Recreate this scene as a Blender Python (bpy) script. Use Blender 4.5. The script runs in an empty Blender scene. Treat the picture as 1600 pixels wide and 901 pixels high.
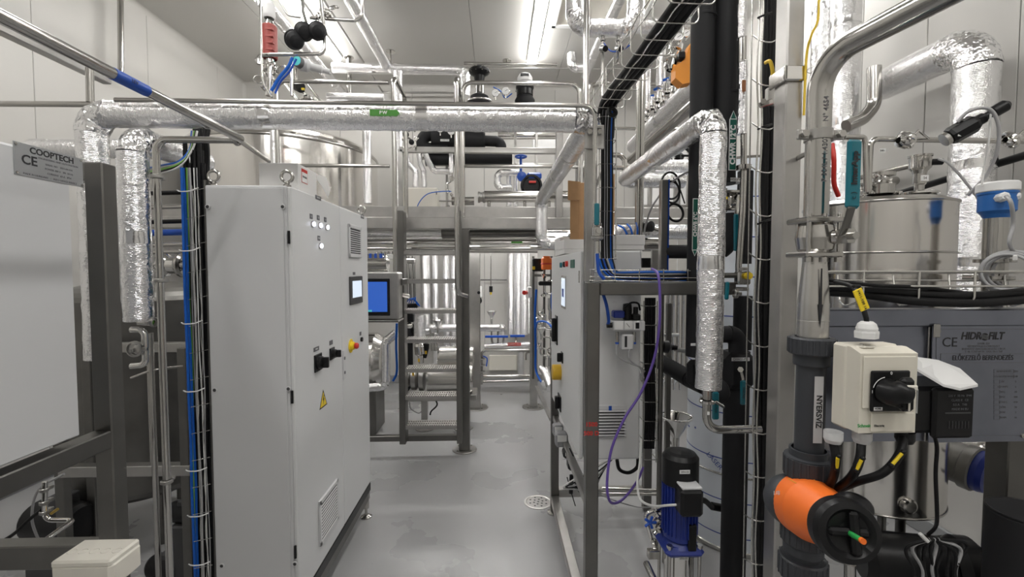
import bpy, math, random
from mathutils import Vector, Matrix, Euler, noise
random.seed(7)
sc = bpy.context.scene
# ---------------------------------------------------------------- camera
EYE = Vector((0, 0, 1.85)); F = 700.0
cam_d = bpy.data.cameras.new('camera'); cam = bpy.data.objects.new('camera', cam_d)
sc.collection.objects.link(cam); sc.camera = cam
cam_d.sensor_width = 36; cam_d.lens = F / 1600 * 36; cam_d.clip_start = 0.02
cam.location = EYE
cam.rotation_euler = (math.radians(90 - 2.41), 0, math.radians(-1.964))
RM = Euler(cam.rotation_euler).to_matrix()
# ---------------------------------------------------------------- world, lights, exposure
sc.view_settings.view_transform = 'Standard'; sc.view_settings.look = 'None'
sc.view_settings.gamma = 1; sc.view_settings.use_curve_mapping = False
sc.view_settings.exposure = 1.8
w = bpy.data.worlds.new('world'); sc.world = w; w.use_nodes = True
w.node_tree.nodes['Background'].inputs[0].default_value = (0.8, 0.85, 0.9, 1)
w.node_tree.nodes['Background'].inputs[1].default_value = 0.3
CEIL = 4.8; XL, XR, YB, YN = -4.0, 3.0, 7.36, -2.2
LAMP_E = 16.0
LAMPS = [(0.5, 5.65), (-2.2, 5.65), (-2.2, 2.7), (0.5, 2.7), (-2.2, -0.2), (0.5, -0.2), (1.7, -1.1), (2.3, 4.4)]
# ---------------------------------------------------------------- pixel helpers (find a real point on a plane)
def ray(px, py):
    return RM @ Vector(((px - 800) / F, -(py - 450.5) / F, -1))
def at(px, py, Y):
    d = ray(px, py); return EYE + d * (Y / d.y)
def atx(px, py, X):
    d = ray(px, py); return EYE + d * (X / d.x)
def atz(px, py, Z):
    d = ray(px, py); return EYE + d * ((Z - EYE.z) / d.z)
def prj(p):
    q = RM.transposed() @ (Vector(p) - EYE)
    return 800 + F * q.x / -q.z, 450.5 - F * q.y / -q.z
def rt(start, *cmd):
    """orthogonal route: start pixel and depth, then moves 'x',px  'z',py  'y',depth  'p',(px,py,depth)"""
    p = at(*start) if isinstance(start, tuple) else Vector(start); out = [p.copy()]
    for k, v in zip(cmd[::2], cmd[1::2]):
        p = p.copy()
        if k == 'y': p.y = v
        elif k == 'p': p = at(*v)
        elif k == 'Z': p.z = v
        elif k == 'X': p.x = v
        else:
            for _ in range(4):
                a, b = prj(p)
                if k == 'x': p.x = at(v, b, p.y).x
                else: p.z = at(a, v, p.y).z
        out.append(p)
    return out
def fillet(pts, R, n=6):
    pts = [Vector(p) for p in pts]; out = [pts[0]]
    for i in range(1, len(pts) - 1):
        a, b, c = pts[i - 1], pts[i], pts[i + 1]
        u, v = (a - b), (c - b); lu, lv = u.length, v.length
        if lu < 1e-6 or lv < 1e-6: continue
        u.normalize(); v.normalize(); ang = u.angle(v, math.pi)
        if ang > math.pi - 0.02: out.append(b); continue
        t = min(R / math.tan(ang / 2), lu * .48, lv * .48); r = t * math.tan(ang / 2)
        bis = (u + v).normalized(); cen = b + bis * (r / math.sin(ang / 2))
        s, e = b + u * t - cen, b + v * t - cen
        tot = s.angle(e); ax = s.cross(e).normalized()
        for k in range(n + 1):
            out.append(cen + Matrix.Rotation(tot * k / n, 3, ax) @ s)
    out.append(pts[-1]); return out
def smooth_path(pts, n=8):
    pts = [Vector(p) for p in pts]
    P = [pts[0] * 2 - pts[1]] + pts + [pts[-1] * 2 - pts[-2]]; out = []
    for i in range(1, len(P) - 2):
        a, b, c, d = P[i - 1:i + 3]
        for k in range(n):
            t = k / n
            out.append(.5 * ((2 * b) + (c - a) * t + (2 * a - 5 * b + 4 * c - d) * t * t + (3 * b - a - 3 * c + d) * t ** 3))
    out.append(pts[-1]); return out
def px_path(l): return smooth_path([at(*p) for p in l])
# ---------------------------------------------------------------- mesh builder
class MB:
    def __init__(s): s.v = []; s.f = []; s.sm = []; s.uv = []
    def add(s, vs, fs, smooth=False, uvs=None):
        o = len(s.v); s.v += [tuple(v) for v in vs]
        for i, f in enumerate(fs):
            s.f.append(tuple(o + k for k in f)); s.sm.append(smooth)
            s.uv.append(uvs[i] if uvs else [(0, 0)] * len(f))
        return s
    def box(s, lo, hi, c=0.0, M=None):
        """box between two corners, optional chamfer c, optional matrix"""
        lo, hi = Vector(lo), Vector(hi)
        l = Vector(map(min, lo, hi)); h = Vector(map(max, lo, hi))
        c = min(c, *[(h[i] - l[i]) * .45 for i in range(3)])
        if c <= 0:
            vs = [Vector((x, y, z)) for x in (l.x, h.x) for y in (l.y, h.y) for z in (l.z, h.z)]
            fs = [(0, 1, 3, 2), (4, 6, 7, 5), (0, 4, 5, 1), (2, 3, 7, 6), (0, 2, 6, 4), (1, 5, 7, 3)]
        else:
            vs = []; idx = {}
            for sx in (0, 1):
                for sy in (0, 1):
                    for sz in (0, 1):
                        for ax in range(3):
                            p = Vector((h.x if sx else l.x, h.y if sy else l.y, h.z if sz else l.z))
                            sg = (sx, sy, sz)
                            for k in range(3):
                                if k != ax: p[k] += -c if sg[k] else c
                            idx[(sx, sy, sz, ax)] = len(vs); vs.append(p)
            fs = []
            for ax in range(3):
                o1, o2 = [(1, 2), (2, 0), (0, 1)][ax]
                for sgn in (0, 1):
                    q = []
                    for a, b in ((0, 0), (1, 0), (1, 1), (0, 1)):
                        k = [0, 0, 0]; k[ax] = sgn; k[o1] = a; k[o2] = b; q.append(idx[(*k, ax)])
                    fs.append(tuple(q if sgn else q[::-1]))
                for a in (0, 1):
                    for b in (0, 1):
                        k0 = [0, 0, 0]; k0[o1] = a; k0[o2] = b; k1 = k0[:]; k1[ax] = 1
                        q = (idx[(*k0, o1)], idx[(*k1, o1)], idx[(*k1, o2)], idx[(*k0, o2)])
                        fs.append(q if (a == b) else q[::-1])
            for sx in (0, 1):
                for sy in (0, 1):
                    for sz in (0, 1):
                        q = tuple(idx[(sx, sy, sz, k)] for k in range(3))
                        fs.append(q if (sx + sy + sz) % 2 else q[::-1])
        if M is not None: vs = [M @ v for v in vs]
        return s.add(vs, fs)
    def cyl(s, p0, p1, r, r1=None, seg=20, smooth=True, caps=True):
        return s.tube([p0, p1], r, seg, smooth=smooth, caps=caps, rr=[r, r if r1 is None else r1])
    def tube(s, pts, r, seg=12, smooth=True, caps=True, rr=None, jit=0, step=0, closed=False, twist=0):
        pts = [Vector(p) for p in pts]
        if step:
            q = [pts[0]]
            for a, b in zip(pts, pts[1:]):
                n = max(1, int((b - a).length / step))
                q += [a.lerp(b, k / n) for k in range(1, n + 1)]
            pts = q
        n = len(pts); T = []
        for i in range(n):
            if closed: t = pts[(i + 1) % n] - pts[i - 1]
            else: t = pts[min(i + 1, n - 1)] - pts[max(i - 1, 0)]
            T.append(t.normalized())
        ref = Vector((0, 0, 1)) if abs(T[0].z) < .9 else Vector((1, 0, 0))
        u = T[0].cross(ref).normalized(); vs = []; L = 0; Ls = []
        for i in range(n):
            u = (u - T[i] * u.dot(T[i])).normalized(); v = T[i].cross(u)
            if i: L += (pts[i] - pts[i - 1]).length
            Ls.append(L); ri = rr[i] if rr else r
            for k in range(seg):
                a = math.tau * (k + twist) / seg; d = u * math.cos(a) + v * math.sin(a); p = pts[i] + d * ri
                if jit:
                    p += d * jit * (noise.noise(p * 22) * 1.1 + noise.noise(p * 60) * .6)
                vs.append(p)
        fs = []; uv = []; R = r if not rr else max(rr)
        for i in range(n if closed else n - 1):
            j = (i + 1) % n
            for k in range(seg):
                l = (k + 1) % seg
                fs.append((i * seg + k, j * seg + k, j * seg + l, i * seg + l))
                c0, c1 = math.tau * R * k / seg, math.tau * R * (k + 1) / seg
                l1 = Ls[j] if j > i else Ls[i] + .01
                uv.append([(Ls[i], c0), (l1, c0), (l1, c1), (Ls[i], c1)])
        s.add(vs, fs, smooth, uv)
        if caps and not closed:
            s.add(vs[:seg], [tuple(range(seg))]); s.add(vs[-seg:], [tuple(range(seg))[::-1]])
        return s
    def lathe(s, base, axis, prof, seg=28, smooth=True, arc=1.0):
        """prof: (radius, height) along axis from base"""
        base = Vector(base); ax = Vector(axis).normalized()
        ref = Vector((0, 0, 1)) if abs(ax.z) < .9 else Vector((1, 0, 0))
        u = ax.cross(ref).normalized(); v = ax.cross(u); n = len(prof)
        # split hard corners: each band has its own rings
        for (r0, h0), (r1, h1) in zip(prof, prof[1:]):
            vs = []; 
            for r, h in ((r0, h0), (r1, h1)):
                for k in range(seg):
                    a = math.tau * k / seg
                    vs.append(base + ax * h + (u * math.cos(a) + v * math.sin(a)) * max(r, 1e-5))
            R = max(r0, r1)
            fs = [(k, (k + 1) % seg, seg + (k + 1) % seg, seg + k) for k in range(seg)]
            uv = [[(h0, math.tau * R * k / seg), (h0, math.tau * R * (k + 1) / seg), (h1, math.tau * R * (k + 1) / seg), (h1, math.tau * R * k / seg)] for k in range(seg)]
            s.add(vs, fs, smooth, uv)
        return s
    def ball(s, c, r, sc_=(1, 1, 1), M=None, seg=20, ring=12):
        vs = []; fs = []
        for i in range(ring + 1):
            t = math.pi * i / ring
            for k in range(seg):
                a = math.tau * k / seg
                p = Vector((math.sin(t) * math.cos(a) * sc_[0], math.sin(t) * math.sin(a) * sc_[1], math.cos(t) * sc_[2])) * r
                vs.append((M @ p if M is not None else p) + Vector(c))
        for i in range(ring):
            for k in range(seg):
                l = (k + 1) % seg; fs.append((i * seg + k, (i + 1) * seg + k, (i + 1) * seg + l, i * seg + l))
        return s.add(vs, fs, True)
    def ring(s, c, axis, R, r, seg=28, ts=8, flat=None):
        ax = Vector(axis).normalized(); ref = Vector((0, 0, 1)) if abs(ax.z) < .9 else Vector((1, 0, 0))
        u = ax.cross(ref).normalized(); v = ax.cross(u)
        return s.tube([Vector(c) + (u * math.cos(math.tau * k / seg) + v * math.sin(math.tau * k / seg)) * R for k in range(seg)], r, ts, closed=True)
    def prism(s, poly, o, u, v, d):
        """polygon (2D) in plane o + a*u + b*v extruded by vector d"""
        o, u, v, d = map(Vector, (o, u, v, d)); n = len(poly)
        A = [o + u * a + v * b for a, b in poly]; B = [p + d for p in A]
        flip = u.cross(v).dot(d) < 0
        fs = [tuple(range(n))[::-1], tuple(range(n, 2 * n))] + [(i, (i + 1) % n, n + (i + 1) % n, n + i) for i in range(n)]
        if flip: fs = [f[::-1] for f in fs]
        return s.add(A + B, fs)
    def quad(s, a, b, c, d): return s.add([a, b, c, d], [(0, 1, 2, 3)], uvs=[[(0, 0), (1, 0), (1, 1), (0, 1)]])
    def beam(s, p0, p1, w, h, c=.003, up=(0, 0, 1)):
        """square section between two points; w across, h along up"""
        p0, p1 = Vector(p0), Vector(p1); t = (p1 - p0); L = t.length; t.normalize()
        upv = Vector(up)
        if abs(t.dot(upv)) > .95: upv = Vector((0, 1, 0))
        a = t.cross(upv).normalized(); b = a.cross(t)
        M = Matrix.Translation(p0) @ Matrix((a, t, b)).transposed().to_4x4()
        return s.box((-w / 2, 0, -h / 2), (w / 2, L, h / 2), c, M)
    def mesh(s, name, mat):
        me = bpy.data.meshes.new(name); me.from_pydata(s.v, [], s.f); me.update()
        me.polygons.foreach_set('use_smooth', s.sm)
        ul = me.uv_layers.new(name='UVMap'); flat = []
        for u in s.uv:
            for a in u: flat += [a[0], a[1]]
        ul.data.foreach_set('uv', flat)
        me.materials.append(mat)
        return me
# ---------------------------------------------------------------- objects
WLOC = {}; ROOTS = []; KIDS = {}
def link(o): sc.collection.objects.link(o); return o
def tag(o, label=None, cat=None, group=None, kind=None):
    if label: o['label'] = label
    if cat: o['category'] = cat
    if group: o['group'] = group
    if kind: o['kind'] = kind
    return o
def thing(name, label, cat, group=None):
    o = link(bpy.data.objects.new(name, None)); o.empty_display_size = .05
    tag(o, label, cat, group); KIDS[o] = []; ROOTS.append(o); return o
def centre(me, base=False):
    xs = [v.co for v in me.vertices]
    lo = Vector([min(p[i] for p in xs) for i in range(3)]); hi = Vector([max(p[i] for p in xs) for i in range(3)])
    c = (lo + hi) / 2
    if base: c.z = lo.z
    me.transform(Matrix.Translation(-c)); return c
def part(parent, name, mb, mat, label=None, kind=None):
    me = mb.mesh(name, M_[mat]) if isinstance(mb, MB) else mb
    o = link(bpy.data.objects.new(name, me)); WLOC[o] = centre(me)
    o.parent = parent; KIDS.setdefault(parent, []).append(o)
    if label: o['label'] = label
    if kind: o['kind'] = kind
    return o
def part_copy(src, parent, loc):
    o = src.copy(); link(o); o.parent = parent; WLOC[o] = Vector(loc); KIDS.setdefault(parent, []).append(o); return o
def solo(name, mb, mat, label=None, cat=None, group=None, kind=None):
    me = mb.mesh(name, M_[mat]) if isinstance(mb, MB) else mb
    o = link(bpy.data.objects.new(name, me)); c = centre(me, True); o.location = c; WLOC[o] = c
    tag(o, label, cat, group, kind); KIDS.setdefault(o, []); return o
def clone(root, off, label, group=None):
    """copy of a finished thing, moved by off, with its parts and sub-parts"""
    off = Vector(off)
    r = root.copy(); link(r); r['label'] = label
    if group: r['group'] = group
    KIDS[r] = []
    if root in WLOC: WLOC[r] = WLOC[root] + off; r.location = WLOC[r]
    if root in ROOTS: ROOTS.append(r)
    def rec(a, b):
        for ch in KIDS.get(a, []):
            c = ch.copy(); link(c); c.parent = b; WLOC[c] = WLOC[ch] + off; KIDS.setdefault(b, []).append(c); KIDS[c] = []; rec(ch, c)
    rec(root, r); return r
def finish():
    for r in ROOTS:
        ks = KIDS[r]; lo = Vector((1e9,) * 3); hi = -lo
        for k in ks:
            for c in k.bound_box:
                p = Vector(c) + WLOC[k]
                lo = Vector(map(min, lo, p)); hi = Vector(map(max, hi, p))
        b = (lo + hi) / 2; b.z = lo.z; WLOC[r] = b; r.location = b
    def rec(o):
        for k in KIDS.get(o, []):
            k.location = WLOC[k] - WLOC[o]; rec(k)
    for o in list(KIDS):
        if o.parent is None: rec(o)
_tc = {}
def text_mb(body, c, u, v, size, depth=.0006, spacing=1.0, squeeze=1.0, bold=0.0):
    """flat lettering centred at c, reading along u, upright along v"""
    cu = bpy.data.curves.new('t', 'FONT'); cu.body = body; cu.size = size; cu.align_x = 'CENTER'; cu.align_y = 'CENTER'
    cu.extrude = depth / 2; cu.space_character = spacing; cu.resolution_u = 3; cu.offset = bold * size
    o = bpy.data.objects.new('t', cu); link(o); dg = bpy.context.evaluated_depsgraph_get()
    me = bpy.data.meshes.new_from_object(o.evaluated_get(dg))
    bpy.data.objects.remove(o)
    u = Vector(u).normalized(); v = Vector(v).normalized(); n = u.cross(v)
    M = Matrix.Translation(Vector(c)) @ Matrix((u * squeeze, v, n)).transposed().to_4x4()
    me.transform(M); return me
def lettering(parent, body, c, u, v, size, mat='ink', name='lettering', **k):
    me = text_mb(body, c, u, v, size, **k)
    if not me.vertices: return
    me.materials.clear(); me.materials.append(M_[mat]); me.name = name
    return part(parent, name, me, mat)
# ---------------------------------------------------------------- materials
M_ = {}
def mat(name, col, rough=.5, metal=0.0, emit=None, es=1.0, bump=None, spec=.5, coat=0, alpha=None, var=None, aniso=0, uv=False, rvar=0):
    m = bpy.data.materials.new(name); m.use_nodes = True; nt = m.node_tree; N = nt.nodes; L = nt.links
    b = N['Principled BSDF']; b.inputs['Base Color'].default_value = (*col, 1)
    b.inputs['Roughness'].default_value = rough; b.inputs['Metallic'].default_value = metal
    b.inputs['Specular IOR Level'].default_value = spec; b.inputs['Coat Weight'].default_value = coat
    if emit: b.inputs['Emission Color'].default_value = (*emit, 1); b.inputs['Emission Strength'].default_value = es
    if aniso: b.inputs['Anisotropic'].default_value = aniso
    tc = N.new('ShaderNodeTexCoord'); gp = N.new('ShaderNodeNewGeometry')
    src = tc.outputs['UV'] if uv else gp.outputs['Position']
    if var or rvar:
        vs, va = var[0] if var else 3, var[1] if var else 0
        mp = N.new('ShaderNodeMapping'); mp.inputs['Scale'].default_value = var[2] if var and len(var) > 2 else (1, 1, 1)
        L.new(src, mp.inputs[0])
        nz = N.new('ShaderNodeTexNoise'); nz.inputs['Scale'].default_value = vs; nz.inputs['Detail'].default_value = 5
        L.new(mp.outputs[0], nz.inputs['Vector'])
        if va:
            mx = N.new('ShaderNodeMixRGB'); mx.blend_type = 'MULTIPLY'; mx.inputs[0].default_value = 1
            mr = N.new('ShaderNodeMapRange'); mr.inputs[1].default_value = .3; mr.inputs[2].default_value = .7; mr.inputs[3].default_value = 1 - va; mr.inputs[4].default_value = 1 + va * .3
            L.new(nz.outputs[0], mr.inputs[0]); mx.inputs[1].default_value = (*col, 1); L.new(mr.outputs[0], mx.inputs[2]); L.new(mx.outputs[0], b.inputs['Base Color'])
        if rvar:
            m2 = N.new('ShaderNodeMapRange'); m2.inputs[1].default_value = .3; m2.inputs[2].default_value = .7
            m2.inputs[3].default_value = rough - rvar; m2.inputs[4].default_value = rough + rvar
            L.new(nz.outputs[0], m2.inputs[0]); L.new(m2.outputs[0], b.inputs['Roughness'])
    if bump:
        last = None
        for kind, scale, strength, dist, msc in bump:
            mp = N.new('ShaderNodeMapping'); mp.inputs['Scale'].default_value = msc
            L.new(tc.outputs['UV'] if kind.startswith('uv') else gp.outputs['Position'], mp.inputs[0])
            k = kind.replace('uv', '')
            if k == 'noise':
                t = N.new('ShaderNodeTexNoise'); t.inputs['Scale'].default_value = scale; t.inputs['Detail'].default_value = 4
                out = t.outputs[0]
            elif k == 'ridge':
                t = N.new('ShaderNodeTexNoise'); t.noise_type = 'RIDGED_MULTIFRACTAL'; t.inputs['Scale'].default_value = scale; t.inputs['Detail'].default_value = 3
                t.inputs['Distortion'].default_value = .4; out = t.outputs[0]
            elif k == 'vor':
                t = N.new('ShaderNodeTexVoronoi'); t.inputs['Scale'].default_value = scale; out = t.outputs['Distance']
            else:
                t = N.new('ShaderNodeTexWave'); t.bands_direction = 'X'; t.inputs['Scale'].default_value = scale
                t.inputs['Distortion'].default_value = .6; t.inputs['Detail'].default_value = 1; out = t.outputs[0]
            L.new(mp.outputs[0], t.inputs['Vector'])
            bp = N.new('ShaderNodeBump'); bp.inputs['Strength'].default_value = strength; bp.inputs['Distance'].default_value = dist
            L.new(out, bp.inputs['Height'])
            if last: L.new(last.outputs[0], bp.inputs['Normal'])
            last = bp
        L.new(last.outputs[0], b.inputs['Normal'])
    M_[name] = m; return m
I3 = (1, 1, 1)
mat('wall', (.53, .518, .495), .42, var=(.8, .05), spec=.4)
mat('ceiling', (.50, .49, .47), .45, spec=.4)
mat('floor', (.36, .36, .365), .3, var=(1.1, .12), rvar=.08, bump=[('noise', 60, .08, .002, I3)])
mat('cove', (.25, .255, .26), .4)
mat('foil', (.93, .93, .94), .22, 1, bump=[('uvwave', 48, .55, .0014, (1, 1, 1)), ('ridge', 30, .75, .007, I3), ('ridge', 90, .8, .003, I3), ('noise', 160, .5, .0016, I3)])
mat('foil_crumpled', (.93, .93, .94), .19, 1, bump=[('ridge', 20, 1, .022, I3), ('ridge', 60, .9, .007, I3)])
mat('foil_tape', (.95, .95, .96), .16, 1, bump=[('noise', 60, .35, .002, I3)])
mat('steel', (.52, .507, .485), .17, 1, bump=[('uvnoise', 40, .06, .001, (.4, 12, 1))], rvar=.05)
mat('steel_satin', (.46, .45, .435), .36, 1, var=(9, .12), bump=[('noise', 90, .05, .001, I3)])
mat('steel_dark', (.20, .195, .185), .38, 1, var=(6, .15), bump=[('noise', 80, .06, .001, I3)])
mat('steel_mirror', (.72, .71, .69), .09, 1)
mat('steel_brushed', (.62, .605, .58), .25, 1, aniso=.6, uv=True, bump=[('uvnoise', 60, .12, .0006, (.3, 14, 1))])
mat('tank_steel', (.74, .72, .69), .16, 1, uv=True, bump=[('uvnoise', 4, .4, .014, (.05, 1, 1)), ('uvnoise', 60, .05, .0006, (14, .4, 1))])
mat('tank_film', (.72, .76, .82), .35, .2, bump=[('noise', 12, .08, .01, I3)])
mat('plate_steel', (.27, .285, .34), .3, 1, var=(5, .2), bump=[('noise', 40, .05, .001, I3)])
mat('wire', (.66, .65, .62), .25, 1)
mat('powder_grey', (.57, .575, .585), .5, bump=[('noise', 420, .10, .0006, I3)], spec=.35)
mat('powder_light', (.64, .645, .65), .42, bump=[('noise', 420, .06, .0005, I3)])
mat('dark_grey', (.055, .055, .058), .5)
mat('mid_grey', (.25, .25, .26), .5)
mat('light_grey', (.6, .6, .61), .45)
mat('rubber', (.015, .015, .017), .66, spec=.3, bump=[('noise', 60, .12, .002, I3)])
mat('black', (.008, .008, .009), .36, spec=.3)
mat('cable_black', (.007, .007, .008), .5, spec=.25)
mat('cable_grey', (.38, .38, .39), .45)
mat('cable_white', (.7, .7, .69), .45)
mat('blue', (.01, .075, .42), .35)
mat('cable_blue', (.01, .11, .50), .4, spec=.3)
mat('cable_green', (.2, .5, .07), .4)
mat('cable_yellow', (.8, .55, .05), .4)
mat('purple', (.12, .07, .33), .4)
mat('pump_blue', (.012, .03, .23), .35)
mat('trans_blue', (.02, .13, .42), .35)
mat('teal', (.0, .14, .185), .32, coat=.3)
mat('orange', (.86, .17, .02), .45)
mat('orange_act', (.75, .28, .03), .4)
mat('brown', (.33, .13, .05), .6)
mat('red', (.6, .03, .02), .4)
mat('dull_red', (.36, .07, .06), .45)
mat('green', (.03, .35, .08), .4)
mat('tag_green', (.08, .30, .05), .4)
mat('label_green', (.0, .10, .07), .4)
mat('yellow', (.85, .62, .02), .4)
mat('amber', (.62, .38, .02), .4)
mat('white', (.8, .8, .8), .4)
mat('paper', (.75, .75, .74), .6)
mat('beige', (.70, .665, .58), .42)
mat('cream', (.72, .69, .62), .45)
mat('pvc', (.045, .048, .055), .4, spec=.35)
mat('pvc_label', (.3, .31, .34), .4)
mat('cardboard', (.42, .245, .12), .75, var=(20, .08))
mat('carton_white', (.70, .69, .68), .6)
mat('ink', (.015, .015, .018), .5)
mat('ink_grey', (.12, .12, .13), .5)
mat('blue_line', (.04, .08, .35), .5)
mat('alu_plate', (.38, .39, .40), .38, .6)
mat('brass', (.6, .42, .12), .3, 1)
mat('screen_blue', (.01, .03, .2), .2, emit=(.025, .09, .36), es=.32)
mat('screen_lit', (.4, .45, .5), .2, emit=(.55, .63, .75), es=.28)
mat('lamp_on', (.9, .9, 1), .3, emit=(.75, .8, 1), es=2.2)
mat('lamp_added_fill', (1, 1, 1), .3, emit=(1, .985, .95), es=18)
mat('lamp_tube', (1, 1, 1), .3, emit=(1, .985, .95), es=LAMP_E)
mat('cyan_light', (.1, .6, .6), .3, emit=(.1, .5, .55), es=.1)
# ---------------------------------------------------------------- generic builders
def segs(pts, R, n=8):
    """split a route into straights and arcs"""
    pts = [Vector(p) for p in pts]; out = []; cur = pts[0]
    for i in range(1, len(pts) - 1):
        f = fillet([pts[i - 1], pts[i], pts[i + 1]], R, n)
        if len(f) < 4: continue
        arc = f[1:-1]; out.append(('s', [cur, arc[0]])); out.append(('a', arc)); cur = arc[-1]
    out.append(('s', [cur, pts[-1]])); return out
def foil_pipe(label, pts, r, R=None, cat='pipe', name='insulated_pipe', seg=28, jit=.003, group=None, bands=True, caps=True):
    t = thing(name, label, cat, group); R = R or r * 1.6
    for k, p in segs(pts, R):
        if k == 's':
            if (p[1] - p[0]).length < .01: continue
            part(t, 'pipe_section', MB().tube(p, r, seg, jit=jit, step=.03), 'foil')
            L = (p[1] - p[0]).length; d = (p[1] - p[0]).normalized()
            if bands and L > .5:
                for q in range(1, int(L / .7) + 1):
                    c = p[0] + d * (L * q / (int(L / .7) + 1))
                    part(t, 'tape_band', MB().tube([c - d * .025, c + d * .025], r * 1.012, seg, caps=False, jit=jit, step=.012), 'foil_tape')
        else:
            part(t, 'elbow', MB().tube(p, r * 1.02, seg, jit=jit * 2.2, step=.014), 'foil_crumpled')
    return t
def pipe(label, pts, r, mat_='steel', R=None, cat='pipe', name='pipe', seg=14, group=None, welds=False):
    b = MB().tube(fillet(pts, R or r * 3, 7), r, seg)
    return solo(name, b, mat_, label, cat, group)
def cable(label, pts, r, mat_='cable_black', seg=8, cat='cable', name='cable', group=None):
    return solo(name, MB().tube(pts, r, seg), mat_, label, cat, group)
def clamp(parent, c, axis, R, name='clamp', m='steel_satin'):
    ax = Vector(axis).normalized(); c = Vector(c)
    ref = Vector((0, 0, 1)) if abs(ax.z) < .9 else Vector((1, 0, 0)); s = ax.cross(ref).normalized()
    b = MB().lathe(c - ax * .008, ax, [(R, 0), (R * 1.25, .003), (R * 1.25, .013), (R, .016)], 20)
    b.cyl(c + s * R * 1.2 - ax * .0, c + s * (R * 1.2 + .022), .006, seg=8)
    b.box(c + s * (R * 1.2 + .01) - Vector((.008, .008, .008)), c + s * (R * 1.2 + .01) + Vector((.008, .008, .008)), .002)
    return part(parent, name, b, m)
def gauge(label, c, R, n=(0, -1, 0), group=None):
    t = thing('pressure_gauge', label, 'gauge', group); n = Vector(n).normalized(); c = Vector(c)
    part(t, 'case', MB().lathe(c - n * .02, n, [(0, 0), (R, 0), (R, .024), (R * .9, .027), (R * .88, .022)], 24), 'steel_mirror')
    part(t, 'dial', MB().lathe(c - n * .02, n, [(R * .9, .0235), (0, .0236)], 24), 'white')
    ref = Vector((0, 0, 1)); s = n.cross(ref).normalized()
    part(t, 'needle', MB().beam(c + n * .005 - s * R * .5 + ref * R * .3, c + n * .005 + s * R * .2 - ref * R * .1, .003, .002, 0, up=n), 'ink')
    part(t, 'stem', MB().cyl(c - n * .008 - ref * R * 1.7, c - n * .008 - ref * R * .9, R * .22, seg=8), 'steel')
    return t
# ================================================================ SETTING
def plain(name, lo, hi, m, c=0): return solo(name, MB().box(lo, hi, c), m, kind='structure')
plain('floor', (XL - .1, YN, -.1), (XR + .1, YB + .1, 0), 'floor')
def panelled(name, lo, hi, axis, width, off, m, th=.02, inner=1):
    """backing slab with proud panels; axis = direction of the panel rhythm"""
    lo, hi = Vector(lo), Vector(hi)
    s = plain(name, lo, hi, 'cove'); WLOC[s] = s.location.copy()
    a = lo[axis] - width + (off % width); base = None
    n = 1 if axis != 1 or name.startswith('ceiling') else 0
    while a < hi[axis]:
        p, q = lo.copy(), hi.copy(); p[axis] = max(a + .0025, lo[axis]); q[axis] = min(a + width - .0025, hi[axis])
        if q[axis] - p[axis] > .02:
            if name == 'wall_left': p.x, q.x = hi.x, hi.x + th
            if name == 'wall_right': p.x, q.x = lo.x - th, lo.x
            if name == 'wall_back': p.y, q.y = lo.y - th, lo.y
            if name == 'wall_front': p.y, q.y = hi.y, hi.y + th
            if name == 'ceiling': p.z, q.z = lo.z - th, lo.z
            part(s, 'ceiling_panel' if name == 'ceiling' else 'wall_panel', MB().box(p, q, .003), m)
        a += width
    return s
panelled('wall_left', (XL - .12, YN, 0), (XL - .02, YB, CEIL), 1, 1.3, 1.09 + .0, 'wall')
panelled('wall_right', (XR + .02, YN, 0), (XR + .12, YB, CEIL), 1, .56, .25, 'wall')
panelled('wall_back', (XL, YB + .02, 0), (XR, YB + .12, CEIL), 0, 1.15, .35, 'wall')
panelled('wall_front', (XL, YN - .12, 0), (XR, YN - .02, CEIL), 0, 1.15, .2, 'wall')
panelled('ceiling', (XL, YN, CEIL + .02), (XR, YB, CEIL + .1), 0, 1.24, .0 + 1.215, 'ceiling')
# coved trims: floor skirting, wall to ceiling coves
for nm, p0, p1, iy in (('baseboard_left', (XL, YN), (XL, YB), 0), ('baseboard_back', (XL, YB), (XR, YB), 1), ('baseboard_right', (XR, YN), (XR, YB), 2)):
    x0, y0 = p0; x1, y1 = p1
    if iy == 0: plain(nm, (x0, y0, 0), (x0 + .025, y1, .12), 'cove', .008)
    if iy == 1: plain(nm, (x0, y0 - .025, 0), (x1, y0, .12), 'cove', .008)
    if iy == 2: plain(nm, (x0 - .025, y0, 0), (x0, y1, .12), 'cove', .008)
def cove(name, p0, p1, n1, n2):
    p0, p1, n1, n2 = map(Vector, (p0, p1, n1, n2)); w_ = .05
    b = MB(); P = [(0, 0)] + [(w_ * (1 - math.sin(a)), w_ * (1 - math.cos(a))) for a in [math.pi / 2 * k / 6 for k in range(7)]]
    b.prism(P, p0, n1, n2, p1 - p0); solo(name, b, 'wall', kind='structure')
cove('trim_1', (XL, YN, CEIL), (XL, YB, CEIL), (1, 0, 0), (0, 0, -1))
cove('trim_2', (XL, YB, CEIL), (XR, YB, CEIL), (0, -1, 0), (0, 0, -1))
cove('trim_3', (XR, YN, CEIL), (XR, YB, CEIL), (-1, 0, 0), (0, 0, -1))
cove('trim_4', (XL, YB, 0), (XL, YB, CEIL), (1, 0, 0), (0, -1, 0))
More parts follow.
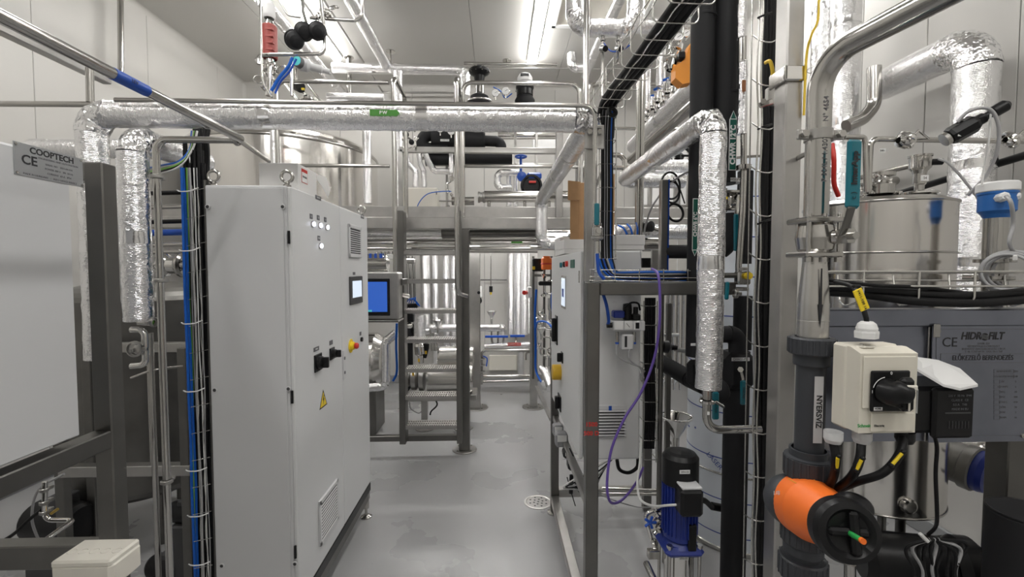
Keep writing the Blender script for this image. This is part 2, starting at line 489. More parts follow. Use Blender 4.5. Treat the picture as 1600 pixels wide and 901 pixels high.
# ceiling lamps
LL = ['tube lamp on the ceiling to the upper right of the insulated PW pipe', 'tube lamp on the ceiling above the red cylinder',
      'tube lamp over the grey cabinet', 'tube lamp over the aisle behind the near pipe', 'tube lamp behind the camera over the left side', 'tube lamp behind the camera over the aisle',
      'tube lamp behind the camera near the right wall', 'tube lamp over the far right corner']
for (x, y), l in zip(LAMPS, LL):
    t = thing('ceiling_lamp', 'long white ' + l, 'lamp', 'long white ceiling lamps')
    L = 1.52
    part(t, 'housing', MB().box((x - .075, y - L / 2, CEIL - .03), (x + .075, y + L / 2, CEIL), .01), 'white')
    b = MB(); P = [(.062 * math.cos(a), -.055 * math.sin(a)) for a in [math.pi * k / 10 for k in range(11)]]
    b.prism(P, (x, y - L / 2 + .01, CEIL - .03), (1, 0, 0), (0, 0, 1), (0, L - .02, 0)); part(t, 'diffuser', b, 'lamp_tube')
# ceiling hatch at upper centre right
t = thing('ceiling_hatch', 'white framed square ceiling hatch with beige recess, behind the U-shaped insulated pipe', 'hatch')
hx0, hx1, hy0, hy1 = .66, 1.75, 3.9, 5.55
for lo, hi in (((hx0, hy0), (hx0 + .06, hy1)), ((hx1 - .06, hy0), (hx1, hy1)), ((hx0, hy0), (hx1, hy0 + .06)), ((hx0, hy1 - .06), (hx1, hy1))):
    part(t, 'frame_bar', MB().box((*lo, CEIL - .025), (*hi, CEIL), .006), 'white')
part(t, 'hatch_panel', MB().box((hx0 + .06, hy0 + .06, CEIL - .008), (hx1 - .06, hy1 - .06, CEIL - .001), .002), 'cream')
# floor drain
t = thing('floor_drain', 'round steel floor drain with holes, in the grey floor of the aisle', 'drain')
dc = atz(841, 784, 0)
b = MB().lathe(dc, (0, 0, 1), [(.112, 0), (.112, .004), (.098, .005)], 36); part(t, 'rim', b, 'steel_satin')
part(t, 'drain_cover', MB().lathe(dc, (0, 0, 1), [(.098, .005), (.09, .003), (0, .0035)], 36), 'steel_satin')
for r_, n in ((0, 1), (.036, 6), (.068, 8)):
    for k in range(n):
        c = dc + Vector((r_ * math.cos(math.tau * k / n + .3), r_ * math.sin(math.tau * k / n + .3), .0038))
        part(t, 'drain_hole', MB().lathe(c, (0, 0, 1), [(.0085, 0), (0, .0006)], 10), 'ink')

# ================================================================ MEZZANINE
E = EYE.z
MY = 4.6
zt = at(700, 322, MY).z; zm = at(700, 340, MY).z; zb = at(700, 358, MY).z
t = thing('mezzanine', 'steel mezzanine platform crossing the room behind the ladder', 'platform')
part(t, 'kick_plate', MB().box((-3.7, MY + .02, zm), (2.9, MY + .035, zt), .003), 'steel_satin')
part(t, 'front_beam', MB().box((-3.7, MY - .05, zb), (2.9, MY + .05, zm), .006), 'steel_satin')
b = MB().box((-3.7, MY + .05, zm - .012), (2.9, 6.0, zm), 0); part(t, 'deck_plate', b, 'steel_satin')
for x in [-3.3, -2.4, -1.5, -.9, 0, .9, 1.8, 2.6]:
    part(t, 'joist', MB().box((x - .03, MY + .05, zb + .02), (x + .03, 6.0, zm - .012), .003), 'steel_satin')
part(t, 'rear_beam', MB().box((-3.7, 5.95, zb), (2.9, 6.05, zm), .006), 'steel_satin')
def foot(parent, c, R=.11):
    b = MB().lathe(c, (0, 0, 1), [(R, 0), (R, .010), (R * .97, .013), (0, .013)], 32); p = part(parent, 'foot_plate', b, 'steel_satin')
    for k in range(4):
        a = math.tau * (k + .5) / 4; q = Vector(c) + Vector((math.cos(a) * R * .75, math.sin(a) * R * .75, .013))
        part(p, 'bolt', MB().cyl(q, q + Vector((0, 0, .008)), .009, seg=6, smooth=False), 'steel')
def post(parent, x, y, z0, z1, s, m='steel_dark', name='post'):
    return part(parent, name, MB().box((x - s / 2, y - s / 2, z0), (x + s / 2, y + s / 2, z1), .006), m)
x1 = at(725, 600, 4.5).x
post(t, x1, 4.55, .012, zb, .11); foot(t, (x1, 4.55, 0), .125)
x2 = at(742, 500, 5.9).x
post(t, x2, 5.95, .012, zb, .14, 'steel_satin'); foot(t, (x2, 5.95, 0), .17)
x3 = at(834, 590, 5.9).x
post(t, x3, 5.95, .012, zb, .10, 'steel_satin'); foot(t, (x3, 5.95, 0), .15)
# tall rear uprights of the platform seen above the deck
for px, y, s in ((873, 4.62, .07),):
    x = at(px, 400, y).x; post(t, x, y, zm, at(px, 205, y).z, s, 'steel_satin')
# ladder
t = thing('ladder', 'steel ship ladder with serrated treads leading up to the platform', 'ladder')
LY = 4.36
xl, xr = at(630, 560, LY).x, at(718, 560, LY).x
zl0 = at(630, 690, LY).z
part(t, 'stringer', MB().box((xl - .03, LY - .07, zl0), (xl + .03, LY + .07, at(630, 330, LY).z), .004), 'steel_dark')
part(t, 'stringer', MB().box((xr - .025, LY - .07, zl0), (xr + .025, LY + .07, at(718, 330, LY).z), .004), 'steel_dark')
for py in (392, 437, 484, 530, 576, 619, 665):
    z = at(670, py, LY - .07).z
    tr = part(t, 'tread', MB().box((xl + .03, LY - .07, z - .035), (xr - .025, LY + .11, z), .003), 'steel_satin')
    b = MB(); n = 22
    for k in range(n):
        xx = xl + .045 + (xr - xl - .085) * k / (n - 1)
        for yy in (-.06, .0, .06): b.box((xx - .006, LY + yy - .012, z), (xx + .006, LY + yy + .012, z + .008))
    part(tr, 'serration', b, 'steel_satin', kind='stuff')
zb2 = at(650, 682, 4.4).z
part(t, 'base_rail', MB().box((at(560, 687, 4.45).x, 4.42, zb2 - .055), (xr, 4.48, zb2), .004), 'steel_dark')
# ladder handrails (go up past the deck, hook at the bottom)
for px, pxt, side in ((617, 617, 1), (714, 714, 1)):
    Y = 4.1
    P = rt((px, 330, Y), 'z', 118)
    x0 = P[0].x; ztop = P[1].z
    path = [Vector((x0, LY - .06, at(px, 462, LY).z)), Vector((x0 , Y + .0, at(px, 458, Y).z)), Vector((x0, Y, ztop)), Vector((x0, 4.62, ztop)), Vector((x0, 4.62, zm))]
    path[0].x += .07 * side
    b = MB().tube(fillet(path, .09, 8), .021, 14)
    solo('handrail', b, 'steel', 'tall steel tube handrail beside the ladder, ' + ('left' if px < 650 else 'right') + ' one of the pair', 'handrail', 'ladder handrails')
# guard rails on the platform edge
def guard(label, pxl, pxr, pys, posts, Y=4.62, open_l=True, r=.021):
    t = thing('guard_rail', label, 'railing'); zt_ = at((pxl + pxr) / 2, pys[0], Y).z
    xa, xb = at(pxl, 200, Y).x, at(pxr, 200, Y).x
    path = [Vector((xa, Y, zm)), Vector((xa, Y, zt_)), Vector((xb, Y, zt_))]
    if open_l is None: path = path[1:]
    elif open_l == 'both': path.append(Vector((xb, Y, zm)))
    part(t, 'top_rail', MB().tube(fillet(path, .1, 8), r, 14), 'steel')
    for py in pys[1:]:
        z = at((pxl + pxr) / 2, py, Y).z; part(t, 'middle_rail', MB().cyl((xa, Y, z), (xb, Y, z), r * .85), 'steel')
    for px in posts:
        x = at(px, 200, Y).x; part(t, 'rail_post', MB().cyl((x, Y, zm), (x, Y, zt_), r), 'steel')
guard('steel tube guard rail on the platform in front of the big tank', 433, 608, (128, 200, 259), ())
guard('steel tube guard rail on the platform right of the ladder', 723, 905, (130, 201, 260), (), open_l='both')
guard('steel tube guard rail on the platform at the far right, behind the foil pipes', 918, 1080, (132, 201), (), Y=4.66, open_l='both')
t = thing('guard_rail', 'low steel tube frame with rounded corner by the vertical cable basket', 'railing')
a = at(945, 242, 3.6); c = at(976, 268, 3.6); d = at(990, 262, 3.6)
part(t, 'top_rail', MB().tube(fillet([a, Vector((c.x, 3.6, a.z)), Vector((c.x, 3.6, c.z))], .07, 8), .02, 14), 'steel')
part(t, 'middle_rail', MB().cyl((at(942, 262, 3.6)), (at(992, 262, 3.6)), .018), 'steel'); part(t, 'leg', MB().cyl(Vector((a.x, 3.6, at(942, 262, 3.6).z)), Vector((a.x, 4.6, zm + .02)), .016), 'steel')

# big tank on the platform
t = thing('tank', 'large round stainless tank on the platform behind the guard rail', 'tank')
tc_ = Vector((-2.72, 6.0, zm)); tr_ = 1.12; zt_ = at(470, 207, tc_.y - tr_).z
part(t, 'shell', MB().lathe(tc_, (0, 0, 1), [(tr_, 0), (tr_, zt_ - zm)], 72), 'tank_steel')
part(t, 'rim', MB().ring(tc_ + Vector((0, 0, zt_ - zm)), (0, 0, 1), tr_, .018, 72), 'steel')
part(t, 'dome', MB().lathe(tc_ + Vector((0, 0, zt_ - zm)), (0, 0, 1), [(tr_ * math.cos(a), .28 * math.sin(a)) for a in [math.pi / 2 * k / 8 for k in range(9)]], 48), 'tank_steel')
b = MB()
a0 = atx(0, 0, -1) if 0 else None
# ================================================================ LEFT SIDE
XC = -1.353
# near-left nameplate cabinet
zA, zB = at(140, 248, 1.50).z, at(146, 680, 1.50).z
t = thing('control_cabinet', 'light grey wall-less control cabinet with metal nameplate, cut by the left frame edge'.replace('wall-less ', ''), 'cabinet')
part(t, 'body', MB().box((XC - .55, .45, zB), (XC - .012, 1.49, zA), .012), 'powder_grey')
part(t, 'door', MB().box((XC - .012, .46, zB + .008), (XC, 1.482, zA - .008), .004), 'powder_grey')
a = atx(19, 217, XC); b_ = atx(19, 272, XC); c_ = atx(128, 250, XC); d_ = atx(128, 292, XC)
y0, y1 = a.y, c_.y; z0, z1 = (b_.z + d_.z) / 2, (a.z + c_.z) / 2
pl = part(t, 'nameplate', MB().box((XC, y0, z0), (XC + .002, y1, z1), .0005), 'alu_plate', 'brushed metal nameplate')
W = y1 - y0; H = z1 - z0; U, V = (0, 1, 0), (0, 0, 1)
def pos(fx, fy): return (XC + .0022, y0 + W * fx, z0 + H * fy)
lettering(pl, 'COOPTECH', pos(.53, .83), U, V, H * .27, bold=.03)
lettering(pl, 'CE', pos(.2, .5), U, V, H * .40, bold=.02)
for fy, s in ((.66, 'ENGINEERING AND AUTOMATION'), (.5, 'SERIAL NO   2021-04-114'), (.36, 'POWER 400 V   3N  50 Hz'), (.22, 'CURRENT  63 A   IP54')):
    lettering(pl, s, pos(.62, fy), U, V, H * .085, 'ink_grey')
lettering(pl, 'MADE IN HUNGARY   -   INFO OFFICE SERVICE', pos(.5, .08), U, V, H * .085, 'ink_grey')
for fx, fy in ((.03, .07), (.97, .07), (.03, .93), (.97, .93)):
    c = Vector(pos(fx, fy)); part(pl, 'rivet', MB().cyl(c, c + Vector((.002, 0, 0)), .004, seg=8), 'steel')
# frame carrying it
t = thing('support_stand', 'dark square-tube steel frame carrying the near-left cabinet', 'frame')
s = .062; zpt = at(165, 253, 1.6).z
part(t, 'post', MB().box((XC - s, 1.6, .0), (XC, 1.66, zpt), .004), 'steel_dark')
part(t, 'post', MB().box((XC - .75, 1.6, .0), (XC - .69, 1.66, zpt), .004), 'steel_dark')
part(t, 'top_beam', MB().box((XC - .69, 1.6, zpt - .062), (XC - s, 1.66, zpt), .004), 'steel_dark')
part(t, 'lower_beam', MB().box((XC - .69, 1.6, at(100, 890, 1.6).z), (XC - s, 1.66, at(100, 853, 1.6).z), .004), 'steel_dark')
za = at(190, 672, 1.6).z
part(t, 'side_beam', MB().box((XC - s, .35, za - .062), (XC, 1.6, za), .004), 'steel_dark')
part(t, 'side_beam', MB().box((XC - .75, .35, za - .062), (XC - .69, 1.6, za), .004), 'steel_dark')
part(t, 'cross_beam', MB().box((XC - .69, 1.1, za - .062), (XC - s, 1.16, za), .004), 'steel_dark')
# junction box bottom-left
t = thing('junction_box', 'beige plastic junction box with cable gland at the bottom left', 'junction box')
jl, jr = at(75, 885, 1.35), at(174, 885, 1.35); jz = at(120, 880, 1.35).z
part(t, 'body', MB().box((jl.x, 1.35, jz - .09), (jr.x, 1.47, jz - .004), .012), 'cream')
part(t, 'lid', MB().box((jl.x + .004, 1.35, jz - .016), (jr.x - .004, 1.466, jz + .006), .006), 'cream')
for k in range(5):
    c = Vector((jl.x + .025 + k * .034, 1.40, jz + .006)); part(t, 'knockout', MB().ring(c, (0, 0, 1), .012, .0012, 18, 6), 'cream')
part(t, 'cable_gland', MB().lathe(at(134, 876, 1.45), (0, -.2, 1), [(.015, -.01), (.015, .01), (.011, .012), (.010, .028), (0, .03)], 6, smooth=False), 'light_grey')
# insulated main pipe: the long one with the green PW tag
main = foil_pipe('long shiny foil-insulated pipe with green PW arrow running across the room', rt((158, 560, 2.1), 'z', 178, 'x', 925, 'y', 4.45, 'z', 380, 'x', 880), .0585, R=.085, seg=36)
g0, g1 = at(578, 176, 2.035), at(620, 176, 2.035); hz = .0135
poly = [(0, -hz), (g1.x - g0.x, -hz), (g1.x - g0.x + .012, 0), (g1.x - g0.x, hz), (0, hz)]
tg = part(main, 'arrow_tag', MB().prism(poly, (g0.x, 2.034, g0.z), (1, 0, 0), (0, 0, 1), (0, -.002, 0)), 'tag_green', 'green arrow tag reading PW')
lettering(tg, 'PW', (g0.x + (g1.x - g0.x) * .5, 2.0315, g0.z), (1, 0, 0), (0, 0, 1), .02, 'white', bold=.03, spacing=1.3)
foil_pipe('short foil-insulated pipe dropping beside the dark post, ending above a clamp', rt((217, 501, 2.02), 'z', 214, 'y', 2.5), .056, R=.07, seg=32)
foil_pipe('foil-insulated pipe with capped end behind the near-left frame', rt((52, 232, 2.75), 'x', 268), .055, seg=24)
# sanitary tube from near left to the clamp above the cabinet, then down
P = rt((376, 217, 1.85), 'y', .62)
solo('steel_pipe', MB().tube(P, .0155, 16), 'steel', 'polished steel pipe with blue tape sloping in from the upper left', 'pipe')
q0, q1 = P[0], P[1]
def along(px):
    for k in range(400):
        p = q0.lerp(q1, k / 400)
        if prj(p)[0] <= px: return p
t = thing('tape_wrap', 'blue tape label wrapped round the sloping steel pipe', 'label')
part(t, 'band', MB().tube([along(176), along(229)], .0165, 18), 'blue')
lettering(t, 'LEV', along(202) + Vector((.017, 0, 0)), (0, 1, 0), (0, 0, 1), .014)
P2 = rt((374, 219, 1.86), 'x', 243, 'z', 1000)
t = thing('steel_pipe', 'bent steel pipe running down beside the coloured cables', 'pipe')
f = fillet(P2, .05, 8); part(t, 'pipe_run', MB().tube(f, .0135, 14), 'steel')
clamp(t, (P2[1].x, 1.86, at(245, 276, 1.86).z), (0, 0, 1), .018); clamp(t, (P2[1].x, 1.86, at(250, 438, 1.86).z), (0, 0, 1), .018)
clamp(t, (P2[1].x, 1.86, at(255, 752, 1.86).z), (0, 0, 1), .018); clamp(t, (P2[0].x - .01, 1.86, P2[0].z), (1, 0, 0), .018)
pipe('thin steel pipe going back from the clamp above the grey cabinet', [P2[0], at(420, 252, 2.6)], .011)
pipe('steel pipe ending in a blue-grey clamp low behind the dark post', rt((235, 520, 2.3), 'z', 905), .013)
# stainless conduit along the left wall and its bracket
pipe('steel tube along the left wall above the near-left cabinet', [at(150, 163, 2.25), at(0, 163, 2.25) - Vector((.4, 0, 0))], .0135)
pipe('short upright steel bracket tube under the sloping pipe', [at(140, 104, 2.25), at(141, 160, 2.25)], .016)
wl = rt((168, 127, 2.6), 'y', .9)
solo('cable_duct', MB().beam(wl[0], wl[1], .05, .035, .004), 'steel_satin', 'flat steel cable duct under the sloping pipe at the upper left', 'duct')
pipe('vertical steel pipe on the left wall with hooked lower end', [atx(188, -30, -3.85), atx(189, 116, -3.85), atx(189, 116, -3.85) + Vector((.0, -.25, 0))], .026, R=.06)
# clamp cluster under the short foil pipe
t = thing('clamp_valve', 'small polished steel elbow with clamps below the short foil pipe', 'valve')
P = [at(205, 515, 2.02), at(226, 515, 2.02), at(228, 570, 2.02), at(205, 572, 2.02)]
part(t, 'elbow', MB().tube(fillet(P, .03, 6), .0135, 12), 'steel_mirror')
clamp(t, at(210, 545, 1.99), (0, 1, 0), .028); clamp(t, at(216, 545, 1.99), (1, 0, 0), .018)
part(t, 'union', MB().cyl(at(217, 503, 2.02), at(240, 505, 2.02), .014), 'steel_mirror'); clamp(t, at(240, 503, 2.02), (1, 0, 0), .018)
# round valve at (270,415)
t = thing('diaphragm_valve', 'polished steel diaphragm valve behind the coloured cables', 'valve')
c = at(266, 414, 2.45)
part(t, 'body', MB().lathe(c + Vector((-.05, 0, 0)), (1, 0, 0), [(0, 0), (.045, 0), (.06, .02), (.06, .035), (.045, .05), (.045, .09), (.03, .1)], 24), 'steel_mirror')
part(t, 'clamp', MB().lathe(c + Vector((.05, 0, 0)), (1, 0, 0), [(.055, 0), (.065, .008), (.065, .02), (.055, .03)], 24), 'steel')
part(t, 'pipe_stub', MB().cyl(c - Vector((.1, 0, 0)), c + Vector((.14, 0, 0)), .018), 'steel')
for k in range(6):
    a = math.tau * k / 6; q = c + Vector((-.06, .045 * math.cos(a), .045 * math.sin(a)))
    part(t, 'bolt', MB().cyl(q, q + Vector((.03, 0, 0)), .006, seg=6, smooth=False), 'steel')
for i, (py, pa, pb) in enumerate(((322, 236, 282), (345, 236, 282), (362, 236, 280), (300, 236, 285), (381, 236, 280), (392, 236, 284))):
    m = ['steel', 'cable_black', 'blue', 'cable_black', 'steel', 'steel'][i]
    pipe(['thin steel tube', 'black hose', 'blue hose', 'upper black hose', 'lower steel tube', 'lowest steel tube'][i] + ' running sideways behind the bent steel pipe', [at(pa - 40, py + 3, 2.6), at(pb + 20, py, 2.6)], .012 if i != 2 else .018, m)
# dark tank left behind
t = thing('tank', 'tall dark steel tank with dished bottom behind the coloured cables', 'tank')
tc2 = Vector((at(222, 600, 3.3).x, 3.3, 0)); r = .46; zb3 = at(225, 775, 2.9).z
part(t, 'shell', MB().lathe((tc2.x, tc2.y, zb3), (0, 0, 1), [(r, 0), (r, 1.25)], 48), 'steel_dark')
part(t, 'bottom_dish', MB().lathe((tc2.x, tc2.y, zb3), (0, 0, 1), [(r * math.cos(a), -.13 * math.sin(a)) for a in [math.pi / 2 * k / 7 for k in range(8)]], 48), 'steel_dark')
part(t, 'top_dish', MB().lathe((tc2.x, tc2.y, zb3 + 1.25), (0, 0, 1), [(r * math.cos(a), .13 * math.sin(a)) for a in [math.pi / 2 * k / 7 for k in range(8)]], 48), 'steel_dark')
for dx, dy in ((-.3, -.25), (.3, -.25), (.0, .36)):
    part(t, 'leg', MB().cyl((tc2.x + dx, tc2.y + dy, 0), (tc2.x + dx, tc2.y + dy, zb3 + .05), .03), 'steel_dark')
t = thing('support_rack', 'dark steel rack beams crossing behind the near-left frame', 'frame')
a, b_ = at(95, 736, 2.55), at(300, 736, 2.55)
part(t, 'beam', MB().box((a.x, 2.53, a.z - .03), (b_.x, 2.59, a.z + .03), .003), 'steel_satin')
a2, b2 = at(232, 542, 2.75), at(285, 542, 2.75)
part(t, 'beam', MB().box((a.x, 2.72, a2.z - .028), (b2.x + .1, 2.78, a2.z + .028), .003), 'steel_satin')
for x, y in ((a.x, 2.56), (b_.x - .03, 2.56), (a.x, 2.75), (b2.x + .1, 2.75)):
    part(t, 'leg', MB().box((x - .025, y - .025, 0), (x + .025, y + .025, a2.z + .028), .003), 'steel_dark')
pipe('thin curved steel tube behind the bent pipe low on the left', px_path([(205, 590, 2.3), (240, 578, 2.3), (285, 572, 2.4)]), .006)
pipe('steel tube standing behind the dark post below the small elbow', rt((233, 560, 2.5), 'z', 726), .012)
# small silver valve group lower-left behind frame
t = thing('sampling_valve', 'small polished valve and bent tube under the near-left cabinet', 'valve')
P = [at(70, 752, 1.9), at(70, 812, 1.9), at(115, 812, 1.9), at(62, 850, 1.7)]
part(t, 'tube', MB().tube(fillet(P, .03, 6), .010, 12), 'steel_mirror')
for py in (765, 785, 800): clamp(t, at(69, py, 1.9), (0, 0, 1), .013)
part(t, 'stem', MB().cyl(at(80, 802, 1.9), at(90, 795, 1.9), .006), 'brass')
cable('black hose sagging beneath the near-left cabinet', px_path([(-10, 852, 1.9), (20, 835, 1.9), (45, 812, 1.9), (66, 795, 1.9)]), .007)
cable('grey cable drooping behind the near-left frame', px_path([(100, 740, 2.0), (60, 765, 2.0), (50, 810, 2.0), (62, 848, 2.0)]), .005, 'cable_grey')
for i, (px, py, r_) in enumerate(((265, 885, .07), (100, 815, .12), (290, 800, .06))):
    t = thing('pump', ['black pump motor low behind the steel pipes, partly hidden', 'dark pump motor in the shade under the near-left cabinet', 'small black motor beside the rack beam'][i], 'pump')
    c = at(px, py, 2.7)
    part(t, 'motor', MB().lathe(c, (1, -.2, 0), [(0, -r_ * 1.8), (r_ * .8, -r_ * 1.7), (r_, -r_ * 1.4), (r_, r_), (r_ * .85, r_ * 1.15), (0, r_ * 1.2)], 24), 'black')
    part(t, 'terminal_box', MB().box(c + Vector((-r_ * .5, -r_ * .5, r_ * .8)), c + Vector((r_ * .4, r_ * .5, r_ * 1.4)), .006), 'dark_grey')
    part(t, 'foot_bracket', MB().box((c.x - r_, c.y - r_, 0), (c.x + r_ * .8, c.y + r_, c.z - r_ * .9), .01), 'dark_grey')
# ---------------- coloured cable bundle in a wire basket beside the cabinet
BY = 2.2
def vcab(x0, x1, y0, y1, D0, D1, seed):
    """lightly wavy cable from pixel row y0 to y1"""
    rnd = random.Random(seed); pts = []; n = 9
    for k in range(n + 1):
        f = k / n; pts.append((x0 + (x1 - x0) * f + rnd.uniform(-1.2, 1.2), y0 + (y1 - y0) * f, D0 + (D1 - D0) * f))
    return px_path(pts)
cab = [('cable_blue', 277, 288, .0062, 2.10), ('cable_blue', 281, 294, .0055, 2.12), ('cable_green', 285, 291, .0050, 2.13), ('cable_grey', 291, 302, .0042, 2.10), ('cable_grey', 288, 299, .0030, 2.13),
       ('cable_grey', 301, 312, .0022, 2.12), ('cable_white', 296, 309, .0026, 2.11)]
names = ['thick blue cable at the left of the bundle beside the grey cabinet', 'second blue cable of the bundle beside the grey cabinet', 'green and yellow earth cable of the bundle beside the grey cabinet', 'light grey cable in the middle of the bundle',
         'grey cable just right of the green one', 'grey cable near the basket rail', 'thin whitish cable in the bundle beside the grey cabinet']
for i, (m, xa, xb, r_, D) in enumerate(cab):
    a = at(xa, 262, D); cable(names[i], vcab(xa + 6, xb + 17, 262, 905, D, D, i), r_, m)
for i in range(9):
    xa = 288 + i * 3.8; cable(f'black power cable in the wire basket left of the grey cabinet', vcab(xa, xa + 17, 215 + (i % 3) * 20, 905, 2.15 + (i % 2) * .02, 2.15 + (i % 2) * .02, 20 + i), .0095, group='black cables in the basket left of the cabinet')
for i in range(6):
    xa = 303 + i * 4; cable('black cable rising behind the insulated pipe above the cabinet', vcab(xa + 2, xa, 185, 330, 2.27, 2.2, 50 + i), .009, group='black cables rising above the cabinet')
for i, (m, l) in enumerate((('cable_blue', 'blue wire curling off the cable bundle above the cabinet'), ('cable_grey', 'grey wire curling off the cable bundle above the cabinet'), ('cable_green', 'olive wire bending off the cable bundle above the cabinet'), ('cable_black', 'black wire curling off the cable bundle above the cabinet'), ('cable_white', 'white wire curling off the cable bundle above the cabinet'))):
    cable(l, px_path([(300 + i * 2, 205, 2.2), (297 + i, 232, 2.15), (280, 252 + i * 2, 2.1), (255, 258 + i * 3, 2.15), (235, 262 + i * 3, 2.3)]), .005, m)
t = thing('cable_basket', 'vertical wire cable basket left of the large grey cabinet', 'cable tray')
for px in (303, 311):
    a, b_ = at(px - 2, 290, 2.06 + (px - 298) * .008), at(px + 14, 905, 2.06 + (px - 298) * .008)
    part(t, 'long_wire', MB().tube(px_path([(px - 2 + 15 * k / 16 + (1.2 if k % 2 else -1.2), 290 + 615 * k / 16, 2.055) for k in range(17)]), .0015, 6), 'wire')
for k in range(15):
    py = 300 + k * 42; x0 = 291 + k * .9
    part(t, 'cross_wire', MB().tube([at(x0, py, 2.06), at(x0 + 28, py - 6, 2.06), at(x0 + 29, py - 7, 2.24)], .0016, 6), 'wire')
for px, m in ((317, 'steel_dark'),):
    a, b_ = at(px, 280, 2.12), at(px + 17, 905, 2.12)
    part(t, 'side_rail', MB().box((a.x - .006, 2.13, .3), (a.x + .004, 2.2, a.z), .002), m)
for k, py in enumerate((298, 391, 505, 611, 735, 806, 882)):
    x0 = 277 + (py - 298) * .031
    c = at(x0 + 14, py, 2.13); pts = [at(x0, py - 1, 2.1), at(x0 + 5, py + 1, 2.045), at(x0 + 20, py + 0, 2.04), at(x0 + 33, py - 5, 2.06)]
    solo('cable_tie', MB().tube(smooth_path(pts), .0028, 6), 'white', f'white cable tie round the coloured cables, {["topmost", "second from the top", "third from the top", "fourth from the top", "fifth from the top", "second from the bottom", "lowest"][k]} of its column', 'cable tie', 'cable ties on the left bundle')

# ---------------- large grey switch cabinet
CX, CL, CY0, CY1, CS = -.953, -1.350, 2.128, 3.355, 2.775
CZ0, CZ1 = .248, 2.240
t = thing('switch_cabinet', 'large light grey two-door switch cabinet in the centre left with rotary switches', 'cabinet')
part(t, 'body', MB().box((CL, CY0 + .003, CZ0), (CX - .02, CY1, CZ1), .006), 'powder_grey')
part(t, 'side_panel', MB().box((CL + .012, CY0 - .004, CZ0 + .01), (CX - .035, CY0 + .003, CZ1 - .012), .002), 'powder_grey')
d1 = part(t, 'door', MB().box((CX - .02, CY0 + .002, CZ0 + .005), (CX, CS - .003, CZ1 - .005), .005), 'powder_light')
d2 = part(t, 'door', MB().box((CX - .02, CS + .003, CZ0 + .005), (CX, CY1 - .002, CZ1 - .005), .005), 'powder_light')
part(t, 'gasket', MB().box((CX - .026, CY0 + .01, CZ0 + .01), (CX - .018, CY1 - .01, CZ1 - .01)), 'black')
for px, py in ((325, 323), (442, 323), (336, 609), (451, 607), (347, 883), (461, 880)):
    c = at(px, py, CY0 - .004)
    s_ = part(t, 'screw', MB().lathe(c, (0, -1, 0), [(.012, 0), (.0115, .004), (.008, .005), (.008, .003)], 16), 'light_grey'); part(s_, 'screw_head', MB().lathe(c, (0, -1, 0), [(.008, .0045), (.003, .005), (.003, .003), (0, .003)], 12), 'dark_grey')
for k, z in enumerate((2.0, 1.25, .5)):
    part(t, 'hinge', MB().cyl((CX - .012, CY0 - .004, z - .03), (CX - .012, CY0 - .004, z + .03), .006, seg=10), 'black')
def onx(px, py): return atx(px, py, CX)
def plate(parent, px, py, w_, h_, m='ink_grey', txt=None, tm='white', name='label_plate', dp=.002, X=CX):
    c = atx(px, py, X); p = part(parent, name, MB().box((X, c.y - w_ / 2, c.z - h_ / 2), (X + dp, c.y + w_ / 2, c.z + h_ / 2), .0005), m)
    if txt: lettering(p, txt, (X + dp + .0005, c.y, c.z), (0, 1, 0), (0, 0, 1), h_ * .55, tm)
    return p
plate(d1, 497, 309, .075, .022, txt='+UH1.01'); plate(d2, 566, 338, .075, .03, txt='+UH1.02')
for (px, py), l in zip(((488, 350), (499, 352), (510, 355), (500, 384)), ('L1', 'L2', 'L3', 'ON')):
    c = onx(px, py); q = part(d1, 'indicator_lamp', MB().lathe(c, (1, 0, 0), [(.017, 0), (.017, .006), (.013, .007)], 20), 'steel')
    part(q, 'lens', MB().lathe(c, (1, 0, 0), [(.013, .007), (.011, .013), (0, .015)], 18), 'lamp_on')
    plate(d1, px - 2, py - 12, .034, .026, txt=l)
# upper vent on door 2
def vent(parent, X, y0, y1, z0, z1, n, label=None):
    v = part(parent, 'vent', MB().box((X, y0, z0), (X + .006, y1, z1), .003), 'light_grey', label)
    part(v, 'recess', MB().box((X + .006, y0 + .02, z0 + .02), (X + .007, y1 - .02, z1 - .02)), 'dark_grey')
    for k in range(n):
        z = z0 + .03 + (z1 - z0 - .06) * (k + .5) / n; h = (z1 - z0 - .06) / n
        b = MB(); b.prism([(0, -h * .22), (.003, -h * .26), (.003, -h * .14), (0, h * .12)], (X + .007, y0 + .015, z), (1, 0, 0), (0, 0, 1), (0, y1 - y0 - .03, 0)); part(v, 'slat', b, 'light_grey')
    for a, b2 in (((y0, z0), (y0 + .02, z1)), ((y1 - .02, z0), (y1, z1)), ((y0, z0), (y1, z0 + .025)), ((y0, z1 - .025), (y1, z1))):
        part(v, 'bezel', MB().box((X + .006, a[0], a[1]), (X + .012, b2[0], b2[1]), .003), 'light_grey')
    return v
a, b_ = onx(543, 348), onx(563, 403); vent(d2, CX, a.y, b_.y, b_.z, (a.z + onx(563, 356).z) / 2, 11)
a, b_ = onx(497, 785), onx(527, 826); vent(d1, CX, a.y, b_.y, onx(512, 836).z + .01, onx(512, 764).z, 11)
# touch panel
a, b_ = onx(545, 432), onx(565, 472); hm = part(d2, 'touch_panel', MB().box((CX, a.y, b_.z), (CX + .01, b_.y, a.z), .003), 'dark_grey')
sw, sh = b_.y - a.y, a.z - b_.z
part(hm, 'screen', MB().box((CX + .010, a.y + sw * .16, b_.z + sh * .24), (CX + .0108, b_.y - sw * .1, a.z - sh * .16)), 'screen_lit')
plate(d2, 553, 427, .05, .018)
